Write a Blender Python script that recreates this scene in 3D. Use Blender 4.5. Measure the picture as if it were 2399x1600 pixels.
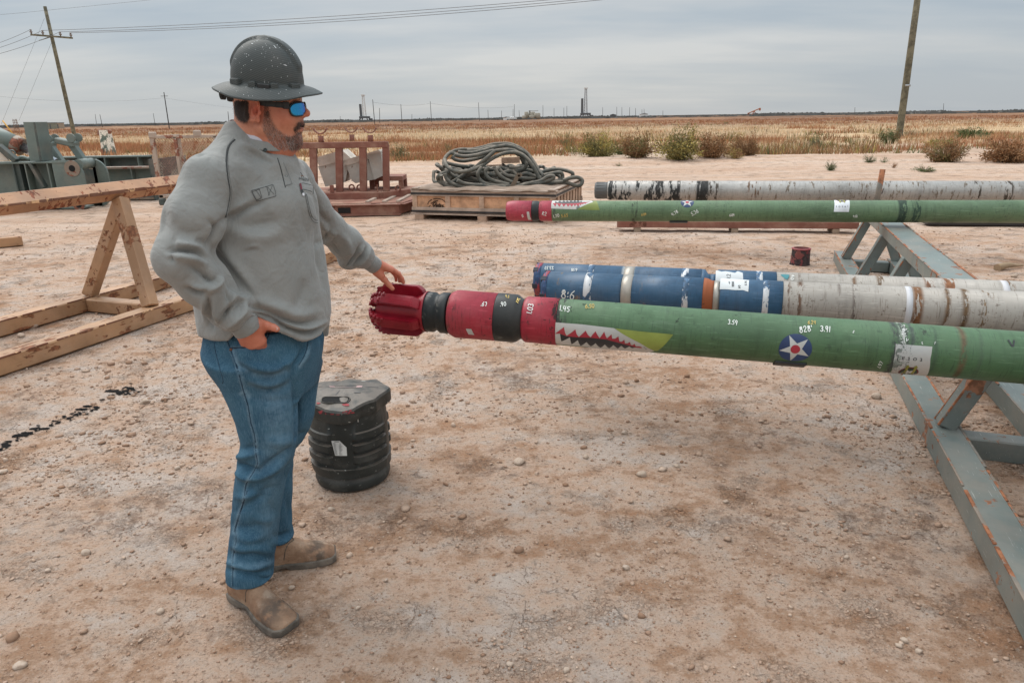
import bpy, bmesh, math, random
import numpy as np
from mathutils import Vector, Matrix
from mathutils.bvhtree import BVHTree
from mathutils.geometry import tessellate_polygon
for o in list(bpy.data.objects): bpy.data.objects.remove(o)
S=bpy.context.scene
COL=S.collection
rad=math.radians
# ---------------------------------------------------------------- camera
CAMH=1.65; PITCH=rad(17.8); ROLL=0.0151; FPX=1633.0
_f=np.array([0,math.cos(PITCH),-math.sin(PITCH)]); _u0=np.array([0,math.sin(PITCH),math.cos(PITCH)]); _r0=np.array([1.,0,0])
_r=math.cos(ROLL)*_r0-math.sin(ROLL)*_u0; _u=math.sin(ROLL)*_r0+math.cos(ROLL)*_u0
CAMP=np.array([0,0,CAMH])
cd=bpy.data.cameras.new('camera'); cam=bpy.data.objects.new('camera',cd); COL.objects.link(cam)
cd.sensor_width=36; cd.lens=36*FPX/2399; cd.clip_start=0.05; cd.clip_end=20000
mw=Matrix.Identity(4)
for i in range(3): mw[i][0]=_r[i]; mw[i][1]=_u[i]; mw[i][2]=-_f[i]; mw[i][3]=CAMP[i]
cam.matrix_world=mw; S.camera=cam
# ---------------------------------------------------------------- light
SUN_EL=rad(52); SUN_AZ=rad(-38)      # azimuth measured from +Y (view direction) clockwise
w=bpy.data.worlds.new('World'); S.world=w; w.use_nodes=True
nt=w.node_tree; nt.nodes.clear()
def _n(t,**k):
    n=nt.nodes.new(t)
    for a,b in k.items(): setattr(n,a,b)
    return n
L=nt.links.new
out=_n('ShaderNodeOutputWorld'); bg=_n('ShaderNodeBackground'); L(bg.outputs[0],out.inputs[0])
sky=_n('ShaderNodeTexSky',sky_type='NISHITA',sun_disc=False,sun_elevation=SUN_EL,sun_rotation=SUN_AZ,altitude=900,air_density=1.0,dust_density=2.5,ozone_density=1.0)
tc=_n('ShaderNodeTexCoord')
# overcast deck: broad soft banks of cloud stretched along the horizon, thin enough that the sky tints them
sep=_n('ShaderNodeSeparateXYZ'); L(tc.outputs['Generated'],sep.inputs[0])
def M_(op,a,b=None,c=None,clamp=False):
    n=_n('ShaderNodeMath',operation=op,use_clamp=clamp)
    for i,v in enumerate((a,b,c)):
        if v is None: continue
        if isinstance(v,(int,float)): n.inputs[i].default_value=v
        else: L(v,n.inputs[i])
    return n.outputs[0]
zc=M_('MAXIMUM',sep.outputs['Z'],0.0)
den=M_('ADD',zc,0.13)
px_=M_('DIVIDE',sep.outputs['X'],den); py_=M_('DIVIDE',sep.outputs['Y'],den)
cmb=_n('ShaderNodeCombineXYZ'); L(px_,cmb.inputs[0]); L(py_,cmb.inputs[1])
def noise_(vec,scale,detail=5,rough=.5,off=(0,0,0),sc=(1,1,1)):
    m=_n('ShaderNodeMapping'); L(vec,m.inputs[0]); m.inputs[1].default_value=off; m.inputs[3].default_value=sc
    n=_n('ShaderNodeTexNoise'); n.inputs['Scale'].default_value=scale; n.inputs['Detail'].default_value=detail; n.inputs['Roughness'].default_value=rough
    L(m.outputs[0],n.inputs['Vector']); return n.outputs[0]
def ramp_(fac,stops):
    r=_n('ShaderNodeValToRGB'); L(fac,r.inputs[0]); e=r.color_ramp.elements
    while len(e)<len(stops): e.new(.5)
    for i,(p,c) in enumerate(stops): e[i].position=p; e[i].color=(*c,1)
    return r.outputs[0]
def mix_(f,a,b,bt='MIX'):
    m=_n('ShaderNodeMix',data_type='RGBA',blend_type=bt)
    for v,i in ((f,0),(a,6),(b,7)):
        if isinstance(v,(int,float)): m.inputs[i].default_value=v
        elif isinstance(v,tuple): m.inputs[i].default_value=(*v,1)
        else: L(v,m.inputs[i])
    return m.outputs[2]
n1=noise_(cmb.outputs[0],.42,5,.5,(3.1,1.2,0),(.75,1.3,1)); n2=noise_(cmb.outputs[0],1.5,5,.55,(7,2,0),(.45,1.6,1))
nn=M_('ADD',M_('MULTIPLY',n1,.8),M_('MULTIPLY',n2,.2))
deck=ramp_(nn,[(.38,(3.75,4.45,5.15)),(.47,(4.6,5.15,5.6)),(.53,(5.3,5.65,5.9)),(.61,(6.5,6.6,6.55))])
hz=ramp_(zc,[(0.0,(5.1,5.25,5.3)),(.07,(6.0,5.85,5.65)),(.15,(5.4,5.6,5.75)),(.3,(5.2,5.6,5.9))])
hf=M_('SUBTRACT',1.0,M_('MULTIPLY',zc,8.0,clamp=True),clamp=True)
cl=mix_(M_('MULTIPLY',hf,.6),deck,hz)
# an overcast sky is brighter towards the zenith
zen=M_('ADD',1.0,M_('MULTIPLY',M_('MULTIPLY',M_('SUBTRACT',zc,.22,clamp=True),1.0),3.3))
zcol=_n('ShaderNodeCombineXYZ'); [L(zen,zcol.inputs[i]) for i in range(3)]
cl=mix_(1.0,cl,zcol.outputs[0],'MULTIPLY')
fin=mix_(.9,sky.outputs[0],cl)
L(fin,bg.inputs[0]); bg.inputs[1].default_value=0.094
sd=bpy.data.lights.new('sun','SUN'); sun=bpy.data.objects.new('sun',sd); COL.objects.link(sun)
sd.energy=1.9; sd.angle=rad(48); sd.color=(1,.95,.88)
sdir=Vector((math.sin(SUN_AZ)*math.cos(SUN_EL),math.cos(SUN_AZ)*math.cos(SUN_EL),math.sin(SUN_EL)))
sun.rotation_euler=sdir.to_track_quat('Z','Y').to_euler(); sun.location=sdir*50
S.view_settings.view_transform='Standard'; S.view_settings.look='None'; S.view_settings.exposure=0.14; S.view_settings.gamma=1.0
try:
    S.cycles.use_denoising=True; S.cycles.max_bounces=6; S.cycles.diffuse_bounces=3; S.cycles.glossy_bounces=3; S.cycles.transparent_max_bounces=8
except Exception: pass
# ---------------------------------------------------------------- measuring helpers: a sight line of the photo's camera meets a plane of the place
def ray(px,py): return _f+(px-1199.5)/FPX*_r+(800-py)/FPX*_u
def G(px,py,z=0.):
    d=ray(px,py); return CAMP+d*((z-CAMH)/d[2])
def AY(px,py,y):
    d=ray(px,py); return CAMP+d*(y/d[1])
def AD(px,py,t): return CAMP+ray(px,py)*t
def PROJ(p):
    q=np.asarray(p,float)-CAMP; t=q@_f
    return 1199.5+FPX*(q@_r)/t, 800-FPX*(q@_u)/t, t
# ---------------------------------------------------------------- noise
def _hash(ix,iy,iz,seed):
    h=(ix*374761393+iy*668265263+iz*2147483647+seed*974711)&0xffffffff
    h=((h^(h>>13))*1274126177)&0xffffffff
    return ((h^(h>>16))&0xffff)/65535.0
def vnoise(x,y,z=0.0,seed=0):
    x=np.asarray(x,float);y=np.asarray(y,float);z=np.zeros_like(x)+z
    xi=np.floor(x).astype(np.int64);yi=np.floor(y).astype(np.int64);zi=np.floor(z).astype(np.int64)
    xf=x-xi;yf=y-yi;zf=z-zi
    u=xf*xf*(3-2*xf);v=yf*yf*(3-2*yf);w_=zf*zf*(3-2*zf)
    r=0
    for a in (0,1):
        for b in (0,1):
            for c in (0,1):
                r=r+_hash(xi+a,yi+b,zi+c,seed)*(u if a else 1-u)*(v if b else 1-v)*(w_ if c else 1-w_)
    return r*2-1
def fbm(x,y,z=0.0,octv=4,seed=0,gain=.5):
    s=0;a=1;f_=1
    for i in range(octv):
        s=s+a*vnoise(np.asarray(x)*f_,np.asarray(y)*f_,np.asarray(z)*f_,seed+i*17); a*=gain; f_*=2.03
    return s
def sst(a,b,x):
    t=np.clip((x-a)/(b-a),0,1); return t*t*(3-2*t)
# ---------------------------------------------------------------- materials
class NT:
    def __init__(s,name):
        s.m=bpy.data.materials.new(name); s.m.use_nodes=True; s.t=s.m.node_tree; s.b=s.t.nodes['Principled BSDF']; s.co=None
    def n(s,t,ins=None,**k):
        n=s.t.nodes.new(t)
        for a,b in k.items(): setattr(n,a,b)
        for a,b in (ins or {}).items(): s.set(n.inputs[a],b)
        return n
    def set(s,i,v):
        if isinstance(v,bpy.types.NodeSocket): s.t.links.new(v,i)
        elif isinstance(v,tuple) and len(v)==3 and i.type=='RGBA': i.default_value=(*v,1)
        else: i.default_value=v
    def coord(s,kind='Object'):
        if s.co is None: s.co=s.n('ShaderNodeTexCoord')
        return s.co.outputs[kind]
    def map(s,sc=(1,1,1),off=(0,0,0),rot=(0,0,0),kind='Object',vec=None):
        return s.n('ShaderNodeMapping',{0:vec or s.coord(kind),1:off,2:rot,3:sc}).outputs[0]
    def noise(s,scale,detail=4,rough=.55,sc=None,vec=None,off=(0,0,0),dist=0.):
        v=vec or s.coord()
        if sc or off!=(0,0,0): v=s.map(sc or (1,1,1),off,vec=v)
        return s.n('ShaderNodeTexNoise',{'Vector':v,'Scale':scale,'Detail':detail,'Roughness':rough,'Distortion':dist}).outputs[0]
    def vor(s,scale,feature='F1',sc=None,vec=None,rnd=1.,out='Distance'):
        v=vec or s.coord()
        if sc: v=s.map(sc,vec=v)
        return s.n('ShaderNodeTexVoronoi',{'Vector':v,'Scale':scale,'Randomness':rnd},feature=feature).outputs[out]
    def math(s,op,a,b=0.,c=0.,clamp=False):
        return s.n('ShaderNodeMath',{0:a,1:b,2:c},operation=op,use_clamp=clamp).outputs[0]
    def step(s,v,a,b):   # smooth 0..1
        return s.n('ShaderNodeMapRange',{0:v,1:a,2:b,3:0.,4:1.},interpolation_type='SMOOTHSTEP').outputs[0]
    def mix(s,f,a,b,bt='MIX'):
        n=s.n('ShaderNodeMix',data_type='RGBA',blend_type=bt); s.set(n.inputs[0],f); s.set(n.inputs[6],a); s.set(n.inputs[7],b); return n.outputs[2]
    def ramp(s,f,stops,interp='LINEAR'):
        r=s.n('ShaderNodeValToRGB',{0:f}); r.color_ramp.interpolation=interp; e=r.color_ramp.elements
        while len(e)<len(stops): e.new(.5)
        for i,(p,c) in enumerate(stops): e[i].position=p; e[i].color=(*c,1)
        return r.outputs[0]
    def bump(s,h,strength=.3,dist=.01,nrm=None):
        d={'Strength':strength,'Distance':dist,'Height':h}
        if nrm: d['Normal']=nrm
        o=s.n('ShaderNodeBump',d).outputs[0]; s.t.links.new(o,s.b.inputs['Normal']); return o
    def fin(s,col=None,rough=None,metal=None,spec=None):
        if col is not None: s.set(s.b.inputs['Base Color'],col)
        if rough is not None: s.set(s.b.inputs['Roughness'],rough)
        if metal is not None: s.set(s.b.inputs['Metallic'],metal)
        if spec is not None: s.set(s.b.inputs['Specular IOR Level'],spec)
        return s.m
MATS={}
def simple(name,col,rough=.6,metal=0.,var=.15,scale=6.,bump=0.,bscale=40.,spec=.5):
    if name in MATS: return MATS[name]
    t=NT(name); n=t.noise(scale,5)
    lo=tuple(c*(1-var) for c in col); hi=tuple(min(1,c*(1+var)) for c in col)
    c=t.mix(t.step(n,.35,.65),lo,hi)
    if bump: t.bump(t.noise(bscale,4),bump,.01)
    MATS[name]=t.fin(c,rough,metal,spec); return MATS[name]
def worn(name,col,chip=(.13,.055,.03),amt=.5,scale=7.,var=.12,rough=.5,dust=.15,dustcol=(.42,.3,.22),scr=0.,scrcol=(.5,.5,.48),stretch=(1,1,1),col2=None,metal=0.,bmp=.12,spots=0.,spec=.5):
    """worn paint: base colour with tonal variation, chips of rust, scratches and dust"""
    if name in MATS: return MATS[name]
    t=NT(name); lo=tuple(c*(1-var) for c in col); hi=tuple(min(1,c*(1+var)) for c in (col2 or col))
    n=t.noise(2.3,4); c=t.mix(t.step(n,.35,.65),lo,hi)
    n2=t.noise(16,6,.65); c=t.mix(t.math('MULTIPLY',t.step(n2,.5,.72),.25),c,tuple(x*.6 for x in col))
    if dust:
        d=t.noise(3.1,6,.65,off=(5,3,1)); c=t.mix(t.math('MULTIPLY',t.step(d,.42,.7),dust),c,dustcol)
    if scr:
        v=t.map((3,60,60),rot=(.3,.2,.1)); d=t.noise(3,3,.6,vec=v); c=t.mix(t.math('MULTIPLY',t.step(d,.66,.7),scr),c,scrcol)
    a=t.noise(scale,7,.62,sc=stretch,dist=.3); b=t.noise(scale*.28,2,.5,off=(9,1,4))
    m=t.math('ADD',t.math('MULTIPLY',a,.6),t.math('MULTIPLY',b,.4))
    th=.72-.22*amt; chipm=t.step(m,th,th+.02)
    c=t.mix(chipm,c,t.mix(t.step(t.noise(30,4),.4,.6),chip,tuple(x*1.9 for x in chip)))
    if spots:
        vo=t.vor(22,sc=stretch); sp=t.math('MULTIPLY',t.step(vo,.16,.1),t.step(t.noise(2.2,2,off=(2,2,2)),.5,.6)); c=t.mix(t.math('MULTIPLY',sp,spots),c,chip)
    r=t.math('ADD',rough,t.math('MULTIPLY',chipm,.3))
    t.bump(t.math('SUBTRACT',t.noise(60,5,.6),t.math('MULTIPLY',chipm,.7)),bmp,.004)
    MATS[name]=t.fin(c,r,metal,spec); return MATS[name]
# ---------------------------------------------------------------- objects
def tag(o,label=None,cat=None,group=None,kind=None):
    if label: o['label']=label
    if cat: o['category']=cat
    if group: o['group']=group
    if kind: o['kind']=kind
    return o
def mesh_np(name,V,Fc,mats=None,mi=None,smooth=False,parent=None,link=True):
    """Fc: list/array of polygons (equal length arrays are fast)"""
    me=bpy.data.meshes.new(name); V=np.asarray(V,np.float32)
    if isinstance(Fc,np.ndarray):
        k=Fc.shape[1]; nf=len(Fc)
        me.vertices.add(len(V)); me.vertices.foreach_set('co',V.ravel())
        me.loops.add(nf*k); me.loops.foreach_set('vertex_index',Fc.astype(np.int32).ravel())
        me.polygons.add(nf); me.polygons.foreach_set('loop_start',np.arange(0,nf*k,k,dtype=np.int32))
        me.update(calc_edges=True)
    else:
        me.from_pydata([tuple(v) for v in V],[],[tuple(f) for f in Fc]); me.update()
    if mats:
        for m in (mats if isinstance(mats,(list,tuple)) else [mats]): me.materials.append(m)
    if mi is not None: me.polygons.foreach_set('material_index',np.asarray(mi,np.int32))
    if smooth: me.polygons.foreach_set('use_smooth',np.ones(len(me.polygons),bool))
    me.validate()
    o=bpy.data.objects.new(name,me)
    if parent is not None: o.parent=parent
    if link: COL.objects.link(o)
    return o
def empty(name,loc=(0,0,0),rz=0.,M=None,label=None,cat=None,group=None):
    o=bpy.data.objects.new(name,None); COL.objects.link(o); o.empty_display_size=.1
    if M is not None: o.matrix_world=M
    else: o.location=loc; o.rotation_euler=(0,0,rz)
    return tag(o,label,cat,group)
def rotM(d,up=(0,0,1)):
    """3x3 with x along d, z as close to up as possible"""
    x=Vector(d).normalized(); z=Vector(up); y=z.cross(x)
    if y.length<1e-5: y=Vector((0,1,0)).cross(x)
    y.normalize(); z=x.cross(y); return Matrix((x,y,z)).transposed()
class MB:
    """collects pieces of ONE part"""
    def __init__(s): s.b=bmesh.new()
    def box(s,c,d,R=None,bev=0.,seg=1,mi=0):
        b=bmesh.new(); bmesh.ops.create_cube(b,size=1)
        for v in b.verts: v.co=Vector((v.co.x*d[0],v.co.y*d[1],v.co.z*d[2]))
        if bev: bmesh.ops.bevel(b,geom=b.edges[:],offset=bev,segments=seg,profile=.6,affect='EDGES')
        M=(R.to_4x4() if R is not None else Matrix.Identity(4)); M.translation=Vector(c); return s.add(b,M,mi)
    def beam(s,a,b_,w,h,roll=0.,bev=.006,up=(0,0,1),mi=0):
        a=Vector(a);b_=Vector(b_); R=rotM(b_-a,up)@Matrix.Rotation(roll,3,'X'); return s.box((a+b_)/2,((b_-a).length,w,h),R,bev,1,mi)
    def add(s,b,M=None,mi=0,smooth=None):
        if M is not None: bmesh.ops.transform(b,matrix=M,verts=b.verts[:])
        vm={v:s.b.verts.new(v.co) for v in b.verts}
        for f in b.faces:
            try: g=s.b.faces.new([vm[v] for v in f.verts]); g.material_index=mi or f.material_index; g.smooth=f.smooth if smooth is None else smooth
            except ValueError: pass
        b.free(); return s
    def lathe(s,prof,n=32,M=None,mi=0,smooth=True,caps=True,fr=None):
        """profile [(x,r)] turned round the X axis; fr(x,ang)->radius factor"""
        b=bmesh.new(); rings=[]
        for x,r in prof:
            rings.append([b.verts.new((x,-math.sin(a)*r*(fr(x,a) if fr else 1),math.cos(a)*r*(fr(x,a) if fr else 1))) for a in [2*math.pi*i/n for i in range(n)]])
        for p,q in zip(rings,rings[1:]):
            for i in range(n): f=b.faces.new((p[i],p[(i+1)%n],q[(i+1)%n],q[i])); f.smooth=smooth
        if caps: b.faces.new(rings[0]); b.faces.new(rings[-1][::-1])
        bmesh.ops.recalc_face_normals(b,faces=b.faces[:])
        return s.add(b,M,mi)
    def cyl(s,a,b_,r,r2=None,n=16,mi=0,smooth=True):
        a=Vector(a);b_=Vector(b_); M=rotM(b_-a).to_4x4(); M.translation=a; l=(b_-a).length
        return s.lathe([(0,r),(l,r if r2 is None else r2)],n,M,mi,smooth)
    def tube(s,pts,r,n=8,mi=0,closed=False,rs=None):
        pts=[Vector(p) for p in pts]; m=len(pts); rings=[]; up=Vector((0,0,1)); b=s.b
        prev=None
        for i,p in enumerate(pts):
            a=pts[(i-1)%m] if (i or closed) else p; c=pts[(i+1)%m] if (i<m-1 or closed) else p
            t=(c-a).normalized(); q=prev if prev is not None else (up if abs(t.z)<.95 else Vector((1,0,0)))
            y=q-t*q.dot(t)
            if y.length<1e-6: y=Vector((1,0,0))
            y.normalize(); prev=y; z=t.cross(y); rr=rs[i] if rs else r
            rings.append([b.verts.new(p+(y*math.cos(2*math.pi*k/n)+z*math.sin(2*math.pi*k/n))*rr) for k in range(n)])
        for i in range(m if closed else m-1):
            P=rings[i];Q=rings[(i+1)%m]
            for k in range(n):
                f=b.faces.new((P[k],P[(k+1)%n],Q[(k+1)%n],Q[k])); f.smooth=True; f.material_index=mi
        if not closed:
            for r_ in (rings[0][::-1],rings[-1]): f=b.faces.new(r_); f.material_index=mi
        return s
    def poly(s,pts,th=None,dirv=(0,1,0),mi=0):
        """flat outline, extruded by th along dirv"""
        b=bmesh.new(); f=b.faces.new([b.verts.new(p) for p in pts])
        if th:
            g=bmesh.ops.extrude_face_region(b,geom=[f]); vs=[v for v in g['geom'] if isinstance(v,bmesh.types.BMVert)]
            bmesh.ops.translate(b,vec=Vector(dirv)*th,verts=vs)
            bmesh.ops.recalc_face_normals(b,faces=b.faces[:])
        return s.add(b,None,mi)
    def build(s,name,mats,parent=None,M=None):
        me=bpy.data.meshes.new(name); bmesh.ops.recalc_face_normals(s.b,faces=s.b.faces[:]) if False else None
        s.b.to_mesh(me); s.b.free()
        for m in (mats if isinstance(mats,(list,tuple)) else [mats]): me.materials.append(m)
        o=bpy.data.objects.new(name,me)
        if parent is not None: o.parent=parent
        elif M is not None: o.matrix_world=M
        COL.objects.link(o); return o
def copy_tree(o,parent=None):
    c=o.copy(); COL.objects.link(c)
    if parent is not None: c.parent=parent; c.matrix_parent_inverse=o.matrix_parent_inverse.copy()
    for ch in [x for x in bpy.data.objects if x.parent==o]: copy_tree(ch,c)
    return c
rng=np.random.default_rng(7); random.seed(7)
# ================================================================ GROUND
def gh(x,y):
    """height of the ground"""
    x=np.asarray(x,float); y=np.asarray(y,float); r=np.hypot(x,y)
    h=fbm(x*.35,y*.35,0,3,3)*.012*sst(1.,3.,r)
    near=1-sst(9,16,r)
    h=h+near*(fbm(x*2.2,y*2.2,0,3,11)*.006+fbm(x*9,y*9,0,3,21,.6)*.0035*(0.5+.5*sst(-.2,.5,fbm(x*.9,y*.9,0,2,31))))
    h=h+sst(22,34,y)*(fbm(x*.25,y*.25,0,4,41)*.10)+.10*np.exp(-((y-26.5-fbm(x*.12,x*0,0,2,5)*1.5)/1.6)**2)*sst(-1,4,x)
    return h
def make_ground():
    k1=int(math.log(10/1.05)/.0042); r1=1.05*np.exp(np.arange(k1)*.0042); r2=[r1[-1]]
    while r2[-1]<6000: r2.append(r2[-1]*1.03)
    rr=np.concatenate([[.05,.3,.6,.85],r1,r2[1:]])
    a=np.concatenate([np.arange(-180,-46,4.),np.arange(-46,46,.115),np.arange(46,180,4.)]); a=np.radians(a)
    R,A=np.meshgrid(rr,a,indexing='ij'); X=R*np.sin(A); Y=R*np.cos(A); Z=gh(X,Y)*np.exp(-(R/900)**2)
    V=np.stack([X,Y,Z],-1).reshape(-1,3); n=len(rr);m=len(a)
    i,j=np.meshgrid(np.arange(n-1),np.arange(m),indexing='ij'); j2=(j+1)%m
    F=np.stack([i*m+j,i*m+j2,(i+1)*m+j2,(i+1)*m+j],-1).reshape(-1,4)
    t=NT('dry_caliche_ground'); co=t.coord()
    s=t.n('ShaderNodeSeparateXYZ',{0:co}); Yc=s.outputs[1]; Xc=s.outputs[0]
    big=t.noise(.7,4,.6,sc=(1,1.25,1)); mid=t.noise(3.8,6,.70,sc=(1,1.3,1),off=(3,7,0)); fine=t.noise(14,6,.7); vf=t.noise(120,4,.75); gr=t.noise(48,5,.7,off=(1,5,0))
    pale=(.60,.485,.41); pink=(.585,.405,.30); soil=(.42,.235,.14); dark=(.215,.118,.070)
    k=t.math('ADD',t.math('MULTIPLY',big,.34),t.math('MULTIPLY',mid,.46)); k=t.math('ADD',k,t.math('MULTIPLY',fine,.20))
    c=t.ramp(k,[(.40,soil),(.45,(.45,.285,.19)),(.485,pink),(.52,(.57,.42,.325)),(.57,pale),(.70,(.62,.53,.465))])
    # loose crumbly soil patches
    cr=t.math('MULTIPLY',t.step(t.noise(1.15,4,.6,off=(11,4,2)),.50,.60),t.step(fine,.46,.60)); c=t.mix(t.math('MULTIPLY',cr,.62),c,dark)
    # crumbs and specks; dark grains and crevice lines also paint in small relief shadows
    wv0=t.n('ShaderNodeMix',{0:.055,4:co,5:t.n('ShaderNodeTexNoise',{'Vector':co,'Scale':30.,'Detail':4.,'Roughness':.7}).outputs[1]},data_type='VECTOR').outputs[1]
    v1=t.vor(95,sc=(1,1,1)); sp=t.math('MULTIPLY',t.step(v1,.22,.12),t.step(mid,.42,.58)); c=t.mix(t.math('MULTIPLY',sp,.35),c,(.60,.52,.45))
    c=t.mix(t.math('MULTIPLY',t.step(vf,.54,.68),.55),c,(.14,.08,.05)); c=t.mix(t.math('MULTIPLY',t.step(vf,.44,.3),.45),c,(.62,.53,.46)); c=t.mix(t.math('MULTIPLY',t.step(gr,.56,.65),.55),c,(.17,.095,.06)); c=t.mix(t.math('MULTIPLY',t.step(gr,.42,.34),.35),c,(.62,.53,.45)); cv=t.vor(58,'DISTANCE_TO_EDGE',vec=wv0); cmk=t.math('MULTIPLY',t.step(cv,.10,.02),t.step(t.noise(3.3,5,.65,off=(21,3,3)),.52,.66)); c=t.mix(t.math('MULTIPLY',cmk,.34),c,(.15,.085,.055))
    # drying cracks in the pale crust
    wv=t.n('ShaderNodeMix',{0:.09,4:co,5:t.n('ShaderNodeTexNoise',{'Vector':co,'Scale':7.,'Detail':6.,'Roughness':.7}).outputs[1]},data_type='VECTOR').outputs[1]
    ce=t.vor(3.4,'DISTANCE_TO_EDGE',vec=wv); ce2=t.vor(7.5,'DISTANCE_TO_EDGE',vec=wv)
    cmask=t.math('MULTIPLY',t.step(k,.50,.56),t.step(t.noise(2.6,4,off=(1,8,3)),.44,.54))
    crack=t.math('MULTIPLY',t.math('MAXIMUM',t.step(ce,.0075,.002),t.math('MULTIPLY',t.step(ce2,.012,.003),.7)),cmask)
    nearm=t.step(Yc,11.,6.); crack=t.math('MULTIPLY',crack,nearm); c=t.mix(t.math('MULTIPLY',crack,.55),c,(.17,.105,.072))
    # vehicle ruts and wind streaks of the yard run left to right
    st=t.noise(1.0,6,.62,sc=(.10,.9,1),off=(2,5,0)); stf=t.step(Yc,7.,13.)
    farc=t.ramp(st,[(.36,(.44,.28,.19)),(.48,(.55,.385,.285)),(.60,(.58,.445,.35)),(.72,(.61,.51,.43))]); c=t.mix(t.math('MULTIPLY',stf,.85),c,t.mix(.25,farc,c))
    tr=t.math('MULTIPLY',t.step(t.noise(1.2,6,.7,sc=(.12,1.2,1),off=(8,1,0)),.58,.66),t.math('MULTIPLY',t.step(Yc,15.,18.),t.step(Yc,25.,22.)))
    c=t.mix(t.math('MULTIPLY',tr,.45),c,(.17,.12,.09))
    # open range beyond the yard
    edge=t.math('ADD',Yc,t.math('MULTIPLY',t.math('SUBTRACT',t.noise(.28,4,.6,off=(4,4,4)),.5),16.))
    rs=t.noise(.5,6,.65,sc=(.35,1,1)); range_=t.ramp(rs,[(.34,(.25,.135,.075)),(.46,(.42,.27,.15)),(.56,(.56,.41,.25)),(.7,(.60,.46,.30))])
    rust=t.ramp(t.noise(.045,5,.6,sc=(.22,1,1)),[(.36,(.10,.062,.04)),(.5,(.21,.105,.06)),(.66,(.36,.22,.12))])
    rf=t.step(t.math('ADD',Yc,t.math('MULTIPLY',t.noise(.02,3),60.)),95.,165.)
    range_=t.mix(rf,range_,rust)
    gf=t.step(edge,27.,33.); c=t.mix(gf,c,range_)
    # the yard dips away into pale sand on the right
    sandm=t.math('MULTIPLY',t.step(t.math('ADD',Yc,t.math('MULTIPLY',t.noise(.3,5,off=(7,7,1)),14.)),50.,42.),t.step(Xc,-2.,4.)); sandm=t.math('MULTIPLY',sandm,gf)
    c=t.mix(t.math('MULTIPLY',sandm,.8),c,t.mix(t.noise(.9,4),(.40,.29,.215),(.60,.47,.385)))
    h=t.math('ADD',t.math('MULTIPLY',fine,.5),t.math('MULTIPLY',t.noise(38,7,.75),.9)); h=t.math('SUBTRACT',h,t.math('MULTIPLY',crack,.4)); h=t.math('SUBTRACT',h,t.math('MULTIPLY',cmk,.35)); h=t.math('ADD',h,t.math('MULTIPLY',sp,.2))
    t.bump(h,1.,.034)
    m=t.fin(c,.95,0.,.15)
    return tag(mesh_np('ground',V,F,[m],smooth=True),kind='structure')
ground=make_ground()
# ================================================================ STONES
def stone_mesh(seed,sub=1,flat=.65):
    b=bmesh.new(); bmesh.ops.create_icosphere(b,subdivisions=sub,radius=1)
    r=np.random.default_rng(seed); pl=[(Vector(r.normal(size=3)).normalized(),r.uniform(.55,.85)) for _ in range(7)]
    for v in b.verts:
        for n,d in pl:
            k=v.co.dot(n)
            if k>d: v.co-=n*(k-d)
        v.co=Vector((v.co.x*r.uniform(.93,1.07),v.co.y*r.uniform(.93,1.07),v.co.z*flat))
    V=np.array([v.co[:] for v in b.verts]); F=np.array([[v.index for v in f.verts] for f in b.faces]); b.free(); return V,F
def rock_mat(name,a,b_,c_):
    t=NT(name); r=t.n('ShaderNodeNewGeometry').outputs['Random Per Island']
    c=t.ramp(r,[(0.,a),(.5,b_),(1.,c_)]); n=t.noise(60,4,.7); c=t.mix(t.math('MULTIPLY',t.step(n,.45,.7),.5),c,(.25,.15,.095)); t.bump(t.noise(90,5,.7),.5,.006)
    MATS[name]=t.fin(c,.95,0,.15); return t.m
m_gravel=rock_mat('gravel_stone',(.26,.155,.10),(.37,.25,.18),(.50,.38,.295))
m_rock=rock_mat('limestone',(.33,.24,.175),(.39,.29,.225),(.46,.37,.295))
def scatter_stones():
    vars_=[stone_mesh(i,1,.6) for i in range(6)]; lo=[stone_mesh(20+i,1,.55) for i in range(4)]
    r=np.random.default_rng(5); Vs=[];Fs=[];off=0
    N=52000
    # denser where noise says the surface is loose
    rad_=1.25*np.exp(r.random(N*3)*math.log(15/1.25)); ang=np.radians(r.uniform(-46,46,N*3)); x=rad_*np.sin(ang); y=rad_*np.cos(ang)
    d=fbm(x*.9,y*.9,0,3,77); keep=r.random(N*3)<np.clip(.22+.6*sst(-.15,.55,d),0,1); x=x[keep][:N];y=y[keep][:N]; rr=np.hypot(x,y)
    s=np.exp(r.normal(0,.60,len(x)))*.0032*np.clip(rr/2.6,.8,1.7); s=np.clip(s*.92,.0013,.026)
    zz=gh(x,y)
    for k in range(len(vars_)):
        idx=np.arange(k,len(x),len(vars_)); V0,F0=vars_[k]; n=len(idx)
        a=r.uniform(0,6.28,n); ca,sa=np.cos(a),np.sin(a); sc=s[idx][:,None]*r.uniform(.6,1.4,(n,3))
        P=V0[None]*sc[:,None,:]*r.uniform(.72,1.22,(n,len(V0),1)); X=P[...,0]*ca[:,None]-P[...,1]*sa[:,None]; Yy=P[...,0]*sa[:,None]+P[...,1]*ca[:,None]
        P=np.stack([X+x[idx][:,None],Yy+y[idx][:,None],P[...,2]+(zz[idx]+s[idx]*.22)[:,None]],-1)
        Vs.append(P.reshape(-1,3)); Fs.append((F0[None]+ (np.arange(n)*len(V0))[:,None,None]+off).reshape(-1,3)); off+=n*len(V0)
    return tag(mesh_np('gravel',np.concatenate(Vs),np.concatenate(Fs),[m_gravel]),kind='stuff')
scatter_stones()
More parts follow.
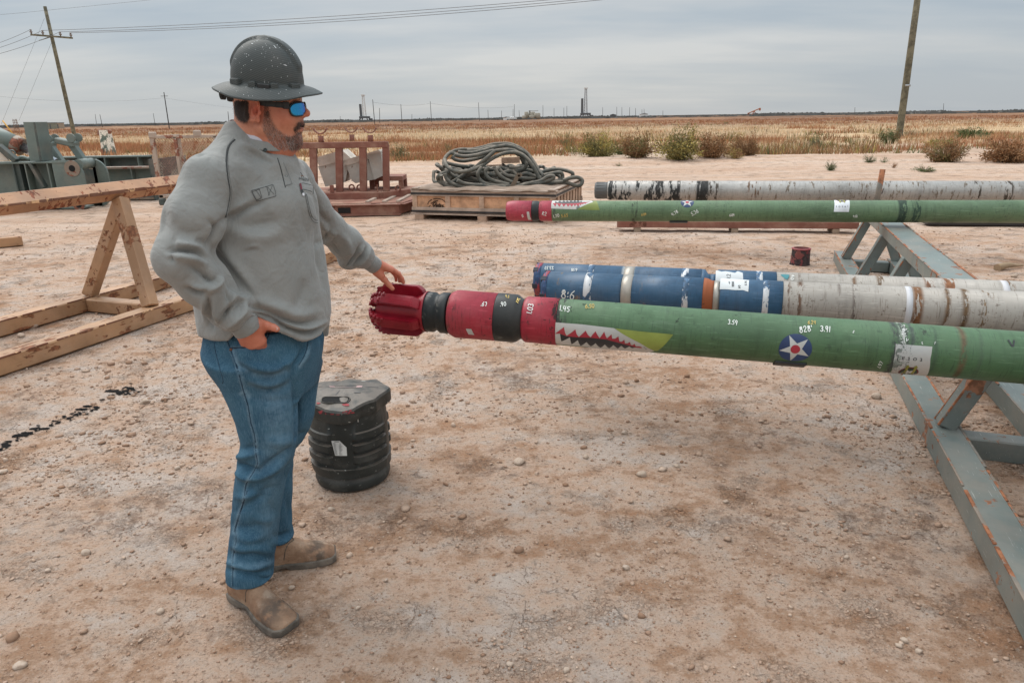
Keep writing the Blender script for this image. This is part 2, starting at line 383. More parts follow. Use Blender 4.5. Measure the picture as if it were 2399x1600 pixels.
# stones large enough to single out: photo place, size in photo pixels across, words
ROCKS=[((1218,1082),36,'largest pale angular stone, on the bare ground in the middle of the yard'),((1505,1113),30,'pale rounded stone lying right of the largest pale stone'),
((1372,1072),22,'flat buff stone just behind and right of the largest pale stone'),((2053,932),34,'pale flat stone just left of the grey rack rail under the green drilling tool'),
((75,765),48,'whitish broken lump of rock between the base rails of the tan pipe rack'),((50,785),26,'smaller whitish lump in front of the broken rock inside the tan rack'),
((338,943),28,'flat buff stone right of the dark oil drips'),((1466,1325),26,'tan stone standing on brown soil in the foreground, right of the middle'),
((2118,1498),24,'grey rounded pebble, upper of the pair near the lower right corner'),((2108,1512),24,'grey rounded pebble, lower of the pair near the lower right corner'),
((2152,1525),22,'grey pebble just right of the pebble pair at lower right'),((1326,1571),24,'pale pebble at the bottom edge right of the middle'),
((1193,1552),24,'buff stone at the bottom edge near the middle'),((776,1192),22,'buff stone on the ground in front of the black drum'),
((683,1378),22,'grey broken stone between the two boots'),((838,1422),18,'small tan stone lying right of the front boot'),
((47,1562),34,'pale stone at the lower left corner of the picture'),((375,1432),26,'grey rounded stone on the left foreground, left of the front boot'),
((202,1298),28,'flat grey stone in the left foreground'),((111,1338),20,'pale small stone left of the flat grey stone in the left foreground'),
((416,1100),20,'pale stone on open ground at left, level with the drum'),((1462,1012),20,'small buff stone on the bare ground below the shark mouth'),
((2377,650),20,'small stone behind the grey pipes at the far right'),((1700,1175),18,'small tan pebble in the right middle ground'),
((1585,1092),18,'tan pebble right of the pale rounded stone'),((1640,968),16,'small pale pebble below the green tool'),
((8,1108),26,'brown flat stone at the left edge of the picture'),((905,1360),16,'small grey stone right of the rear boot'),
((2250,1010),20,'stone beside the grey rack base rail'),((1985,1300),18,'pebble in the right foreground left of the rail')]
for i,((px,py),wpx,lab) in enumerate(ROCKS):
    g=G(px,py); t_=PROJ(g)[2]; s_=wpx/FPX*t_/2*.86
    V0,F0=stone_mesh(100+i,2,.66); r=np.random.default_rng(i); V0=V0*(1+.16*fbm(V0[:,0]*2.2+i,V0[:,1]*2.2,V0[:,2]*2.2,2,i))[:,None]; a=r.uniform(0,6.28)
    V0=V0*s_*np.array([1.05,.85,1.]); V0=np.stack([V0[:,0]*math.cos(a)-V0[:,1]*math.sin(a),V0[:,0]*math.sin(a)+V0[:,1]*math.cos(a),V0[:,2]],-1)
    o=mesh_np('stone',V0,F0,[m_rock]); o.location=(g[0],g[1],float(gh(g[0],g[1]))+s_*.28)
    tag(o,lab,'stone','loose stones on the yard')
# oil drips
def oil():
    r=np.random.default_rng(3); mb=MB(); pts=[(5,1052),(60,1018),(110,1000),(165,975),(210,962),(262,925),(300,912),(320,905)]
    m_=simple('spilt_oil',(.010,.009,.009),.9,bump=.3,spec=.1); blobs=[]
    for k in range(80):
        i=r.integers(0,len(pts)-1); f=r.random(); x=pts[i][0]*(1-f)+pts[i+1][0]*f+r.normal(0,6); y=pts[i][1]*(1-f)+pts[i+1][1]*f+r.normal(0,4)
        blobs.append((x,y,abs(r.normal(0,1))*.007+.004))
    for x,y,s in [(48,1021,.026),(14,1045,.024),(105,1005,.018),(190,957,.024),(262,914,.030),(300,909,.028),(62,1015,.020),(150,976,.016),(205,950,.02),(5,1055,.02)]: blobs.append((x,y,s))
    for x,y,s in blobs:
        g=G(x,y); n=11; ph=r.uniform(0,6.28); q=[]
        for j in range(n):
            a=2*math.pi*j/n; rr=s*(1+.4*math.sin(2*a+ph)+r.normal(0,.18)); X=g[0]+rr*1.2*math.cos(a); Y_=g[1]+rr*math.sin(a); q.append((X,Y_,float(gh(X,Y_))+.005))
        c=mb.b.verts.new((g[0],g[1],float(gh(g[0],g[1]))+.009)); vs=[mb.b.verts.new(p) for p in q]
        for j in range(n): mb.b.faces.new((c,vs[j],vs[(j+1)%n]))
    tag(mb.build('oil_stain',m_),'trail of black oil drips across the bare ground at left','oil stain',kind='stuff')
oil()
# ================================================================ GRASS AND BRUSH
def leafmat(name,col,var=.35):
    t=NT(name); r=t.n('ShaderNodeNewGeometry').outputs['Random Per Island']
    c=t.ramp(r,[(0.,tuple(x*(1-var) for x in col)),(1.,tuple(min(1,x*(1+var)) for x in col))]); m=t.fin(c,.9,0,.1); MATS[name]=m
    return m
GM=[leafmat('straw_blades',(.62,.42,.255),.22),leafmat('pale_straw_blades',(.72,.57,.40),.2),leafmat('rust_blades',(.40,.195,.105),.25),leafmat('olive_blades',(.24,.21,.09)),leafmat('tan_blades',(.50,.30,.17),.25)]
def blades(cx,cy,cz,n,h,spread,wd,r,lean=.5):
    """n blades (triangles) around each centre -> vertices, faces"""
    K=len(cx); a=r.uniform(0,6.283,(K,n)); rr=spread[:,None]*np.sqrt(r.random((K,n))); bx=cx[:,None]+rr*np.cos(a); by=cy[:,None]+rr*np.sin(a)
    hh=h[:,None]*r.uniform(.45,1.1,(K,n)); ln=hh*lean*r.uniform(.1,1,(K,n)); a2=a+r.normal(0,.5,(K,n))
    wv=wd[:,None]*r.uniform(.6,1.3,(K,n)); wa=r.uniform(0,6.283,(K,n))
    z=cz[:,None]+np.zeros_like(bx)
    p0=np.stack([bx-wv*np.cos(wa)*.5,by-wv*np.sin(wa)*.5,z-.03],-1); p1=np.stack([bx+wv*np.cos(wa)*.5,by+wv*np.sin(wa)*.5,z-.03],-1)
    p2=np.stack([bx+ln*np.cos(a2),by+ln*np.sin(a2),z+hh],-1)
    return np.stack([p0,p1,p2],2).reshape(-1,3)
def field():
    r=np.random.default_rng(9); K=52000
    # spread evenly in the picture's depth: density falls with distance
    y=1/(1/26.-r.random(K)*(1/26.-1/230.)); x=y*r.uniform(-.80,.80,K)
    edge=29+fbm(x*.12,x*0,0,3,5)*2.5
    patch=fbm(x*.22,y*.22,0,3,61); right=sst(-3,4,x)*sst(52,42,y)
    p=sst(0,3,y-edge)*(1-right*np.clip(.70+.5*sst(-.2,.3,-patch),0,.97))*(.10+.90*sst(-.38,.12,patch))
    k=r.random(K)<p; x=x[k];y=y[k];n=len(x)
    kind=fbm(x*.10,y*.22,0,3,71)*1.5+r.normal(0,.22,n)+.55*sst(48,62,y)*sst(125,100,y)-.30*sst(50,40,y)
    mi=np.where(kind<-.22,2,np.where(kind<.12,4,np.where(kind<.5,0,1))); mi=np.where(r.random(n)<.05+.35*sst(6,0,y-edge[k]),3,mi)
    mi=np.where((y>110)&(r.random(n)<sst(105,170,y)),2,mi)
    h=r.uniform(.16,.44,n)*(1+.3*(mi==2)); wd=.010+y*.0009; sp=.12+y*.005
    nb=7; V=blades(x,y,gh(x,y),nb,h,sp,wd,r,.55); F=np.arange(len(V)).reshape(-1,3)
    tag(mesh_np('dry_grass',V,F,GM,mi=np.repeat(mi,nb)),kind='stuff')
field()
BM={'olive':leafmat('olive_brush',(.20,.175,.075),.4),'green':leafmat('green_brush',(.105,.145,.062),.4),'brown':leafmat('brown_brush',(.25,.145,.075),.4),
    'rust':leafmat('rust_brush',(.34,.19,.10),.4),'grey':leafmat('grey_green_brush',(.16,.165,.10),.4),'yellow':leafmat('yellow_brush',(.38,.31,.10),.4)}
m_twig=simple('brush_twig',(.17,.11,.07),.9)
BUSHES=[(1330,343,48,24,'green','green','small round green shrub standing alone behind the hose crate at its right'),
(1400,371,104,60,'olive','yellow','yellow-green bush left of the big bush cluster'),(1497,377,104,62,'brown','olive','brown bush on the left flank of the tallest bush'),
(1588,380,122,86,'olive','yellow','tallest yellow-green bush in the middle of the cluster'),(1668,377,104,56,'brown','rust','low rust brown bush right of the tallest bush'),
(1744,372,80,62,'brown','brown','reddish brown bush ending the cluster on the right'),(1722,378,52,26,'yellow','rust','low straw coloured clump in front of the reddish bush'),
(1453,366,50,30,'green','olive','green clump between the yellow-green bush and the brown bush'),(1905,348,44,38,'grey','green','grey-green upright bush left of the right-hand utility pole'),
(1945,400,40,26,'green','green','small spiky green shrub on the bare sand above the silver pipe'),(2036,382,40,20,'green','grey','low green shrub on sand, left one of a pair'),
(2071,382,26,16,'green','grey','low green shrub on sand, right one of a pair'),(2085,334,64,42,'green','brown','dark green bush at the foot of the right-hand utility pole'),
(2167,403,52,16,'green','olive','flat green clump on sand below the olive bush'),(2211,380,100,56,'brown','olive','wide olive brown bush on the sand at right'),
(2362,381,140,58,'brown','rust','wide brown bush cut by the right edge of the picture'),(2277,327,80,28,'green','green','flat dark green shrub far right, behind the wide bushes'),
(2092,394,24,16,'brown','rust','tiny dead brown twig clump on the sand near the pair of green shrubs'),(1450,390,22,9,'olive','green','tiny green tuft at the yard edge left of centre'),
(935,372,58,40,'grey','olive','grey-green bush just right of the brown steel stand'),(990,371,40,22,'brown','rust','low rust coloured clump behind the gap between stand and crate'),
(1052,358,36,24,'olive','grey','olive bush just behind the coiled hoses'),(304,364,20,13,'green','green','tiny green weed beyond the green steel frame at left'),
(2205,345,90,20,'olive','yellow','low yellow-green growth behind the wide olive brown bush'),(2135,322,40,20,'grey','brown','grey brush just right of the utility pole foot'),
(1700,291,24,8,'green','green','dark green far shrub on the rust coloured range'),(1860,340,50,18,'rust','brown','low reddish brush left of the grey-green upright bush'),
(1640,305,30,10,'olive','grey','far olive shrub in the pale grass behind the cluster'),(1270,292,14,7,'green','green','dark dot of a shrub beyond the pale grass near the middle')]
def low_brush():
    r=np.random.default_rng(31); K=2600; y=1/(1/26.-r.random(K)*(1/26.-1/62.)); x=y*r.uniform(-.78,.78,K); edge=29+fbm(x*.12,x*0,0,3,5)*2.5; pt=fbm(x*.30,y*.30,0,3,91)
    k=(r.random(K)<sst(-.05,.45,pt)*(.25+.75*sst(-4,6,x)))&(y>edge-1.2); x=x[k];y=y[k];n=len(x); h=r.uniform(.16,.55,n)*(.6+.8*sst(0,.6,pt[k])); V=blades(x,y,gh(x,y),22,h,.10+h*.75,.014+y*.0007,r,.75)
    mi=np.repeat(r.choice(5,n,p=[.26,.30,.20,.12,.12]),22); mi=np.where(r.random(len(mi))<.2,r.integers(0,5,len(mi)),mi)
    tag(mesh_np('low_brush',V,np.arange(len(V)).reshape(-1,3),[BM[q] for q in ('olive','brown','rust','green','yellow')],mi=mi),kind='stuff')
low_brush()
def bush(px,py,wpx,hpx,c1,c2,lab,i):
    r=np.random.default_rng(200+i); g=G(px,py); t_=PROJ(g)[2]; W=wpx/FPX*t_*.5; Hh=hpx/FPX*t_*1.05; z0=float(gh(g[0],g[1]))
    nl=int(np.clip(wpx*hpx*1.4,400,5200)); ns=int(np.clip(wpx*.9,14,70)); Vs=[];mi=[]
    # stems fan out of the foot; leaves sit along them, thinning to the tips
    az=r.uniform(0,6.283,ns); el=np.arccos(r.uniform(.0,.97,ns)); L_=r.uniform(.6,1.05,ns)
    tip=np.stack([np.sin(el)*np.cos(az)*W*L_,np.sin(el)*np.sin(az)*W*L_,(.18+.82*np.cos(el))*Hh*L_],-1)
    st=r.integers(0,ns,nl); f=r.random(nl)**.7; base=tip[st]*f[:,None]; base[:,2]*=(.6+.4*f)
    sz=max(.012,W*.052); p=base+r.normal(0,1,(nl,3))*np.array([W*.075,W*.075,Hh*.06])
    p[:,2]=np.abs(p[:,2]); d=tip[st]/np.linalg.norm(tip[st],axis=1)[:,None]+r.normal(0,.5,(nl,3)); d/=np.linalg.norm(d,axis=1)[:,None]
    s_=np.cross(d,r.normal(0,1,(nl,3))); s_/=np.linalg.norm(s_,axis=1)[:,None]; ll=sz*r.uniform(.8,2.6,nl)[:,None]; ww=sz*r.uniform(.25,.5,nl)[:,None]
    V=np.stack([p-s_*ww,p+s_*ww,p+d*ll],1).reshape(-1,3); V[:,2]=np.maximum(V[:,2],0)
    cl=vnoise(base[:,0]/W*2.2,base[:,1]/W*2.2,base[:,2]/Hh*2.2,i); m=(cl+r.normal(0,.25,nl)>.12).astype(int)
    o=mesh_np('bush',V,np.arange(len(V)).reshape(-1,3),[BM[c1],BM[c2]],mi=m); o.location=(g[0],g[1],z0); tag(o,lab,'bush','shrubs at the edge of the yard')
    if wpx>35:
        mb=MB()
        for k in range(min(ns,26)): mb.tube([(0,0,-.02),tuple(tip[k]*.5+np.array([0,0,Hh*.03])),tuple(tip[k]*.95)],.004,3,rs=[max(.006,W*.010),max(.004,W*.007),.002])
        mb.build('stem',m_twig,o)
for i,bb in enumerate(BUSHES): bush(*bb,i)
# ================================================================ FAR RANGE
def scrubline():
    r=np.random.default_rng(12); Vs=[];N=2600
    az=np.radians(r.uniform(-46,46,N)); d=r.uniform(500,2600,N); x=d*np.sin(az);y=d*np.cos(az); h=r.uniform(.5,1.7,N)*(.5+.8*sst(-.2,.6,fbm(az*14,az*0,0,3,5)))*(1+d/2600); wd=r.uniform(4,22,N)
    n=7; V=blades(x,y,x*0,n,h,wd,wd*.55,r,.2); F=np.arange(len(V)).reshape(-1,3)
    m=[leafmat('far_scrub',(.15,.155,.15),.25)]
    tag(mesh_np('distant_scrub',V,F,m),kind='stuff')
scrubline()
m_pole=simple('weathered_pole_wood',(.14,.125,.085),.9,var=.35,scale=3,bump=.4,bscale=25)
m_poled=simple('dark_pole_wood',(.045,.04,.037),.9,var=.25)
m_wire=simple('line_wire',(.10,.10,.105),.6); m_porc=simple('porcelain',(.20,.17,.16),.35); m_steelg=simple('galvanised_steel',(.36,.37,.38),.5,.6)
def wire(a,b,sag,lab,r=.012,n=24,name='overhead_wire'):
    a=np.array(a);b=np.array(b); mb=MB(); mb.tube([tuple(a+(b-a)*s-np.array([0,0,4*sag*s*(1-s)])) for s in np.linspace(0,1,n)],r,4)
    return tag(mb.build(name,m_wire),lab,'wire','overhead power line')
# big leaning pole at left
def pole(base,top,r0,r1,lab,mat,name='utility_pole',parts=None):
    base=Vector(base);top=Vector(top); e=empty(name,base,label=lab,cat='utility pole',group='utility poles'); mb=MB()
    mb.tube([(0,0,-.3)]+[tuple((top-base)*s) for s in (0,.3,.6,1)],r0,10,rs=[r0,r0,r0*.9+r1*.1,r0*.5+r1*.5,r1]); mb.build('pole_shaft',mat,e); return e
PA=Vector(AY(177,328,64.0)); PA.z=0; PT=Vector(AY(105,16,64.0)); e=pole(PA,PT,.17,.13,'tall leaning weathered utility pole with a crossarm at left',m_pole)
arm0=Vector(AY(72,82,63.7))-PA; arm1=Vector(AY(170,90,63.7))-PA
mb=MB(); mb.beam(arm0,arm1,.12,.14); mb.beam(arm0+Vector((.5,.15,-.45)),arm0.lerp(arm1,.5)+Vector((0,.1,0)),.05,.05); mb.build('crossarm',m_pole,e)
for f in (.02,.30,.72,.97):
    p=arm0.lerp(arm1,f); mb=MB(); mb.lathe([(0,.05),(.1,.05),(.12,.11),(.2,.11),(.22,.05),(.26,.05),(.28,.09),(.36,.06)],10,Matrix.Translation(p+Vector((0,0,.06)))@Matrix.Rotation(-math.pi/2,4,'Y')); mb.build('insulator',m_porc,e)
RB=Vector((25.3,47,0)); RT=Vector((25.15,47,10.6)); e=pole(RB,RT,.215,.17,'tall weathered utility pole at right, its top out of the picture',m_pole)
mb=MB(); mb.lathe([(0,.235),(.12,.235)],14,Matrix.Translation((0,0,3.15))@Matrix.Rotation(-math.pi/2,4,'Y')); mb.build('steel_band',m_steelg,e)
mb=MB(); mb.beam((-1.6,-.25,9.9),(1.4,-.25,9.9),.12,.14); mb.build('crossarm',m_pole,e)
for k,(f,dx) in enumerate(((.30,-.9),(.72,0),(.97,1.2))):
    p=PA+arm0.lerp(arm1,f)+Vector((0,0,.4)); wire(p,(25.2+dx,46.7,10.05+.1*k),.55+.12*k,['upper of the three wires running right from the crossarm','middle of the three wires running right from the crossarm','lowest of the three wires running right from the crossarm'][k],.017)
    q=PA+arm0.lerp(arm1,(.02,.30,.72)[k])+Vector((0,0,.4)); wire(q,tuple(AY(-260,140+12*k,52)),.6,['upper wire leaving the crossarm to the left edge','middle wire leaving the crossarm to the left edge','lower wire leaving the crossarm to the left edge'][k],.015)
wire(PT-Vector((0,0,.3)),(25.3,46.8,13.0),.2,'thin single wire from the top of the leaning pole up to the right',.009); wire(PT-Vector((0,0,.3)),tuple(AY(-300,42,55)),.2,'thin single wire from the top of the leaning pole to the left',.009)
for (a,b,lab) in (((104,44),(3,292),'long guy wire from the top of the leaning pole'),((122,97),(44,284),'shorter guy wire from the crossarm of the leaning pole')):
    wire(tuple(AY(*a,64)),tuple(AY(*b,66)),0.,lab,.010,4,'guy_wire')
# the second line, far out
FARP=[((384,217),(397,303)),((873,234),(878,291)),((889,254),(890,291)),((939,245),(942,290)),((1008,238),(1011,286)),((1121,241),(1123,284)),((1143,258),(1144,279)),((1175,260),(1175,279)),((1205,245),(1205,277)),((1202,256),(1202,277)),((1216,259),(1217,278)),
((1272,247),(1272,276)),((1298,254),(1298,278)),((1321,253),(1321,278)),((1328,249),(1328,278)),((1412,252),(1412,276)),((1445,251),(1445,275)),((1457,252),(1457,274)),((1475,252),(1475,273)),((1489,254),(1489,273)),((1504,257),(1504,272)),((1509,256),(1509,272)),((1553,260),(1553,272)),((234,269),(241,303)),((359,266),(364,297)),((534,262),(538,302)),((223,268),(226,292)),((797,273),(797,285)),((965,268),(965,283)),((2003,252),(2003,262)),((2211,243),(2211,257))]
DESC=['dark far utility pole in the range left of the man','tallest far pole near the left drilling rig','short far pole just right of the tall one by the left rig','far pole between the left rig and the man\'s right, second from the rig','far pole standing alone above the brown stand','far pole above the left end of the coiled hoses']
for i,(a,b) in enumerate(FARP):
    dy=b[1]-a[1]; t_=min(9.5*FPX/dy,1400); 
    hy=275.5-.0151*(b[0]-1199.5); tb=CAMH*FPX/max(1.5,(b[1]-hy)); t_=.5*t_+.5*min(tb,1400) if dy>25 else t_
    base=AD(b[0],b[1],t_); top=AD(a[0],a[1],t_); base[2]=0
    lab=DESC[i] if i<len(DESC) else ('thin distant pole on the horizon left of the leaning pole\'s far side' if 23<=i<=26 else 'tiny distant utility pole on the horizon near the drilling rigs')
    if i==23: lab='thin far pole between the leaning pole and the man, left one'
    if i==24: lab='short far pole just left of the dark far pole'
    if i==25: lab='far pole right behind the man\'s shoulder'
    if i==26: lab='faintest far pole, just right of the leaning pole'
    if i in (29,30): lab='tiny distant mast on the right-hand horizon'
    s=t_/FPX*(.55 if dy>40 else .45)
    e=pole(tuple(base),tuple(top),max(.13,s*1.1),max(.11,s*.9),lab,m_poled)
    if dy>80:
        mb=MB(); z=(top[2]-base[2]); mb.beam((-.9,0,z-1.),(.9,0,z-1.),.10,.10); mb.build('crossarm',m_poled,e)
wire(tuple(AD(873,240,255)),tuple(AD(1008,243,330)),1.0,'far thin wire between distant poles near the left rig',.03,10); wire(tuple(AD(1008,243,330)),tuple(AD(1205,250,520)),1.5,'far thin wire between distant poles above the hoses',.035,10)
wire(tuple(AD(-60,220,150)),tuple(AD(384,230,178)),1.2,'faint low wire crossing the sky left of the dark far pole',.014,14); wire(tuple(AD(384,230,178)),tuple(AD(700,262,400)),1.2,'faint low wire crossing the sky behind the man',.016,10)
# drilling rigs
m_rigd=simple('rig_dark_steel',(.10,.105,.11),.7); m_rigw=simple('rig_white_steel',(.62,.62,.6),.6); m_tank=simple('tan_tank_paint',(.30,.27,.215),.7); m_tankd=simple('dark_tank_pipework',(.16,.15,.12),.7)  # walkway pipework is a darker tan than the tanks
def rig(px,py,hpx,lab,dark):
    t_=1050.; b=AD(px,py,t_); b[2]=0; Hr=hpx/FPX*t_; e=empty('drilling_rig',tuple(b),label=lab,cat='drilling rig',group='drilling rigs on the horizon')
    mb=MB(); w0,w1=2.4,1.2
    for sx in (-1,1):
        for sy in (-1,1): mb.beam((sx*w0,sy*w0,6),(sx*w1,sy*w1,Hr*.96),.55,.55)
    for k in range(9):
        f0=k/9;f1=(k+1)/9; a=w0+(w1-w0)*f0; c=w0+(w1-w0)*f1; z0=6+(Hr*.96-6)*f0; z1=6+(Hr*.96-6)*f1
        mb.beam((-a,-a,z0),(c,-c,z1),.35,.35); mb.beam((a,-a,z0),(-c,-c,z1),.35,.35); mb.beam((-a,-a,z0),(a,-a,z0),.4,.4)
    mb.build('mast',m_rigw if not dark else m_steelg,e)
    mb=MB(); mb.box((0,0,Hr*.975),(5,5,2.2),bev=.2); mb.build('crown_block',m_rigw,e)
    mb=MB(); mb.box((-5.2,0,Hr*.36),(3.2,3.2,Hr*.56),bev=.2); mb.build('racked_pipe',m_rigd,e)
    mb=MB(); mb.box((0,0,5),(15,10,3),bev=.3)
    for sx in (-1,1): mb.beam((sx*6,0,4),(sx*9.5,0,0),1.4,1.4); mb.beam((sx*3,0,4),(sx*4.5,0,0),1.2,1.2)
    mb.beam((-9,0,0.4),(9,0,.4),1.,.8); mb.box((9,0,1.8),(5,4,3.2),bev=.2); mb.build('substructure',m_rigd,e)
rig(1371.5,274.5,66,'taller drilling rig with a dark lattice mast, right of the hoses on the horizon',True); rig(855,284,58,'white topped drilling rig on the horizon just right of the man',False)
e=empty('tank_battery',tuple(G(1245,280.5)),label='cluster of tan oil storage tanks on the horizon',cat='tanks'); b0=G(1245,280.5); tt=PROJ(b0)[2]
for (x0,x1,top,dy) in ((1223,1232,271,0),(1229,1239,262,5),(1243,1254,262,4),(1240,1252,270,-2),(1252,1266,265,0),(1234,1242,266,8)):
    a=AD(x0,280,tt)-b0; c=AD(x1,280,tt)-b0; h=AD(x0,top,tt)[2]; r_=(c[0]-a[0])/2; mb=MB()
    mb.lathe([(0,r_),(h*.94,r_),(h,r_*.15)],16,Matrix.Translation(((a[0]+c[0])/2,dy,0))@Matrix.Rotation(-math.pi/2,4,'Y')); mb.build('tank',m_tank,e)
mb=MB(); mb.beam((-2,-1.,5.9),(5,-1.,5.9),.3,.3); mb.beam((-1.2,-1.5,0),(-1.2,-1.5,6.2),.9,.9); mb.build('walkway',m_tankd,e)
m_wh=simple('white_paint_far',(.66,.66,.64),.6)
g=G(1198,282.5); e=empty('pickup_truck',tuple(g),label='tiny white vehicle left of the tan tanks on the horizon',cat='truck')
mb=MB(); mb.box((0,0,1.0),(6.5,2,.8),bev=.2); mb.box((.4,0,1.7),(2.6,1.8,.8),bev=.3); mb.build('body',m_wh,e)
mb=MB(); [mb.cyl((x,-1,.45),(x,1,.45),.45,n=12) for x in (-2.1,2.1)]; mb.build('wheel',m_rigd,e)
for (x,lab) in ((1186,'low white shed at the left of the tiny white vehicle'),(1436,'low dark equipment shed on the horizon right of the taller rig'),(1508,'pale equipment cabin on the horizon right of the taller rig')):
    g=G(x,282 if x<1200 else 275.5); e=empty('equipment_shed',tuple(g),label=lab,cat='shed'); mb=MB(); s_=4 if x<1200 else 7; mb.box((0,0,s_*.2),(s_,3,s_*.4)); mb.build('wall',m_wh if x!=1436 else m_rigd,e); mb=MB(); mb.poly([(-s_*.55,-1.7,s_*.4),(s_*.55,-1.7,s_*.4),(0,-1.7,s_*.55)],3.4); mb.build('roof',m_rigd if x!=1508 else m_steelg,e)
m_or=simple('faded_orange_paint',(.40,.15,.08),.6)
b0=G(1766,270.5); e=empty('pumpjack',tuple(b0),label='small orange pumpjack on the horizon right of the middle',cat='pumpjack'); s_=PROJ(b0)[2]/FPX
mb=MB(); mb.beam((-14*s_,0,4*s_),(11*s_,0,14*s_),2.*s_,2.2*s_); mb.box((13*s_,0,13*s_),(4*s_,2*s_,6*s_),bev=.3*s_); mb.build('walking_beam',m_or,e)
mb=MB(); mb.beam((-5*s_,0,0),(0,0,9*s_),1.6*s_,1.6*s_); mb.beam((6*s_,0,0),(0,0,9*s_),1.6*s_,1.6*s_); mb.box((0,0,.6*s_),(26*s_,4*s_,1.2*s_)); mb.build('samson_post',m_or,e)
mb=MB(); mb.box((-13*s_,0,3*s_),(4*s_,2*s_,5*s_),bev=.4*s_); mb.build('counterweight',m_or,e)
# sheds far left
for (x0,x1,y0,y1,col,lab) in ((93,112,289.5,303,(.09,.06,.05),'dark brown box of a shed far left on the horizon'),(114,130,289,303,(.22,.22,.17),'grey-green cabin between two sheds far left'),(131,147,289,302,(.34,.27,.20),'tan box of a shed far left, right of the grey-green cabin')):
    g=G((x0+x1)/2,y1); t_=PROJ(g)[2]; s_=t_/FPX; m=simple('shed_wall_%d'%x0,col,.8); e=empty('field_shed',tuple(g),label=lab,cat='shed'); W=(x1-x0)*s_; h=(y1-y0)*s_
    mb=MB(); mb.box((0,0,h/2),(W,3,h),bev=.05); mb.build('wall',m,e); mb=MB(); mb.box((0,0,h+.06),(W+.3,3.3,.12)); mb.build('roof',m_rigd,e); mb=MB(); mb.box((W*.2,-1.52,h*.4),(W*.16,.06,h*.7)); mb.build('door',m_rigd,e)
g=G(40,307); t_=PROJ(g)[2]; s_=t_/FPX; e=empty('pallet_stack',tuple(g),label='small brown upright rack of timber far left beneath the guy wires',cat='timber rack')
mb=MB(); [mb.beam((dx*s_,0,0),(dx*.7*s_,0,26*s_),.8*s_,.8*s_) for dx in (-6,-2,3,6)]; [mb.beam((-6*s_,0,z*s_),(6*s_,0,z*s_),.6*s_,.8*s_) for z in (6,12,18,23)]; mb.build('timber',simple('brown_timber_far',(.20,.11,.07),.9),e)
a=AY(6,283,40);b=AY(33,318,40); mb=MB(); mb.cyl(tuple(a),tuple(b),.035,n=8); tag(mb.build('guy_wire_guard',simple('yellow_guard',(.62,.34,.06),.6)),'slanting yellow guard on the guy wire at the left edge','guy guard')
# ================================================================ RACKS
m_grey=worn('grey_green_worn_paint',(.150,.180,.170),chip=(.17,.075,.04),amt=.62,scale=13,scr=.85,scrcol=(.42,.43,.40),dust=.3,dustcol=(.36,.28,.22),spots=.3,rough=.42)
m_greyr=worn('grey_rusty_edges',(.16,.15,.13),chip=(.19,.075,.035),amt=1.05,scale=11,scr=.4,dust=.4,dustcol=(.42,.3,.22),rough=.6)
m_tan=worn('tan_worn_paint',(.35,.195,.10),chip=(.13,.05,.022),amt=.72,scale=17,stretch=(.3,1.2,1.2),dust=.35,dustcol=(.46,.30,.20),rough=.55,scr=.25,scrcol=(.15,.06,.03),var=.2)
m_tanr=worn('tan_rusty_top_paint',(.44,.235,.125),chip=(.15,.05,.025),amt=.72,scale=20,stretch=(1.2,.35,.8),dust=.15,dustcol=(.5,.36,.27),scr=.9,scrcol=(.18,.06,.03),rough=.5,var=.2)
def frame_uv(u,base):
    u=Vector(u).normalized(); M=Matrix(((u[0],-u[1],0),(u[1],u[0],0),(0,0,1))).to_4x4(); M.translation=Vector(base); return M
def edge_strip(mb,a,b,w=.012,h=.012): mb.beam(a,b,w,h,bev=.002)
# grey rack: local x runs along the rack away from the camera, y to its left
UG=(.324,.946)
MG=frame_uv(UG,(0,0,0)); e=empty('pipe_rack',M=MG,label='long low grey-green steel A-frame rack carrying the drilling tools at right',cat='pipe rack')
def gp(u,L,z): return Vector((u,-L,z))
for (L,u0,u1) in ((1.03,.75,8.8),(1.53,.75,8.45)):
    mb=MB(); mb.beam(gp(u0,L,.062),gp(u1,L,.062),.14,.124,bev=.008); mb.build('base_rail',m_grey,e)
    mb=MB(); r=np.random.default_rng(int(L*10))
    for sgn in (-1,1):
        u=u0
        while u<u1:
            l=r.uniform(.15,.6); o=sgn*.0685; w=r.uniform(.008,.017); mb.beam(gp(u,L+o,.1225),gp(min(u1,u+l),L+o,.1225),w,.008,bev=.002); u+=l+r.uniform(0,.05)
    mb.build('rust_edge',m_greyr,e)
for u in (8.3,6.1,3.72,1.5):
    mb=MB(); mb.beam(gp(u,1.105,.062),gp(u,1.455,.062),.11,.11,bev=.007); mb.build('cross_tube',m_grey,e)
mb=MB(); mb.beam(gp(.8,1.27,.60),gp(8.45,1.27,.60),.20,.10,bev=.008); mb.build('top_beam',m_grey,e)
mb=MB(); r=np.random.default_rng(4)
for sgn in (-1,1):
    u=.9
    while u<8.4: l=r.uniform(.2,.7); w=r.uniform(.010,.022); mb.beam(gp(u,1.27+sgn*.098,.6515),gp(min(8.44,u+l),1.27+sgn*.098,.6515),w,.008,bev=.002); u+=l+r.uniform(0,.06)
mb.build('rust_edge',m_greyr,e)
for u in (8.33,7.2,6.1,4.95,3.78,1.3):
    for L0,L1 in ((1.03,1.20),(1.53,1.34)):
        mb=MB(); mb.beam(gp(u,L0,.125),gp(u,L1,.55),.085,.085,bev=.006,up=(1,0,0)); o=mb.build('leg',m_grey,e)
        mb=MB(); s=-1 if L0<1.2 else 1
        for q in (-1,1): mb.beam(gp(u+q*.040,L0-s*-.040,.14),gp(u+q*.040,L1-s*-.040,.54),.010,.010,bev=.002)
        mb.build('rust_edge',m_greyr,o)
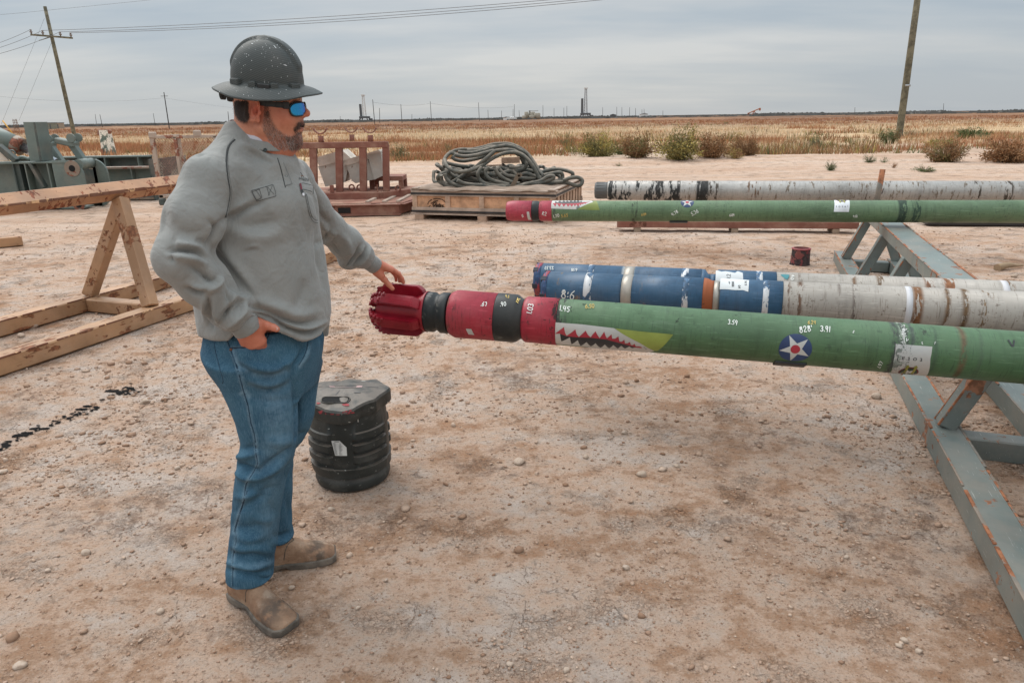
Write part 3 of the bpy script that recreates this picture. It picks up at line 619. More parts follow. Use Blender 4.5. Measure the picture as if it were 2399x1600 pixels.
a=gp(8.42,1.27,.65); mb=MB(); mb.cyl(a,a+Vector((.03,-.02,.42)),.028,n=12); mb.build('end_stop',m_greyr,e)
# tan rack
m_tedge=worn('dark_rust_edge',(.15,.055,.028),chip=(.36,.22,.12),amt=.8,scale=20,rough=.85,dust=.2)
UT=(.334,.9425); MT=frame_uv(UT,(0,0,0)); e=empty('pipe_rack',M=MT,label='tall tan steel A-frame rack with rust stains at left, empty',cat='pipe rack')
for (L,u0,u1) in ((-4.91,2.2,7.35),(-5.84,2.2,7.3)):
    mb=MB(); mb.beam(gp(u0,L,.065),gp(u1,L,.065),.15,.13,bev=.01); mb.build('base_rail',m_tan,e)
    mb=MB(); r=np.random.default_rng(int(-L*10)); u=u0
    while u<u1: l=r.uniform(.1,.5); w=r.uniform(.006,.014); mb.beam(gp(u,L+.0745,.127),gp(min(u1,u+l),L+.0745,.127),w,.012,bev=.002); u+=l+r.uniform(0,.12)
    mb.build('rust_edge',m_tedge,e)
for u in (4.62,2.4): mb=MB(); mb.beam(gp(u,-4.99,.062),gp(u,-5.76,.062),.13,.12,bev=.01); mb.build('cross_tube',m_tan,e)
mb=MB(); mb.beam(gp(1.2,-5.35,1.085),gp(7.4,-5.35,1.085),.125,.125,roll=rad(45),bev=.012); mb.build('top_beam',m_tanr,e)
mb=MB(); r=np.random.default_rng(6); u=1.2
while u<7.3: l=r.uniform(.1,.6); mb.beam(gp(u,-5.35+.0872,1.085),gp(u+l,-5.35+.0872,1.085),r.uniform(.006,.012),r.uniform(.012,.03),bev=.002); u+=l+r.uniform(0,.04)
mb.build('rust_edge',m_tedge,e)
for u0,u1 in ((4.50,4.72),(6.95,6.8),(2.5,2.7)):
    mb=MB(); mb.beam(gp(u0,-4.93,.13),gp(u1,-5.30,1.02),.105,.105,roll=rad(8),bev=.008,up=(1,0,0)); mb.build('leg',m_tan,e)
for u0,u1 in ((4.66,4.82),(6.8,6.95),(2.45,2.6)):
    mb=MB(); mb.beam(gp(u0,-5.82,.13),gp(u1,-5.38,1.02),.105,.105,roll=rad(8),bev=.008,up=(1,0,0)); mb.build('leg',m_tan,e)
# loose tan tube end at the left edge
a=G(-120,590);b=G(55,574,0); a[2]=b[2]=.065; mb=MB(); mb.beam(tuple(a),tuple(b),.12,.13,bev=.008); o=mb.build('steel_tube',m_tan); tag(o,'short end of a tan steel tube lying on the ground at the left edge','steel tube')
# brown channel on the ground behind the grey rack
m_rust=worn('brown_primer_steel',(.21,.080,.055),chip=(.09,.035,.022),amt=.6,scale=4,dust=.5,dustcol=(.38,.24,.17),rough=.8)
m_rustl=worn('dusty_brown_steel',(.25,.105,.070),chip=(.10,.04,.025),amt=.5,scale=5,dust=.65,dustcol=(.42,.27,.19),rough=.85)
a=Vector(G(1445,541));b=Vector(G(2003,545)); a.z=b.z=0; d=(b-a).normalized(); pr=Vector((-d.y,d.x,0)); e=empty('steel_channel',a,label='long flat brown steel channel lying on the ground behind the grey rack',cat='steel channel')
mb=MB(); up=Vector((0,0,1)); l=(b-a).length
mb.beam(up*.075,d*l+up*.075,.26,.012,bev=.002); mb.build('web',m_rustl,e)
for s,h in ((-1,.075),(1,.085)): mb=MB(); mb.beam(pr*.125*s+up*.115,pr*.125*s+d*l+up*.115,.016,.09,bev=.003); mb.build('flange',m_rust,e)
mb=MB(); [mb.beam(d*k+up*.034-pr*.13,d*k+up*.034+pr*.13,.1,.066) for k in (.3,l*.5,l-.3)]; mb.build('timber_packer',simple('grey_old_timber',(.30,.22,.16),.9,bump=.3),e)
# dark plank under the far tools at right, added for the ground shade there
a=Vector(G(2165,527));b=Vector(G(2700,533)); mb=MB(); mb.beam(a+up*.05,b+up*.05,.25,.07,bev=.006); tag(mb.build('ground_shade_strip',simple('ground_shade_dark',(.035,.03,.027),.8)),'dark plank lying on the ground behind the far green tool at right','shade_strip')
# ================================================================ TOOLS ON THE RACK
def wrapfn(R,eps=0.): return lambda x,u:(x,-math.sin(u/R)*(R+eps),math.cos(u/R)*(R+eps))
class Tool:
    def __init__(s,name,A,B,R,label,cat,length,group=None):
        A=Vector(A);B=Vector(B); s.R=R; s.d=(B-A).normalized(); s.M=rotM(s.d).to_4x4(); s.M.translation=A; s.inv=s.M.inverted(); s.len=length
        s.e=empty(name,M=s.M,label=label,cat=cat,group=group)
        s.Cl=s.inv@Vector(CAMP)
    def hit(s,px,py,R=None):
        """photo pixel -> (x along the tool, arc length from its top towards the camera)"""
        R=R or s.R; d=(s.inv.to_3x3()@Vector(ray(px,py))); o=s.Cl
        a=d.y*d.y+d.z*d.z; b=2*(o.y*d.y+o.z*d.z); c=o.y*o.y+o.z*o.z-R*R; D=b*b-4*a*c
        t=(-b-math.sqrt(D))/(2*a) if D>0 else -b/(2*a)
        p=o+d*t; return p.x,math.atan2(-p.y,p.z)*R
    def X(s,px,R=None):
        """x where the near side of the tool (45 deg down) is seen at photo column px"""
        R=R or s.R; lo,hi=-2.,14.
        f=lambda x:PROJ(s.M@Vector((x,-R*.94,R*.34)))[0]-px
        for _ in range(50):
            m=(lo+hi)/2
            if f(m)<0: lo=m
            else: hi=m
        return lo
    def lathe(s,name,prof,mat,n=48,fr=None,parent=None):
        mb=MB(); mb.lathe(prof,n,fr=fr); return mb.build(name,mat,parent or s.e)
    def flat(s,polys,lay,R=None,step=.010):
        """2D outlines (x,u) -> wrapped bmesh; returns MB"""
        R=R or s.R; b=bmesh.new()
        for P in polys:
            tri=tessellate_polygon([[Vector((p[0],p[1],0)) for p in P]]); vs=[b.verts.new((p[0],p[1],0)) for p in P]
            for t in tri:
                try: b.faces.new([vs[i] for i in t])
                except ValueError: pass
        if b.verts:
            us=[v.co.y for v in b.verts]; u=math.ceil(min(us)/step)*step
            while u<max(us):
                bmesh.ops.bisect_plane(b,geom=b.verts[:]+b.edges[:]+b.faces[:],plane_co=(0,u,0),plane_no=(0,1,0)); u+=step
        f=wrapfn(R,lay)
        for v in b.verts: v.co=f(v.co.x,v.co.y)
        bmesh.ops.recalc_face_normals(b,faces=b.faces[:])
        for fc in b.faces:
            c=fc.calc_center_median()
            if fc.normal.y*c.y+fc.normal.z*c.z<0: fc.normal_flip()
            fc.smooth=True
        return MB().add(b)
    def decal(s,name,pxpolys,mat,lay=.0008,R=None,parent=None,xu=False):
        P=[[p if xu else s.hit(p[0],p[1],R) for p in Q] for Q in pxpolys]; return s.flat(P,lay,R).build(name,mat,parent or s.e)
    def chalk(s,text,px,py,h,mat,ang=0.,w=None,R=None,asp=.62,lay=.0022,jit=.05,name='chalk_mark'):
        """handwriting: strokes laid out in the photo's plane, then put on the tool's skin"""
        P=[]; w=w or h*.15; ca,sa=math.cos(rad(ang)),math.sin(rad(ang)); r=random.Random(text+str(px)); x=-text_w(text)*asp*h/2
        for ch in text:
            for st in GLYPH.get(ch,[]):
                q=[(x+(gx+r.uniform(-jit,jit))*asp*h,(.5-gy-r.uniform(-jit,jit))*h) for gx,gy in st]
                q=[(px+a*ca-b_*sa,py+a*sa+b_*ca) for a,b_ in q]; q=smooth2(q)
                P+=ribbon2(q,w)
            x+=GW.get(ch,1.15)*asp*h
        return s.decal(name,P,mat,lay,R)
GW={'.':.45,':':.5,'1':.6,' ':.6,"'":.4,'/':.7}
def text_w(t): return sum(GW.get(c,1.15) for c in t)
def _arc(cx,cy,rx,ry,a0,a1,n=9): return [(cx+rx*math.cos(rad(a0+(a1-a0)*i/n)),cy+ry*math.sin(rad(a0+(a1-a0)*i/n))) for i in range(n+1)]
GLYPH={'0':[_arc(.5,.5,.42,.5,90,450,14)],'1':[[(.25,1),(.2,0)]],'2':[[(.1,.78)]+_arc(.45,.74,.33,.26,150,-30,6)+[(.05,0),(.9,.04)]],
'3':[_arc(.4,.75,.34,.25,140,-80,6)+_arc(.42,.26,.4,.26,80,-140,7)],'4':[[(.25,1),(.08,.42),(.9,.5)],[(.75,.95),(.66,0)]],'5':[[(.9,.98),(.3,.95),(.22,.55)]+_arc(.42,.3,.4,.3,100,-130,7)],
'6':[[(.75,1),(.25,.6)]+_arc(.45,.27,.36,.27,160,510,11)],'7':[[(.05,.92),(.9,.98),(.35,0)]],'8':[_arc(.45,.75,.28,.24,60,-270,8)+_arc(.48,.26,.36,.26,90,-290,10)],
'9':[_arc(.42,.72,.32,.27,20,380,11)+[(.7,.4),(.55,0)]],'.':[[(.08,.02),(.2,.1)]],':':[[(.1,.2),(.2,.28)],[(.1,.62),(.2,.7)]],'R':[[(.12,0),(.2,1),(.75,.85),(.7,.55),(.2,.5),(.85,0)]],"'":[[(.1,1),(.16,.75)]],
'/':[[(.6,1),(.1,0)]],'B':[[(.12,0),(.2,1),(.7,.85),(.2,.53),(.8,.3),(.12,0)]],'V':[[(0,.9),(.45,0),(.9,.8),(.85,.55)]],'K':[[(.15,1),(.1,0)],[(.7,.95),(.12,.45),(.8,0)]],'F':[[(.8,1),(.2,1),(.12,0)],[(.15,.52),(.65,.55)]]}
def smooth2(q):
    if len(q)<3: return q
    o=[q[0]]
    for a,b in zip(q,q[1:]): o+=[(a[0]*.75+b[0]*.25,a[1]*.75+b[1]*.25),(a[0]*.25+b[0]*.75,a[1]*.25+b[1]*.75)]
    return o+[q[-1]]
def ribbon2(q,w):
    out=[]
    for i,(a,b) in enumerate(zip(q,q[1:])):
        dx,dy=b[0]-a[0],b[1]-a[1]; l=math.hypot(dx,dy)
        if l<1e-6: continue
        nx,ny=-dy/l*w/2,dx/l*w/2; ex,ey=dx/l*w*.35,dy/l*w*.35
        out.append([(a[0]+nx-ex,a[1]+ny-ey),(b[0]+nx+ex,b[1]+ny+ey),(b[0]-nx+ex,b[1]-ny+ey),(a[0]-nx-ex,a[1]-ny-ey)])
    return out
def pipe_mat(name,col,bands=(),chip=(.10,.06,.04),amt=.35,scale=7,rough=.45,dirt=(.10,.10,.085),dust=.12,dustcol=(.40,.32,.25),smear=0.,flecks=.5,metal=0.,spec=.5):
    """paint on a round tool; bands = (x0,x1,colour,density,fineness) of scuffs running round it"""
    t=NT(name); co=t.coord(); lo=tuple(c*.88 for c in col); hi=tuple(min(1,c*1.1) for c in col)
    c=t.mix(t.step(t.noise(1.6,4),.35,.65),lo,hi)
    c=t.mix(t.math('MULTIPLY',t.step(t.noise(3,6,.7,off=(3,1,2)),.48,.75),dust),c,dustcol)
    gl=t.noise(1,5,.62,sc=(26,2.5,2.5),off=(2,2,7)); c=t.mix(t.math('MULTIPLY',t.step(gl,.50,.72),.42),c,tuple(x*.45 for x in col)); sm=t.noise(5,6,.68,sc=(1,1,1),off=(9,9,1)); c=t.mix(t.math('MULTIPLY',t.step(sm,.50,.68),.38),c,tuple(x*.5+.008 for x in col)); hl=t.noise(1,4,.6,sc=(6,30,30),off=(4,1,8)); c=t.mix(t.math('MULTIPLY',t.step(hl,.55,.75),.22),c,tuple(min(1,x*1.25+.10) for x in col))
    # fine scratches along and around
    a=t.noise(1,4,.6,sc=(220,14,14)); b=t.noise(1,4,.6,sc=(10,160,160),off=(1,2,3)); c=t.mix(t.math('MULTIPLY',t.step(a,.58,.66),.55),c,dirt); c=t.mix(t.math('MULTIPLY',t.step(b,.60,.68),.5),c,tuple(min(1,x*1.7+.05) for x in col))
    fl=t.math('MULTIPLY',t.step(t.noise(44,5,.7),.60,.63),t.step(t.noise(3.3,3,off=(6,6,6)),.46,.58)); c=t.mix(t.math('MULTIPLY',fl,flecks),c,dirt)
    ch=t.noise(scale,7,.66,dist=.4); m=t.math('ADD',t.math('MULTIPLY',ch,.62),t.math('MULTIPLY',t.noise(1.7,2,off=(3,9,2)),.38)); th=.72-.22*amt; cm=t.step(m,th,th+.015); c=t.mix(cm,c,chip)
    hsum=cm; x=t.n('ShaderNodeSeparateXYZ',{0:co}).outputs[0]
    for i,(x0,x1,bc,dens,fin_) in enumerate(bands):
        win=t.math('MULTIPLY',t.step(x,x0-.010,x0+.012),t.step(x,x1+.010,x1-.012))
        nz=t.noise(1,6,.7,sc=(38*fin_,9*fin_,9*fin_),off=(i*3.1,i,i*1.7)); mk=t.math('MULTIPLY',win,t.step(nz,.66-.3*dens,.70-.3*dens)); c=t.mix(mk,c,t.mix(t.step(t.noise(45,4),.4,.6),bc,tuple(min(1,v*1.5) for v in bc))); hsum=t.math('MAXIMUM',hsum,mk)
    t.bump(t.math('SUBTRACT',t.noise(70,4,.6),t.math('MULTIPLY',hsum,.6)),.10,.003)
    return t.fin(c,t.math('ADD',t.math('ADD',rough,t.math('MULTIPLY',t.step(sm,.40,.66),.22)),t.math('MULTIPLY',hsum,.3)),metal,spec)
m_chalk=simple('white_paint_pen',(.72,.74,.70),.8,var=.05); m_yel=simple('yellow_paint_pen',(.55,.40,.12),.8,var=.1)
m_wdec=worn('white_vinyl',(.50,.51,.49),chip=(.16,.18,.16),amt=.6,scale=18,dust=.35,rough=.45); m_rdec=worn('red_vinyl',(.36,.025,.045),chip=(.2,.02,.03),amt=.3,scale=14,dust=.1,rough=.4); m_kdec=simple('black_vinyl',(.022,.024,.028),.45)
m_ydec=simple('olive_vinyl',(.22,.27,.055),.45,var=.2); m_bdec=simple('navy_vinyl',(.020,.045,.125),.4); m_maroon=simple('maroon_vinyl',(.16,.015,.02),.4); m_olivd=simple('olive_gold_vinyl',(.26,.25,.045),.45); m_dgr=simple('dark_green_vinyl',(.025,.045,.03),.4)
def star(cx,cu,R,a0,inner=.40):
    p=[]
    for k in range(10):
        a=rad(a0+36*k); r=R*(1 if k%2==0 else inner); p.append((cx+r*math.sin(a),cu-r*math.cos(a)))
    return p
def disc(cx,cu,R,n=36,ru=None): return [(cx+R*math.cos(2*math.pi*k/n),cu+(ru or R)*math.sin(2*math.pi*k/n)) for k in range(n)]
# ---- near green tool with the bit
RN=.0985
NA=AD(923,724,3.10); NB=AD(2399,838,2.62)
T=Tool('drilling_motor',NA,NB,RN,'near green drilling motor with shark mouth and red bit under the hand','drilling tool',7.0,'drilling tools lying side by side on the grey rack')
X=T.X
m_red=pipe_mat('red_tool_paint',(.32,.014,.032),bands=[(X(1043),X(1056),(.10,.05,.03),.35,1.2),(X(1062),X(1066),(.06,.02,.02),.45,1.6),(X(1232),X(1235),(.05,.02,.02),.5,1.6),(X(1240),X(1243),(.05,.02,.02),.5,1.6),(X(1285),X(1310),(.04,.02,.02),.35,1.3)],chip=(.08,.02,.02),amt=.85,scale=22,rough=.42,dirt=(.08,.01,.015),dust=.10,flecks=.7)
bd=lambda a,b,c,d,f=1.:(X(a),X(b),c,d,f)
m_green=pipe_mat('green_tool_paint',(.060,.128,.056),bands=[bd(1296,1322,(.03,.035,.03),.62,1.3),bd(1322,1345,(.035,.05,.035),.25,1.6),bd(1480,1500,(.05,.09,.05),.2,1.5),bd(2092,2106,(.035,.04,.038),.82,1.),bd(2112,2122,(.5,.5,.47),.55,1.3),bd(2108,2130,(.05,.06,.05),.6,1.2),bd(2134,2145,(.04,.05,.045),.75,1.),bd(2252,2266,(.085,.055,.028),.80,1.3),bd(2298,2303,(.04,.06,.04),.8,1.3),bd(2190,2196,(.03,.05,.035),.7,1.2)],chip=(.03,.05,.03),amt=.50,scale=20,rough=.4,dirt=(.028,.06,.03),dust=.08,dustcol=(.3,.33,.22),flecks=.6)
m_blk=worn('black_tool_steel',(.015,.018,.019),chip=(.05,.05,.045),amt=.6,scale=14,spec=.3,dust=.16,dustcol=(.16,.14,.12),rough=.42)
m_bit=NT('red_bit_paint'); _c=m_bit.mix(m_bit.step(m_bit.noise(9,4),.35,.65),(.185,.004,.012),(.27,.008,.020)); _c=m_bit.mix(m_bit.math('MULTIPLY',m_bit.step(m_bit.noise(22,5,.6),.6,.66),.35),_c,(.12,.006,.014)); m_bit.bump(m_bit.noise(90,4,.6),.35,.003); m_bit=m_bit.fin(_c,.36,.0,.4)
xb0=X(863)-.012; xb1=X(980)
BR=.1135
def bladeprof(): return [(0,.030),(.004,.052),(.012,.074),(.026,.092),(.045,.103),(.068,.1125),(.10,.1135),(xb1-xb0-.03,.1135),(xb1-xb0-.004,.093)]
T.lathe('bit_body',[(xb0+.020,.0),(xb0+.021,.045),(xb0+.035,.060),(xb0+.06,.066),(xb1-.03,.068),(xb1+.006,.090),(xb1+.012,.090)],m_bit,40)
NB_=6; rr_=np.random.default_rng(3)
for k in range(NB_):
    b=bmesh.new(); prof=bladeprof(); cen=rad(-13+k*360/NB_); cols=5; grid=[]
    for x,r in prof:
        hw=.0225/max(r,.05)*(1.15 if x>.03 else .85); tw=rad(7)*(x/.23)
        grid.append([b.verts.new((xb0+x,-math.sin(cen+tw+hw*(2*j/(cols-1)-1))*r,math.cos(cen+tw+hw*(2*j/(cols-1)-1))*r)) for j in range(cols)])
    for p,q in zip(grid,grid[1:]):
        for j in range(cols-1): b.faces.new((p[j],p[j+1],q[j+1],q[j]))
    # flanks sink into the core
    def core(v,f): rr=math.hypot(v.co.y,v.co.z); s_=.052/rr if rr>.052 else .5; return b.verts.new((v.co.x+(.012 if v.co.x<xb0+.02 else 0),v.co.y*s_*f,v.co.z*s_*f))
    for j in (0,cols-1):
        c=[core(g[j],1.0) for g in grid]
        for i in range(len(grid)-1): b.faces.new((grid[i][j],grid[i+1][j],c[i+1],c[i]))
        if j==0: cl_=c
        else: cr_=c
    for i in (0,len(grid)-1): b.faces.new([grid[i][j] for j in range(cols)]+[cr_[i],cl_[i]])
    bmesh.ops.recalc_face_normals(b,faces=b.faces[:])
    bmesh.ops.bevel(b,geom=[e_ for e_ in b.edges if len(e_.link_faces)==2 and e_.calc_face_angle(0)>.6],offset=.0035,segments=2,affect='EDGES')
    mb=MB(); mb.add(b,smooth=False); bl=mb.build('blade',m_bit,T.e)
    # cutters: short studs along the leading edge of the nose
    for i,(x,r) in enumerate([(.004,.045),(.006,.060),(.013,.076),(.024,.090),(.040,.101),(.058,.107),(.078,.109)]):
        for row,off in ((0,-.018),(1,.010)):
            if row and i not in (1,3,5): continue
            a=cen+rad(7)*(x/.23)+off/max(r,.05); rd=Vector((0,-math.sin(a),math.cos(a))); tg=Vector((0,-math.cos(a),-math.sin(a)))
            nx=Vector((-1 if x<.01 else -.75 if x<.03 else -.3,0,0)); n_=(rd+nx).normalized(); p=Vector((xb0+x,0,0))+rd*(r-.003)
            c_=p+n_*.003; mb=MB(); mb.cyl(c_-tg*.009*(-1),c_-tg*.008,.0068,n=12); mb.build('cutter',m_bit,bl)
T.lathe('bit_shank',[(xb1+.004,.088),(X(1003),.088),(X(1008),.080),(X(1014),.080),(X(1018),.086),(X(1022),.090),(X(1036),.090),(X(1040),.086)],m_blk)
mb=MB(); xa=(xb1+X(1003))/2+.008
for a in (rad(-18),rad(162)):
    Rm=Matrix.Rotation(-a,3,'X'); mb.box(Rm@Vector((xa,0,.0835)),(.026,.034,.008),Rm,.003)
mb.build('breaker_flat',simple('bright_worn_steel',(.045,.048,.046),.45,.2),T.e)
T.lathe('pin',[(X(1038),.062),(X(1056),.062)],m_blk)
T.lathe('red_sleeve',[(X(1043),.088),(X(1045),.094),(X(1056),.1035),(X(1060),.1045),(X(1154),.1035)],m_red,56)
T.lathe('black_collar',[(X(1154),.1030),(X(1158),.1040),(X(1198),.1035),(X(1203),.1005),(X(1213),.087),(X(1224),.086)],m_blk,56)
T.lathe('red_sleeve',[(X(1219),.088),(X(1221),.093),(X(1226),.0985),(X(1302),.1000)],m_red,56)
T.lathe('green_body',[(X(1302),.0975),(X(1304),.0985),(X(1500),.0985),(X(1502),.0975),(X(1990),.0975),(X(1993),.0985),(X(2250),.0985),(9.,.0985)],m_green,64)
# marks
z1=lambda x,y:(840+x/4.702,600+y/4.702); z2=lambda x,y:(1200+x/3.918,580+y/3.918); z3=lambda x,y:(1750+x/3.622,600+y/3.622)
T.chalk('.67',1134.6,712.7,9.5,m_chalk,3,R=.1042); T.chalk('.90',1179,713,9,m_chalk,-3,R=.104); T.chalk('4.5',1188.8,695.5,6,m_yel,10,R=.104); T.chalk('4R',1211,704,11,m_yel,-55,R=.098)
T.chalk('1.03',1242,723,12,m_chalk,-78,R=.0995); T.chalk('1.45',1323.8,724,12,m_chalk,8); T.chalk('6.50',1382,718,9,m_yel,-3); T.chalk('3.59',1717,755.6,10,m_chalk,6); T.chalk('828\'',1888,771,13,m_chalk,-8,w=2.); T.chalk('3.91',1934,771,12,m_chalk,3,w=2.)
T.chalk('6.24',1902,756,8,m_yel,2); T.chalk('R',2000,778,6,m_chalk,15,w=.8); T.chalk('K',2161,804,6,m_chalk,-10,w=.8); T.chalk('F',2191,804,6,m_chalk,5,w=.8); T.chalk('R',2118,778,13,m_chalk,-6); T.chalk('V',2125,797,9,m_chalk,20); T.chalk("1.97",2062,853,8,m_chalk,-62)
T.chalk('V',2372,805,22,m_kdec,-15,w=3.5,name='scuff_mark')
mo=T.decal('shark_mouth',[[z2(*p) for p in ((388,686),(640,705),(780,722),(935,740),(1010,790),(1180,880),(1305,948),(1218,962),(1100,955),(900,935),(640,905),(400,882))]],m_wdec,.0007)
top=[(392,790),(430,762),(475,728),(487,785),(500,808),(545,778),(580,750),(592,795),(612,820),(645,790),(675,762),(695,800),(720,822),(740,795),(765,768),(785,805),(803,830),(825,800),(845,772),(858,810),(870,832),(890,815),(912,795),(918,835),(945,835),(975,813),(985,862),(1005,862),(1030,845),(1035,878),(1058,878),(1080,863),(1090,893),(1108,893),(1122,880),(1135,905),(1165,905),(1190,912)]
bot=[(1190,920),(1150,918),(1060,893),(960,868),(868,842),(720,826),(600,822),(500,812),(440,790)]
T.decal('gum',[[z2(*p) for p in top+bot]],m_rdec,.0014,parent=mo)
jag=[(1190,918),(1125,916),(1100,922),(1075,905),(1035,925),(1000,898),(970,925),(928,893),(890,923),(850,888),(810,918),(765,876),(722,905),(682,866),(628,900),(602,848),(545,886),(530,824),(452,860),(440,798),(392,792),(440,786)]
T.decal('mouth_interior',[[z2(*p) for p in jag[-1:]+bot[::-1][1:]+jag[:-2]]],m_kdec,.0012,parent=mo)
T.decal('corner_flash',[[z2(*p) for p in ((942,742),(1160,768),(1480,797),(1330,947),(1300,945),(1180,880),(1010,790))]],m_ydec,.0010,parent=mo)
cx,cu=T.hit(*z3(410,790)); Rr=abs(T.hit(*z3(552,790))[0]-T.hit(*z3(268,785))[0])/2
ro=T.flat([disc(cx,cu,Rr)],.0008).build('star_roundel',m_bdec,T.e); T.flat([star(cx,cu,Rr*.97,-28)],.0014).build('white_star',m_wdec,ro); T.flat([disc(cx,cu,Rr*.29)],.0020).build('red_centre',m_rdec,ro)
mb=MB(); xs0,xs1=X(1826),X(1903); 
for a_ in (rad(150),): Rm=Matrix.Rotation(a_,3,'X'); c=Rm@Vector(((xs0+xs1)/2,0,RN-.001)); mb.box(c,(xs1-xs0,.050,.014),Rm,.003)
mb.build('kick_pad',m_blk,T.e)
T.decal('white_tape',[[z1(*p) for p in ((1182,800),(1242,803),(1277,868),(1212,862))]],m_wdec,.0006,R=.1040)
st=T.decal('label_sticker',[[z3(*p) for p in ((1262,745),(1572,768),(1556,870),(1515,1028),(1300,1010),(1213,1000),(1240,900))]],m_wdec,.0008)
def text_on(T,txt,cpx,cpy,hpx,flip,mat,lay,parent,name='lettering',spacing=1.6,R=None):
    cu=bpy.data.curves.new('t','FONT'); cu.body=txt; cu.size=1; cu.align_x='CENTER'; cu.space_character=spacing; ob=bpy.data.objects.new('t',cu); COL.objects.link(ob)
    dg=bpy.context.evaluated_depsgraph_get(); me=bpy.data.meshes.new_from_object(ob.evaluated_get(dg)); 
    c=T.hit(cpx,cpy,R); s=abs(T.hit(cpx,cpy-hpx*.5,R)[1]-T.hit(cpx,cpy+hpx*.5,R)[1])/.5; f=-1 if flip else 1; b=bmesh.new(); b.from_mesh(me)
    for v in b.verts: v.co=Vector((c[0]+f*v.co.x*s,c[1]-f*(v.co.y-.25)*s,0))
    bmesh.ops.remove_doubles(b,verts=b.verts[:],dist=1e-6); w_=wrapfn(R or T.R,lay)
    for v in b.verts: v.co=w_(v.co.x,v.co.y)
    mb=MB(); mb.add(b); bpy.data.objects.remove(ob); bpy.data.curves.remove(cu); return mb.build(name,mat,parent)
text_on(T,'total',2131,840.5,7.5,True,m_kdec,.0016,st,spacing=1.75)
def emblem(T,cx,cu,R,flip,parent):
    f=-1 if flip else 1
    T.flat([disc(cx,cu,R)],.0015).build('emblem_ring',m_maroon,parent); T.flat([disc(cx,cu,R*.88)],.0019).build('emblem_ground',m_dgr,parent)
    T.flat([star(cx,cu,R*.86,180 if flip else 0,.34),],.0023).build('emblem_star',m_wdec,parent)
    for s in (-1,1):
        x=cx+s*R*.42; w_=R*.13; a=cu+f*R*.3; b=cu+f*R*1.05*(-1 if not flip else -1)*-1
        tip=cu-R*1.35 if flip else cu+R*1.35; base_=cu+R*.35 if flip else cu-R*.35; q=.75
        T.flat([[(x-w_,base_),(x+w_,base_),(x+w_,cu+(tip-cu)*q),(x-w_,cu+(tip-cu)*q)],[(x-w_*1.9,cu+(tip-cu)*q),(x+w_*1.9,cu+(tip-cu)*q),(x,tip)]],.0027).build('emblem_arrow',m_olivd,parent)
ex,eu=T.hit(*z3(1375,975)); emblem(T,ex,eu+.008,.034,True,st)
# scraped lines across the tool beside the sticker
r=random.Random(5)
P=[]
for base in (1265,1310,1345,1395,1235,1290,1370):
    for k in range(60):
        y=r.uniform(600,1005); x=base+(700-y)*.12+r.gauss(0,9)+(18 if y<760 else 0); c=z3(x,y); P.append([(c[0]+r.uniform(-1.0,1.0),c[1]+r.uniform(-1.4,1.4)) for _ in range(4)])
Pq=[]
for q in P:
    cxx=sum(a for a,_ in q)/4; cyy=sum(b for _,b in q)/4; q.sort(key=lambda p:math.atan2(p[1]-cyy,p[0]-cxx)); Pq.append(q)
T.decal('scrape_marks',Pq,m_kdec,.0030)
P=[]
for k in range(70):
    y=r.uniform(590,745); x=1325+(700-y)*.1+r.gauss(0,12); c=z3(x,y); P.append([(c[0]-.8,c[1]-1),(c[0]+.9,c[1]-.8),(c[0]+.7,c[1]+1.2),(c[0]-.9,c[1]+.9)])
T.decal('paint_flakes',P,m_wdec,.0032)
# ---- far green tool
FA=AD(1189,494.5,7.06); FB=AD(2399,496,6.15)
F_=Tool('drilling_motor',FA,FB,.1,'far green drilling motor with shark mouth but no drill bit','drilling tool',8.5,'drilling tools lying side by side on the grey rack'); X=F_.X
m_red2=pipe_mat('red_tool_paint_far',(.36,.03,.055),bands=[(X(1262),X(1268),(.08,.02,.02),.4,1.)],chip=(.10,.02,.025),amt=.3,scale=14,dirt=(.1,.012,.02),dust=.1)
bd=lambda a,b,c,d,f=1.:(X(a),X(b),c,d,f)
m_green2=pipe_mat('green_tool_paint_far',(.105,.175,.088),bands=[bd(1296,1302,(.04,.05,.04),.6,1.),bd(1478,1494,(.045,.06,.04),.45,1.),bd(2106,2128,(.02,.04,.025),.75,.8),bd(2138,2160,(.03,.055,.035),.55,.8)],chip=(.05,.07,.04),amt=.25,scale=12,dirt=(.03,.055,.03),dust=.08,flecks=.6)
F_.lathe('red_sleeve',[(X(1184),.088),(X(1187),.094),(X(1196),.101),(X(1244),.101)],m_red2,48); F_.lathe('black_collar',[(X(1244),.0985),(X(1246),.1),(X(1256),.0995),(X(1260),.092),(X(1264),.092)],m_blk,48)
F_.lathe('red_sleeve',[(X(1261),.090),(X(1264),.1),(X(1291),.1005),(X(1292),.095)],m_red2,48); F_.lathe('green_body',[(X(1292),.098),(X(1294),.1),(X(1405),.1),(9,.1)],m_green2,56)
z6=lambda x,y:(1160+x/9.796,440+y/9.796)
mo=F_.decal('shark_mouth',[[z6(*p) for p in ((1320,272),(1290,380),(1285,480),(1560,490),(1830,500),(1905,482),(2250,332),(2190,280),(1700,268))]],m_wdec,.001)
F_.decal('gum',[[z6(*p) for p in ((1310,355),(1330,372),(1378,440),(1415,370),(1478,442),(1525,372),(1575,440),(1630,380),(1672,442),(1718,392),(1758,440),(1800,388),(1830,435),(1862,390),(1905,432),(1940,382),(1960,410),(1990,372),(2015,392),(2040,362),(2070,378),(2100,352),(2190,325),(2030,345),(1860,362),(1600,372),(1450,362))]],m_rdec,.0018,parent=mo)
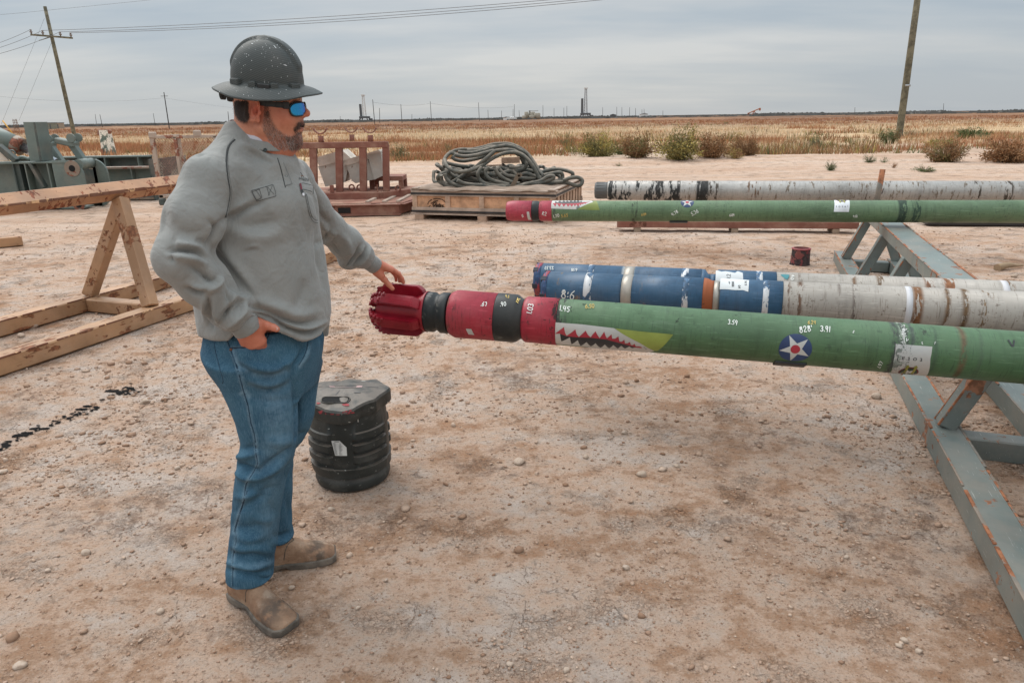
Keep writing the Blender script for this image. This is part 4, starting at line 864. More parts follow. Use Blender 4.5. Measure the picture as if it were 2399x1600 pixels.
F_.decal('mouth_interior',[[z6(*p) for p in ((1370,360),(1380,316),(1440,345),(1475,305),(1535,335),(1572,303),(1620,330),(1658,303),(1700,330),(1742,298),(1790,328),(1825,286),(1865,325),(1906,290),(1940,328),(1976,314),(2010,335),(2042,328),(2090,332),(2188,322),(2030,345),(1860,365),(1600,378),(1450,368))]],m_kdec,.0016,parent=mo)
F_.decal('corner_flash',[[z6(*p) for p in ((1890,500),(2250,332),(2310,300),(2399,515),(2150,512))]],m_ydec,.0013,parent=mo)
cx,cu=F_.hit(1610,474.5); Rr=.0625; ro=F_.flat([disc(cx,cu,Rr)],.0010).build('star_roundel',m_bdec,F_.e); F_.flat([star(cx,cu,Rr*.97,0)],.0018).build('white_star',m_wdec,ro); F_.flat([disc(cx,cu,Rr*.27)],.0026).build('red_centre',m_rdec,ro)
st=F_.decal('label_sticker',[[(1954,463),(1989.5,463),(1988.5,497),(1953,496.5)]],simple('clean_white_vinyl',(.66,.68,.70),.4),.0012); text_on(F_,'total',1972.5,484.5,3.6,False,m_kdec,.0022,st,spacing=1.8); ex,eu=F_.hit(1972,471); emblem(F_,ex,eu-.020,.044,False,st)
for tx,px,py,h,a in (('11',1224.6,506,6,-25),('R2',1275.8,500.8,8,10),('1.70',1303.4,506,7,-15),('4.78',1581,499,7,-32),('5.36',1627.7,498,8,-28),('6.04',1714.8,504,5,-4),('9.12',2004,507,5,-4)): F_.chalk(tx,px,py,h,m_chalk,a,w=1.2)
for tx,px,py,h,a in (('5.65',1322.8,505,7,-10),('6.09',1508.6,502.5,5,-8)): F_.chalk(tx,px,py,h,m_yel,a,w=1.1)
F_.decal('white_tape',[[(1234,496.5),(1239.5,496.5),(1241,505),(1245,515),(1238,515.5),(1235,506)]],m_wdec,.0012,R=.101)
mb=MB(); Rm=Matrix.Rotation(rad(165),3,'X'); mb.box(Rm@Vector(((X(1570)+X(1613))/2,0,.103)),(X(1613)-X(1570),.07,.018),Rm,.004); mb.build('kick_pad',m_blk,F_.e)
# ---- blue and grey tools
def blue_tool(A,B,R,label,cuts,whites,lab,bands,sd,neck):
    T=Tool('stabiliser_sub',A,B,R,label,'drilling tool',8.,'drilling tools lying side by side on the grey rack'); X=T.X
    mr=pipe_mat('red_over_blue_paint_%d'%sd,(.33,.035,.05),bands=[(X(cuts[0])-.02,X(cuts[1])+.01,(.03,.06,.13),.5,.6)],amt=.3,chip=(.04,.05,.10)); mbk=[(X(a),X(b),(.40,.41,.40) if c=='w' else (.13,.10,.08),d,.8) for a,b,c,d in bands['blue']]
    mbl=pipe_mat('blue_tool_paint_%d'%sd,(.022,.078,.150),bands=mbk,amt=.38,scale=5,chip=(.035,.05,.065),dirt=(.02,.05,.09),dust=.1,flecks=.6)
    mgr=pipe_mat('pale_grey_tool_paint_%d'%sd,(.36,.335,.30),bands=[(X(a),X(b),c,d,f) for a,b,c,d,f in bands['grey']],amt=.28,scale=11,chip=(.14,.075,.035),dirt=(.13,.10,.075),dust=.15,flecks=.8)
    msil=worn('bare_machined_steel',(.36,.34,.30),chip=(.16,.09,.05),amt=.6,scale=10,rough=.35,metal=.35,dust=.3); mwh=worn('brushed_white_band',(.55,.56,.57),chip=(.035,.075,.13),amt=1.05,scale=11,stretch=(2.2,1,1),rough=.4,dust=.15); mor=worn('rusted_orange_steel',(.27,.075,.025),chip=(.09,.03,.015),amt=.7,scale=10,rough=.8,dust=.1)
    T.lathe('red_end_ring',[(X(cuts[0]),R*.72),(X(cuts[0])-.004,R*.93),(X(cuts[0])+.004,R),(X(cuts[1]),R)],mr,48)
    mb=MB()
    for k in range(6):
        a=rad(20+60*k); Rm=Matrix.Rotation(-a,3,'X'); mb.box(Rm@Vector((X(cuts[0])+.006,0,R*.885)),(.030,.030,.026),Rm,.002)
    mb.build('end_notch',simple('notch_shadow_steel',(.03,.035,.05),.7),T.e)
    T.lathe('blue_body',[(X(cuts[1])+.001,R*.995),(X(cuts[2]),R*.995),(X(cuts[2])+.003,R*.955),(X(cuts[2])+.010,R*.955)],mbl,48)
    T.lathe('grey_ring',[(X(cuts[2])+.011,R*.99),(X(cuts[3]),R*.99)],msil,48)
    T.lathe('blue_body',[(X(cuts[3])+.001,R*.995),(X(cuts[4]),R*.995)],mbl,48)
    T.lathe('neck',[(X(cuts[4])+.001,R*.99),(X(cuts[4])+.02,R*.97),(X(cuts[5])-.012,R*neck),(X(cuts[5]),R*neck)],mor if sd==1 else mbl,48)
    T.lathe('bare_neck',[(X(cuts[5])+.001,R*neck),(X(cuts[6]),R*neck)],msil if sd==1 else mbl,48)
    T.lathe('blue_body',[(X(cuts[6]),R*.93),(X(cuts[6])+.006,R),(X(cuts[7]),R)],mbl,48)
    T.lathe('grey_body',[(X(cuts[7])+.001,R*.99),(9,R*.99)],mgr,56)
    for a,b in whites: T.lathe('white_band',[(X(a),R*1.004),(X(b),R*1.004)],mwh,48)
    T.decal('paper_label',[lab],simple('torn_paper_label',(.60,.62,.62),.7,var=.06),.0012)
    return T
BA=AD(1275,677,3.92); BB=AD(2399,734,3.22)
B1=blue_tool(BA,BB,.101,'nearer blue and pale grey drilling tool with a rust orange neck',(1268,1279,1449,1478,1645,1670,1686,1834),[(1366,1384),(1598,1612),(1787,1801)],
 [(1688,653),(1690,652),(1755,657),(1753,684),(1741,680),(1722,680),(1700,678),(1686,678)],
 {'blue':[(1300,1360,'k',.25),(1500,1530,'k',.3),(1452,1476,'k',.5)],'grey':[(1868,1880,(.09,.05,.03),.62,.9),(1838,1850,(.10,.06,.04),.45,.9),(1963,1968,(.08,.06,.05),.65,1.),(1998,2010,(.08,.06,.05),.6,1.),(2140,2164,(.13,.06,.025),.85,.8),(2215,2228,(.10,.055,.025),.65,.8),(2256,2272,(.10,.06,.03),.95,.8),(2300,2330,(.13,.08,.04),.3,.9),(1930,1934,(.12,.1,.08),.45,1.)]},1,.87)
BX=B1.X; B1.chalk('8:6',1332,690,20,m_chalk,6,w=2.2); B1.lathe('white_band',[(BX(2124),.1006),(BX(2139),.1006)],worn('white_tape_band',(.55,.55,.57),chip=(.3,.27,.24),amt=.5),48)
for k,(tx,px,py,h,a) in enumerate((('4',1709,663,6,0),('1000',1717,666,5,-90),('B0',1732,672,5,-90),('5.75',1747,664,4.5,-90))): B1.chalk(tx,px,py,h,m_kdec,a,w=.9,name='printed_text')
CA=AD(1258,655,4.2); CB=AD(2399,706,3.50)
B2=blue_tool(CA,CB,.101,'farther blue and pale grey drilling tool with a slim blue neck',(1250,1264,1455,1482,1641,1662,1678,1819),[(1374,1388),(1594,1611),(1770,1786)],
 [(1677,634),(1684,635),(1690,637),(1700,636),(1712,638),(1722,640),(1728,636),(1740,640),(1741,655),(1739,662),(1676,659)],
 {'blue':[(1300,1350,'k',.25),(1455,1482,'w',.75),(1690,1700,'k',.2)],'grey':[(1996,2006,(.11,.06,.03),.65,.8),(2055,2078,(.12,.08,.05),.5,1.),(1965,1970,(.1,.09,.08),.5,1.),(2168,2188,(.13,.06,.03),.6,.8),(2214,2245,(.17,.07,.03),.68,.7),(2360,2380,(.12,.07,.04),.5,.8),(1870,1880,(.12,.09,.07),.5,.9)]},2,.74)
B2.chalk('23.37',1286,628.5,7,m_chalk,180); B2.chalk('6.58',1345,633,6,m_chalk,180); B2.chalk('R2',1707,648,9,m_kdec,-90,w=1.,name='printed_text'); B2.chalk('129',1857,651,7,m_chalk,-70,w=1.)
B2.decal('teal_shield',[[(1828,644.5),(1834,643),(1849,644),(1848,650),(1844,655.5),(1838,653)]],simple('teal_vinyl',(.03,.17,.19),.4),.0014)
B2.lathe('white_band',[(B2.X(2352),.1006),(B2.X(2368),.1006)],MATS['white_tape_band'],48)
# ---- silver pipe at the far end
SA=AD(1395,446.5,8.9); SB=AD(2399,449.5,7.9)
P_=Tool('drill_collar',SA,SB,.120,'longest silver grey pipe with black mottling and a dark end cap, farthest on the rack','drilling tool',9.,'drilling tools lying side by side on the grey rack'); X=P_.X; bd=lambda a,b,c,d,f=1.:(X(a),X(b),c,d,f)
m_sil=pipe_mat('weathered_silver_steel',(.40,.385,.36),bands=[bd(1424,1600,(.022,.024,.024),.50,.42),bd(1430,1475,(.35,.33,.30),.35,.6),bd(1520,1560,(.03,.03,.03),.6,.5),bd(1586,1594,(.03,.03,.03),.8,1.),bd(1632,1660,(.025,.025,.024),.98,.7),bd(1600,1632,(.15,.12,.09),.3,.7),bd(1660,1690,(.06,.05,.04),.4,.8),bd(1750,1790,(.14,.09,.06),.35,.7),bd(1800,2399,(.16,.13,.10),.30,.75),bd(1990,2090,(.07,.05,.04),.30,.9),bd(2280,2300,(.05,.04,.03),.45,.8),bd(2355,2375,(.05,.04,.03),.5,.8)],chip=(.12,.10,.085),amt=.4,scale=6,rough=.38,metal=.25,dirt=(.10,.08,.06),dust=.25)
P_.lathe('pipe_body',[(X(1422),.110),(X(1426),.12),(9,.12)],m_sil,56)
mc=simple('dark_grey_thread_cap',(.10,.10,.098),.6); P_.lathe('end_cap',[(X(1392),.088),(X(1394),.100),(X(1418),.104),(X(1423),.104)],mc,48)
mb=MB()
for k in range(16):
    a=2*math.pi*k/16; Rm=Matrix.Rotation(-a,3,'X'); mb.box(Rm@Vector(((X(1396)+X(1416))/2,0,.103)),((X(1416)-X(1396)),.010,.006),Rm,.001)
mb.build('grip_rib',mc,P_.e)
mb=MB(); q0=P_.inv@Vector(CAMP)
# ---- small red steel ring pot
g=G(1873,622); m_pot=worn('dark_red_pot_paint',(.17,.018,.022),chip=(.03,.02,.02),amt=1.1,scale=9,rough=.6,dust=.2); e=empty('thread_protector',tuple(g),label='small dark red threaded cap standing upright on the ground behind the tools',cat='pipe cap')
MZ=Matrix.Rotation(-math.pi/2,4,'Y'); mb=MB(); mb.lathe([(0,.108),(.012,.112),(.03,.105),(.15,.098),(.19,.099),(.195,.094),(.19,.080),(.03,.078)],28,MZ,caps=True); mb.build('body',m_pot,e); mb=MB(); mb.lathe([(.186,.101),(.190,.104),(.198,.104),(.200,.080)],28,MZ,caps=False); mb.build('rim',worn('worn_red_rim',(.25,.02,.03)),e)
# wrench-like scrap at right
a=Vector(G(2335,634));b=Vector(G(2395,626)); mb=MB(); mb.tube([a+up*.03,a.lerp(b,.4)+up*.045,a.lerp(b,.7)+up*.03,b+up*.02],.02,6,rs=[.045,.035,.018,.014]); tag(mb.build('wood_scrap',simple('pale_scrap_wood',(.34,.24,.15),.9,bump=.4)),'pale scrap of wood lying on the ground at the right edge above the grey pipes','scrap')
# ================================================================ BLACK DRUM (bit box)
g=G(822,1118); C0=Vector((g[0]+.01,g[1]+.02,0)); t_=NT('dusty_black_plastic'); c=t_.mix(t_.step(t_.noise(5,4),.35,.65),(.016,.020,.019),(.032,.037,.035))
sx=t_.n('ShaderNodeSeparateXYZ',{0:t_.coord()}).outputs[2]; nrm=t_.n('ShaderNodeNewGeometry').outputs['Normal']; nz=t_.n('ShaderNodeSeparateXYZ',{0:nrm}).outputs[2]
du=t_.math('MULTIPLY',t_.step(nz,.15,.9),t_.step(t_.noise(14,5,.6),.3,.6)); c=t_.mix(t_.math('MULTIPLY',du,.55),c,(.22,.175,.14)); c=t_.mix(t_.math('MULTIPLY',t_.step(t_.noise(38,5,.7),.62,.68),.5),c,(.25,.25,.23)); c=t_.mix(t_.math('MULTIPLY',t_.step(t_.noise(7,5,.65,off=(2,2,2)),.52,.7),.35),c,(.10,.10,.09))
t_.bump(t_.noise(60,4),.25,.004); m_drum=t_.fin(c,.5,0,.4)
m_redscuff=worn('red_scuff_paint',(.30,.02,.03),chip=(.05,.03,.03),amt=.6,scale=20,rough=.6); e=empty('bit_box',C0,rz=rad(24),label='black ribbed plastic drill bit drum with a white label standing beside the man',cat='drum')
def rrect(n,R,sq): return [R*(1/((abs(math.cos(a))**sq+abs(math.sin(a))**sq)**(1/sq))) for a in [2*math.pi*i/n for i in range(n)]]
def drum():
    n=96; zs=[]; mb=bmesh.new(); rings=[]
    z=0
    prof=[(0,.158),(.008,.172),(.03,.178),(.052,.176),(.066,.166),(.072,.162)]
    lv=prof[:]
    # ribbed belly: four panels carry ribs, the flat faces between stay smooth
    belly=[(.074,.172,0),(.080,.186,0),(.10,.190,0),(.124,.192,0),(.126,.174,1),(.150,.172,1),(.156,.194,1),(.186,.194,1),(.190,.173,1),(.208,.171,1),(.214,.194,1),(.244,.193,1),(.248,.173,1),(.266,.171,1),(.272,.192,1),(.300,.190,1),(.305,.182,1),(.36,.180,0),(.378,.178,0),(.381,.174,0),(.40,.173,0)]
    for (z,r) in lv: rings.append([mb.verts.new((r*math.cos(2*math.pi*i/n),r*math.sin(2*math.pi*i/n),z)) for i in range(n)])
    for z,r,rib in belly:
        ring=[]
        for i in range(n):
            a=2*math.pi*i/n; flat=math.degrees(a)%90; flatf= sst(15,19,np.array(abs(((math.degrees(a)+90-45+360+22)%90)-45)-0.)) # 1 on the ribbed panels
            rr=r if not rib else float(r*flatf+.1865*(1-flatf)); rr*=1-.03*(1-float(flatf))*(z>.08); ring.append(mb.verts.new((rr*math.cos(a),rr*math.sin(a),z)))
        rings.append(ring)
    for p,q in zip(rings,rings[1:]):
        for i in range(n): f=mb.faces.new((p[i],p[(i+1)%n],q[(i+1)%n],q[i])); f.smooth=True
    mb.faces.new(rings[0][::-1]); mb.faces.new(rings[-1]); return mb
b=drum(); M_b=MB(); M_b.add(b); dr=M_b.build('body',m_drum,e)
md=dr.modifiers.new('es','EDGE_SPLIT'); md.split_angle=rad(38)
def lid():
    # twelve sided lid with two dropped handle lugs
    b=bmesh.new(); n=128; rings=[]
    def R_(a,k):
        a=(a+math.pi*2)%(math.pi*2); base=.188/ (max(abs(math.cos(((a+rad(15))%rad(45))-rad(22.5))),.5))*.955
        lug=max(0,math.cos(a-rad(248)))**14+max(0,math.cos(a-rad(68)))**14+.7*max(0,math.cos(a-rad(-22)))**20+.7*max(0,math.cos(a-rad(158)))**20
        return base+.016*min(1,lug)*k
    def drop(a): 
        s=max(0,math.cos(a-rad(248))),max(0,math.cos(a-rad(68))); return .020*min(1,(s[0]**8+s[1]**8)*1.6)
    lev=[(.380,.93,0,1),(.380,1.0,0,1),(.390,1.02,0,1),(.436,1.02,1,1),(.446,.985,1,1),(.450,.90,1,0),(.462,.55,.3,0),(.466,.2,0,0)]
    for z,k,d,l in lev:
        rings.append([b.verts.new((R_(a,l)*k*math.cos(a),R_(a,l)*k*math.sin(a),z-drop(a)*(d if z>.41 else .9))) for a in [2*math.pi*i/n for i in range(n)]])
    for p,q in zip(rings,rings[1:]):
        for i in range(n): f=b.faces.new((p[i],p[(i+1)%n],q[(i+1)%n],q[i])); f.smooth=True
    b.faces.new(rings[0][::-1]); b.faces.new(rings[-1]); return b
M_b=MB(); M_b.add(lid()); ld=M_b.build('lid',m_drum,e); md=ld.modifiers.new('es','EDGE_SPLIT'); md.split_angle=rad(28)
# handle slot: a dark pocket with a rim; red scuffs under it
def polar(a,r,z): return Vector((r*math.cos(rad(a)),r*math.sin(rad(a)),z))
r=np.random.default_rng(8)
def scuffs(name,spec,mat):
    mb=MB()
    for a0,a1,z0,z1,R_s,nn in spec:
        for _ in range(nn):
            a=r.uniform(a0,a1); z=r.uniform(z0,z1); w_=r.uniform(.004,.013); h=r.uniform(.003,.008); q=[]
            for j in range(7):
                t=2*math.pi*j/7; q.append(polar(a+math.degrees(w_/R_s)*math.cos(t)*r.uniform(.6,1.2),R_s,z+h*math.sin(t)*r.uniform(.5,1.3)))
            mb.poly(q)
    return mb.build(name,mat,e)
def on_surface(obj,lst,eps=.0008): pass
# label on the flat face
dg=bpy.context.evaluated_depsgraph_get()
def caster(objs):
    dg=bpy.context.evaluated_depsgraph_get(); Vs=[];Ps=[];off=0
    for o in objs:
        me=o.evaluated_get(dg).to_mesh(); mwx=o.matrix_world if o.parent is None else (o.parent.matrix_world@o.matrix_local)
        Vs+=[mwx@v.co for v in me.vertices]; Ps+=[[i+off for i in p.vertices] for p in me.polygons]; off+=len(me.vertices); o.evaluated_get(dg).to_mesh_clear()
    return BVHTree.FromPolygons(Vs,Ps)
def cast(bv,px,py):
    d=Vector(ray(px,py)).normalized(); h=bv.ray_cast(Vector(CAMP),d); return (h[0],h[1]) if h[0] is not None else (None,None)
def skin_poly(bv,polys,eps=.001,grid=0):
    """outlines given at photo pixels are laid on a surface; returns MB in world space"""
    b=bmesh.new()
    for P in polys:
        pts=[cast(bv,*p) for p in P]
        if any(p[0] is None for p in pts): continue
        vs=[b.verts.new(p[0]+p[1]*eps) for p in pts]
        tri=tessellate_polygon([[Vector((p[0],-p[1],0)) for p in P]])
        for t in tri:
            try: b.faces.new([vs[i] for i in t])
            except ValueError: pass
    return MB().add(b)
def densify(P,n):
    o=[]
    for a,b in zip(P,P[1:]+P[:1]): o+=[(a[0]+(b[0]-a[0])*k/n,a[1]+(b[1]-a[1])*k/n) for k in range(n)]
    return o
def adopt(o,e):
    """parent a world-space mesh to a thing, keeping it in place"""
    bpy.context.view_layer.update(); o.parent=e; o.matrix_parent_inverse=e.matrix_world.inverted(); return o
bpy.context.view_layer.update()
bvd=caster([dr,ld]); zb=lambda x,y:(700+x/5.408,870+y/5.408)
lb=adopt(skin_poly(bvd,[[zb(*p) for p in q] for q in ([(415,878),(470,878),(500,1065),(462,1064)],[(470,878),(520,878),(560,918),(565,1066),(500,1065)],[(560,918),(605,960),(612,1066),(565,1066)])],.0016).build('paper_label',simple('drum_label_paper',(.55,.56,.54),.7)),e)
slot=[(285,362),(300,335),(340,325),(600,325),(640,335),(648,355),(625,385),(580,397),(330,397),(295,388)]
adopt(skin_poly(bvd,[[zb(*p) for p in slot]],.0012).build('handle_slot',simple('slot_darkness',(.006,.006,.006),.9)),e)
mb=MB(); mb.tube([(lambda h:h[0]+h[1]*.001)(cast(bvd,*zb(*p))) for p in densify([(285,364),(300,333),(340,322),(600,322),(642,333),(652,355),(628,388),(582,401),(328,401),(292,391)],2)],.0026,6,closed=True); adopt(mb.build('handle_rim',m_drum),e)
ln=[]
for k in range(11):
    y=905+k*14; x0=438+ (k*2.4); ln.append([zb(x0,y),zb(x0+r.uniform(18,38),y+1),zb(x0+30,y+5),zb(x0,y+4)]); x1=510+ r.uniform(0,6); ln.append([zb(x1,y+4),zb(x1+r.uniform(25,75) if y>930 else x1+20,y+5),zb(x1+22,y+9),zb(x1,y+8)])
ln.append([zb(450,884),zb(512,886),zb(512,892),zb(450,890)])
adopt(skin_poly(bvd,ln,.0026).build('label_print',m_kdec),e)
def blot(cx,cy,w_,h,n=9): return [(cx+w_*math.cos(2*math.pi*j/n)*r.uniform(.6,1.2),cy+h*math.sin(2*math.pi*j/n)*r.uniform(.6,1.2)) for j in range(n)]
bl=[zbp for zbp in [[zb(*q) for q in blot(*p)] for p in ((290,515,50,22),(600,520,60,24),(400,540,60,7),(680,522,30,8),(600,425,55,16),(250,405,25,14),(1110,420,45,16),(500,545,30,5),(340,530,20,14),(650,500,18,16))]]
adopt(skin_poly(bvd,bl,.0016).build('red_scuff',m_redscuff),e)
wt=[[zb(*q) for q in blot(*p)] for p in ((380,725,14,6),(590,735,14,4),(750,620,8,22),(1125,390,12,9),(500,1290,8,5),(350,1200,10,5),(640,640,18,6),(590,1255,12,5),(820,126,40,4))]
adopt(skin_poly(bvd,wt,.0016).build('pale_scuff',simple('pale_scuff',(.35,.35,.32),.8)),e)
adopt(skin_poly(bvd,[[zb(*p) for p in densify([(380,186),(600,180),(810,182),(800,204),(600,210),(400,204)],3)]],.0016).build('lid_sticker',simple('faded_pink_sticker',(.36,.24,.23),.7,var=.3,scale=20)),e)
adopt(skin_poly(bvd,[[zb(*p) for p in q] for q in ([(460,300),(520,236),(524,240),(470,304)],[(250,196),(380,192),(380,196),(250,200)],[(830,196),(1010,202),(1010,206),(830,199)],[(695,266),(790,262),(780,274),(710,276)])],.0018).build('lid_groove',m_kdec),e)
# ================================================================ TIMBER CRATE WITH HOSES
def wood(name,col,var=.22,dark=(.10,.065,.045),amt=.35):
    if name in MATS: return MATS[name]
    t=NT(name); co=t.coord(); n=t.noise(3,6,.65,sc=(1,1,1)); g=t.noise(1,5,.6,sc=(4,4,70),dist=.6); c=t.mix(t.step(n,.35,.65),tuple(c*(1-var) for c in col),tuple(min(1,c*(1+var)) for c in col))
    c=t.mix(t.math('MULTIPLY',t.step(g,.55,.7),.4),c,dark); c=t.mix(t.math('MULTIPLY',t.step(t.noise(1.7,5,.6,off=(3,3,3)),.56,.68),amt),c,(.16,.11,.08)); t.bump(g,.3,.004); MATS[name]=t.fin(c,.85,0,.2); return t.m
m_w1=wood('weathered_pine',(.47,.32,.23)); m_w2=wood('orange_plywood',(.52,.30,.18),.3,amt=.6); m_w3=wood('grey_board',(.40,.31,.25)); m_strap=simple('black_steel_strap',(.022,.020,.020),.6,var=.4)
A=Vector(G(968,515)); B=Vector(G(1300,524.5)); d=(B-A).normalized(); A.z=0
e=empty('timber_crate',M=frame_uv((d.x,d.y),A),label='low open timber crate on a pallet, marked with an oval stencil, full of hoses',cat='crate')
Lc=(B-A).length; Hc=float(AY(980,447,12.0)[2]); bk=(Vector(G(1380,417,Hc))-Vector(G(1304,452.5,Hc))).length; Dc=min(bk,2.2)
mb_=lambda:MB()
for k in range(3): [ (lambda q:(q.box((Lc*(.045+.455*k),yy,.045),(.16,.5,.09),bev=.006),q.build('pallet_block',m_w1,e)))(MB()) for yy in (.25,Dc-.25)]
mb=MB(); mb.box((Lc/2,Dc/2,.105),(Lc+.08,Dc,.028),bev=.003); mb.build('pallet_deck',m_w3,e)
z0=.122; 
for (n,y0) in (('side_panel',.035),('side_panel',Dc-.035)): mb=MB(); mb.box((Lc/2,y0,(z0+Hc)/2),(Lc-.05,.014,Hc-z0-.02)); mb.build(n,m_w2,e)
for x0 in (.03,Lc-.03):
    mb=MB(); n=9
    for k in range(n): mb.box((x0,Dc*(k+.5)/n,(z0+Hc)/2),(.018,Dc/n*.55,Hc-z0-.02),bev=.002)
    mb.build('slat_panel',m_w1,e)
for y0,s in ((.012,1),(Dc-.012,-1)):
    mb=MB(); mb.box((Lc/2,y0,Hc-.045),(Lc+.03,.03,.09),bev=.003); mb.box((Lc/2,y0,z0+.05),(Lc+.03,.03,.09),bev=.003); mb.build('frame_board',m_w3,e)
    mb=MB(); mb.box((Lc/2,y0-.0165*s,Hc-.050),(Lc+.034,.004,.036)); mb.box((Lc/2,y0-.0165*s,z0+.028),(Lc+.034,.004,.034)); mb.build('steel_strap',m_strap,e)
    for k in range(5): mb=MB(); mb.box((.045+(Lc-.09)*k/4,y0,(z0+Hc)/2),(.085,.028,Hc-z0-.185),bev=.003); mb.build('post_board',m_w1,e)
for x0,s in ((.005,-1),(Lc-.005,1)):
    mb=MB(); mb.box((x0,Dc/2,Hc-.045),(.03,Dc,.085),bev=.003); mb.build('frame_board',m_w3,e); mb=MB(); mb.box((x0+s*.017,Dc/2,Hc-.05),(.004,Dc+.02,.036)); mb.build('steel_strap',m_strap,e)
for y0 in (.07,Dc-.07): mb=MB(); mb.box((Lc/2,y0,Hc+.012),(Lc+.06,.12,.022),bev=.003); mb.build('top_board',m_w3,e)
for x0 in (.06,Lc-.06): mb=MB(); mb.box((x0,Dc/2,Hc+.034),(.12,Dc+.02,.022),bev=.003); mb.build('top_board',m_w3,e)
# liner sheet with a wavy lip
V=[];F=[];nx=44;ny=10
for j in range(ny):
    for i in range(nx):
        x=.12+(Lc-.2)*i/(nx-1); y=-.03+(Dc*.9)*j/(ny-1); z=Hc+.03+.008*math.sin(i*.9)+.010*math.sin(i*.37+1)+.02*(j>0)-.02*(j==0); V.append((x,y,z))
for j in range(ny-1):
    for i in range(nx-1): a=j*nx+i; F.append((a,a+1,a+nx+1,a+nx))
o=mesh_np('liner_sheet',V,F,simple('brown_liner',(.27,.195,.145),.85,bump=.3),smooth=True,parent=e); md=o.modifiers.new('s','SOLIDIFY'); md.thickness=.006
# oval stencil: broken ring and script word
m_sten=simple('burnt_stencil',(.055,.030,.018),.9,var=.3)
zc_=lambda x,y:(980+x/16.79,450+y/16.79)
bpy.context.view_layer.update(); bv=caster([o_ for o_ in e.children if o_.name.startswith('side_panel')])
P=[]
def ringseg(a0,a1,w=1.9):
    q=[(735+355*math.cos(rad(a)),490+225*math.sin(rad(a))) for a in np.linspace(a0,a1,12)]; return ribbon2([zc_(*p) for p in q],w)
for a0,a1 in ((-112,-64),(-57,10),(30,86),(92,122),(182,236)): P+=ringseg(a0,a1)
P+=ribbon2([zc_(*p) for p in smooth2([(570,610),(520,655),(440,650),(415,600),(440,560),(480,545)])],1.9)
for st in ([(770,345),(640,360),(560,430),(500,450)],[(700,400),(620,430),(560,520),(640,545),(690,480),(720,440)],[(690,470),(600,600)],[(620,520),(700,520),(760,510),(730,590),(690,585),(720,530)],[(760,510),(770,600),(820,520)],[(850,460),(810,590),(850,600)],[(800,500),(900,510)],[(860,570),(910,540),(890,520),(865,580),(910,605)],[(940,530),(990,520),(950,560),(1000,590),(930,600)]): P+=ribbon2([zc_(*p) for p in smooth2(st)],2.3)
adopt(skin_poly(bv,P,.004).build('oval_stencil',m_sten),e)
# hoses
t=NT('ribbed_grey_hose'); c=t.mix(t.step(t.noise(5,5,.6),.4,.62),(.075,.082,.074),(.125,.12,.10)); nz=t.n('ShaderNodeSeparateXYZ',{0:t.n('ShaderNodeNewGeometry').outputs['Normal']}).outputs[2]; c=t.mix(t.math('MULTIPLY',t.step(nz,.0,.9),t.math('MULTIPLY',t.step(t.noise(9,4),.3,.6),.75)),c,(.30,.25,.20)); m_hose=t.fin(c,.75,0,.3); t.bump(t.noise(60,3),.2,.004)
YC=12.55
def hz(x,y,dy=0.): return Vector(AY(980+x/5.598,330+y/5.598,YC+dy))
def spl(pts,n=6):
    out=[]; m=len(pts)
    for i in range(m-1):
        p0=pts[max(0,i-1)];p1=pts[i];p2=pts[i+1];p3=pts[min(m-1,i+2)]
        for k in range(n):
            t=k/n; out.append(.5*((2*p1)+(p2-p0)*t+(2*p0-5*p1+4*p2-p3)*t*t+(3*p1-p0-3*p2+p3)*t**3))
    return out+[pts[-1]]
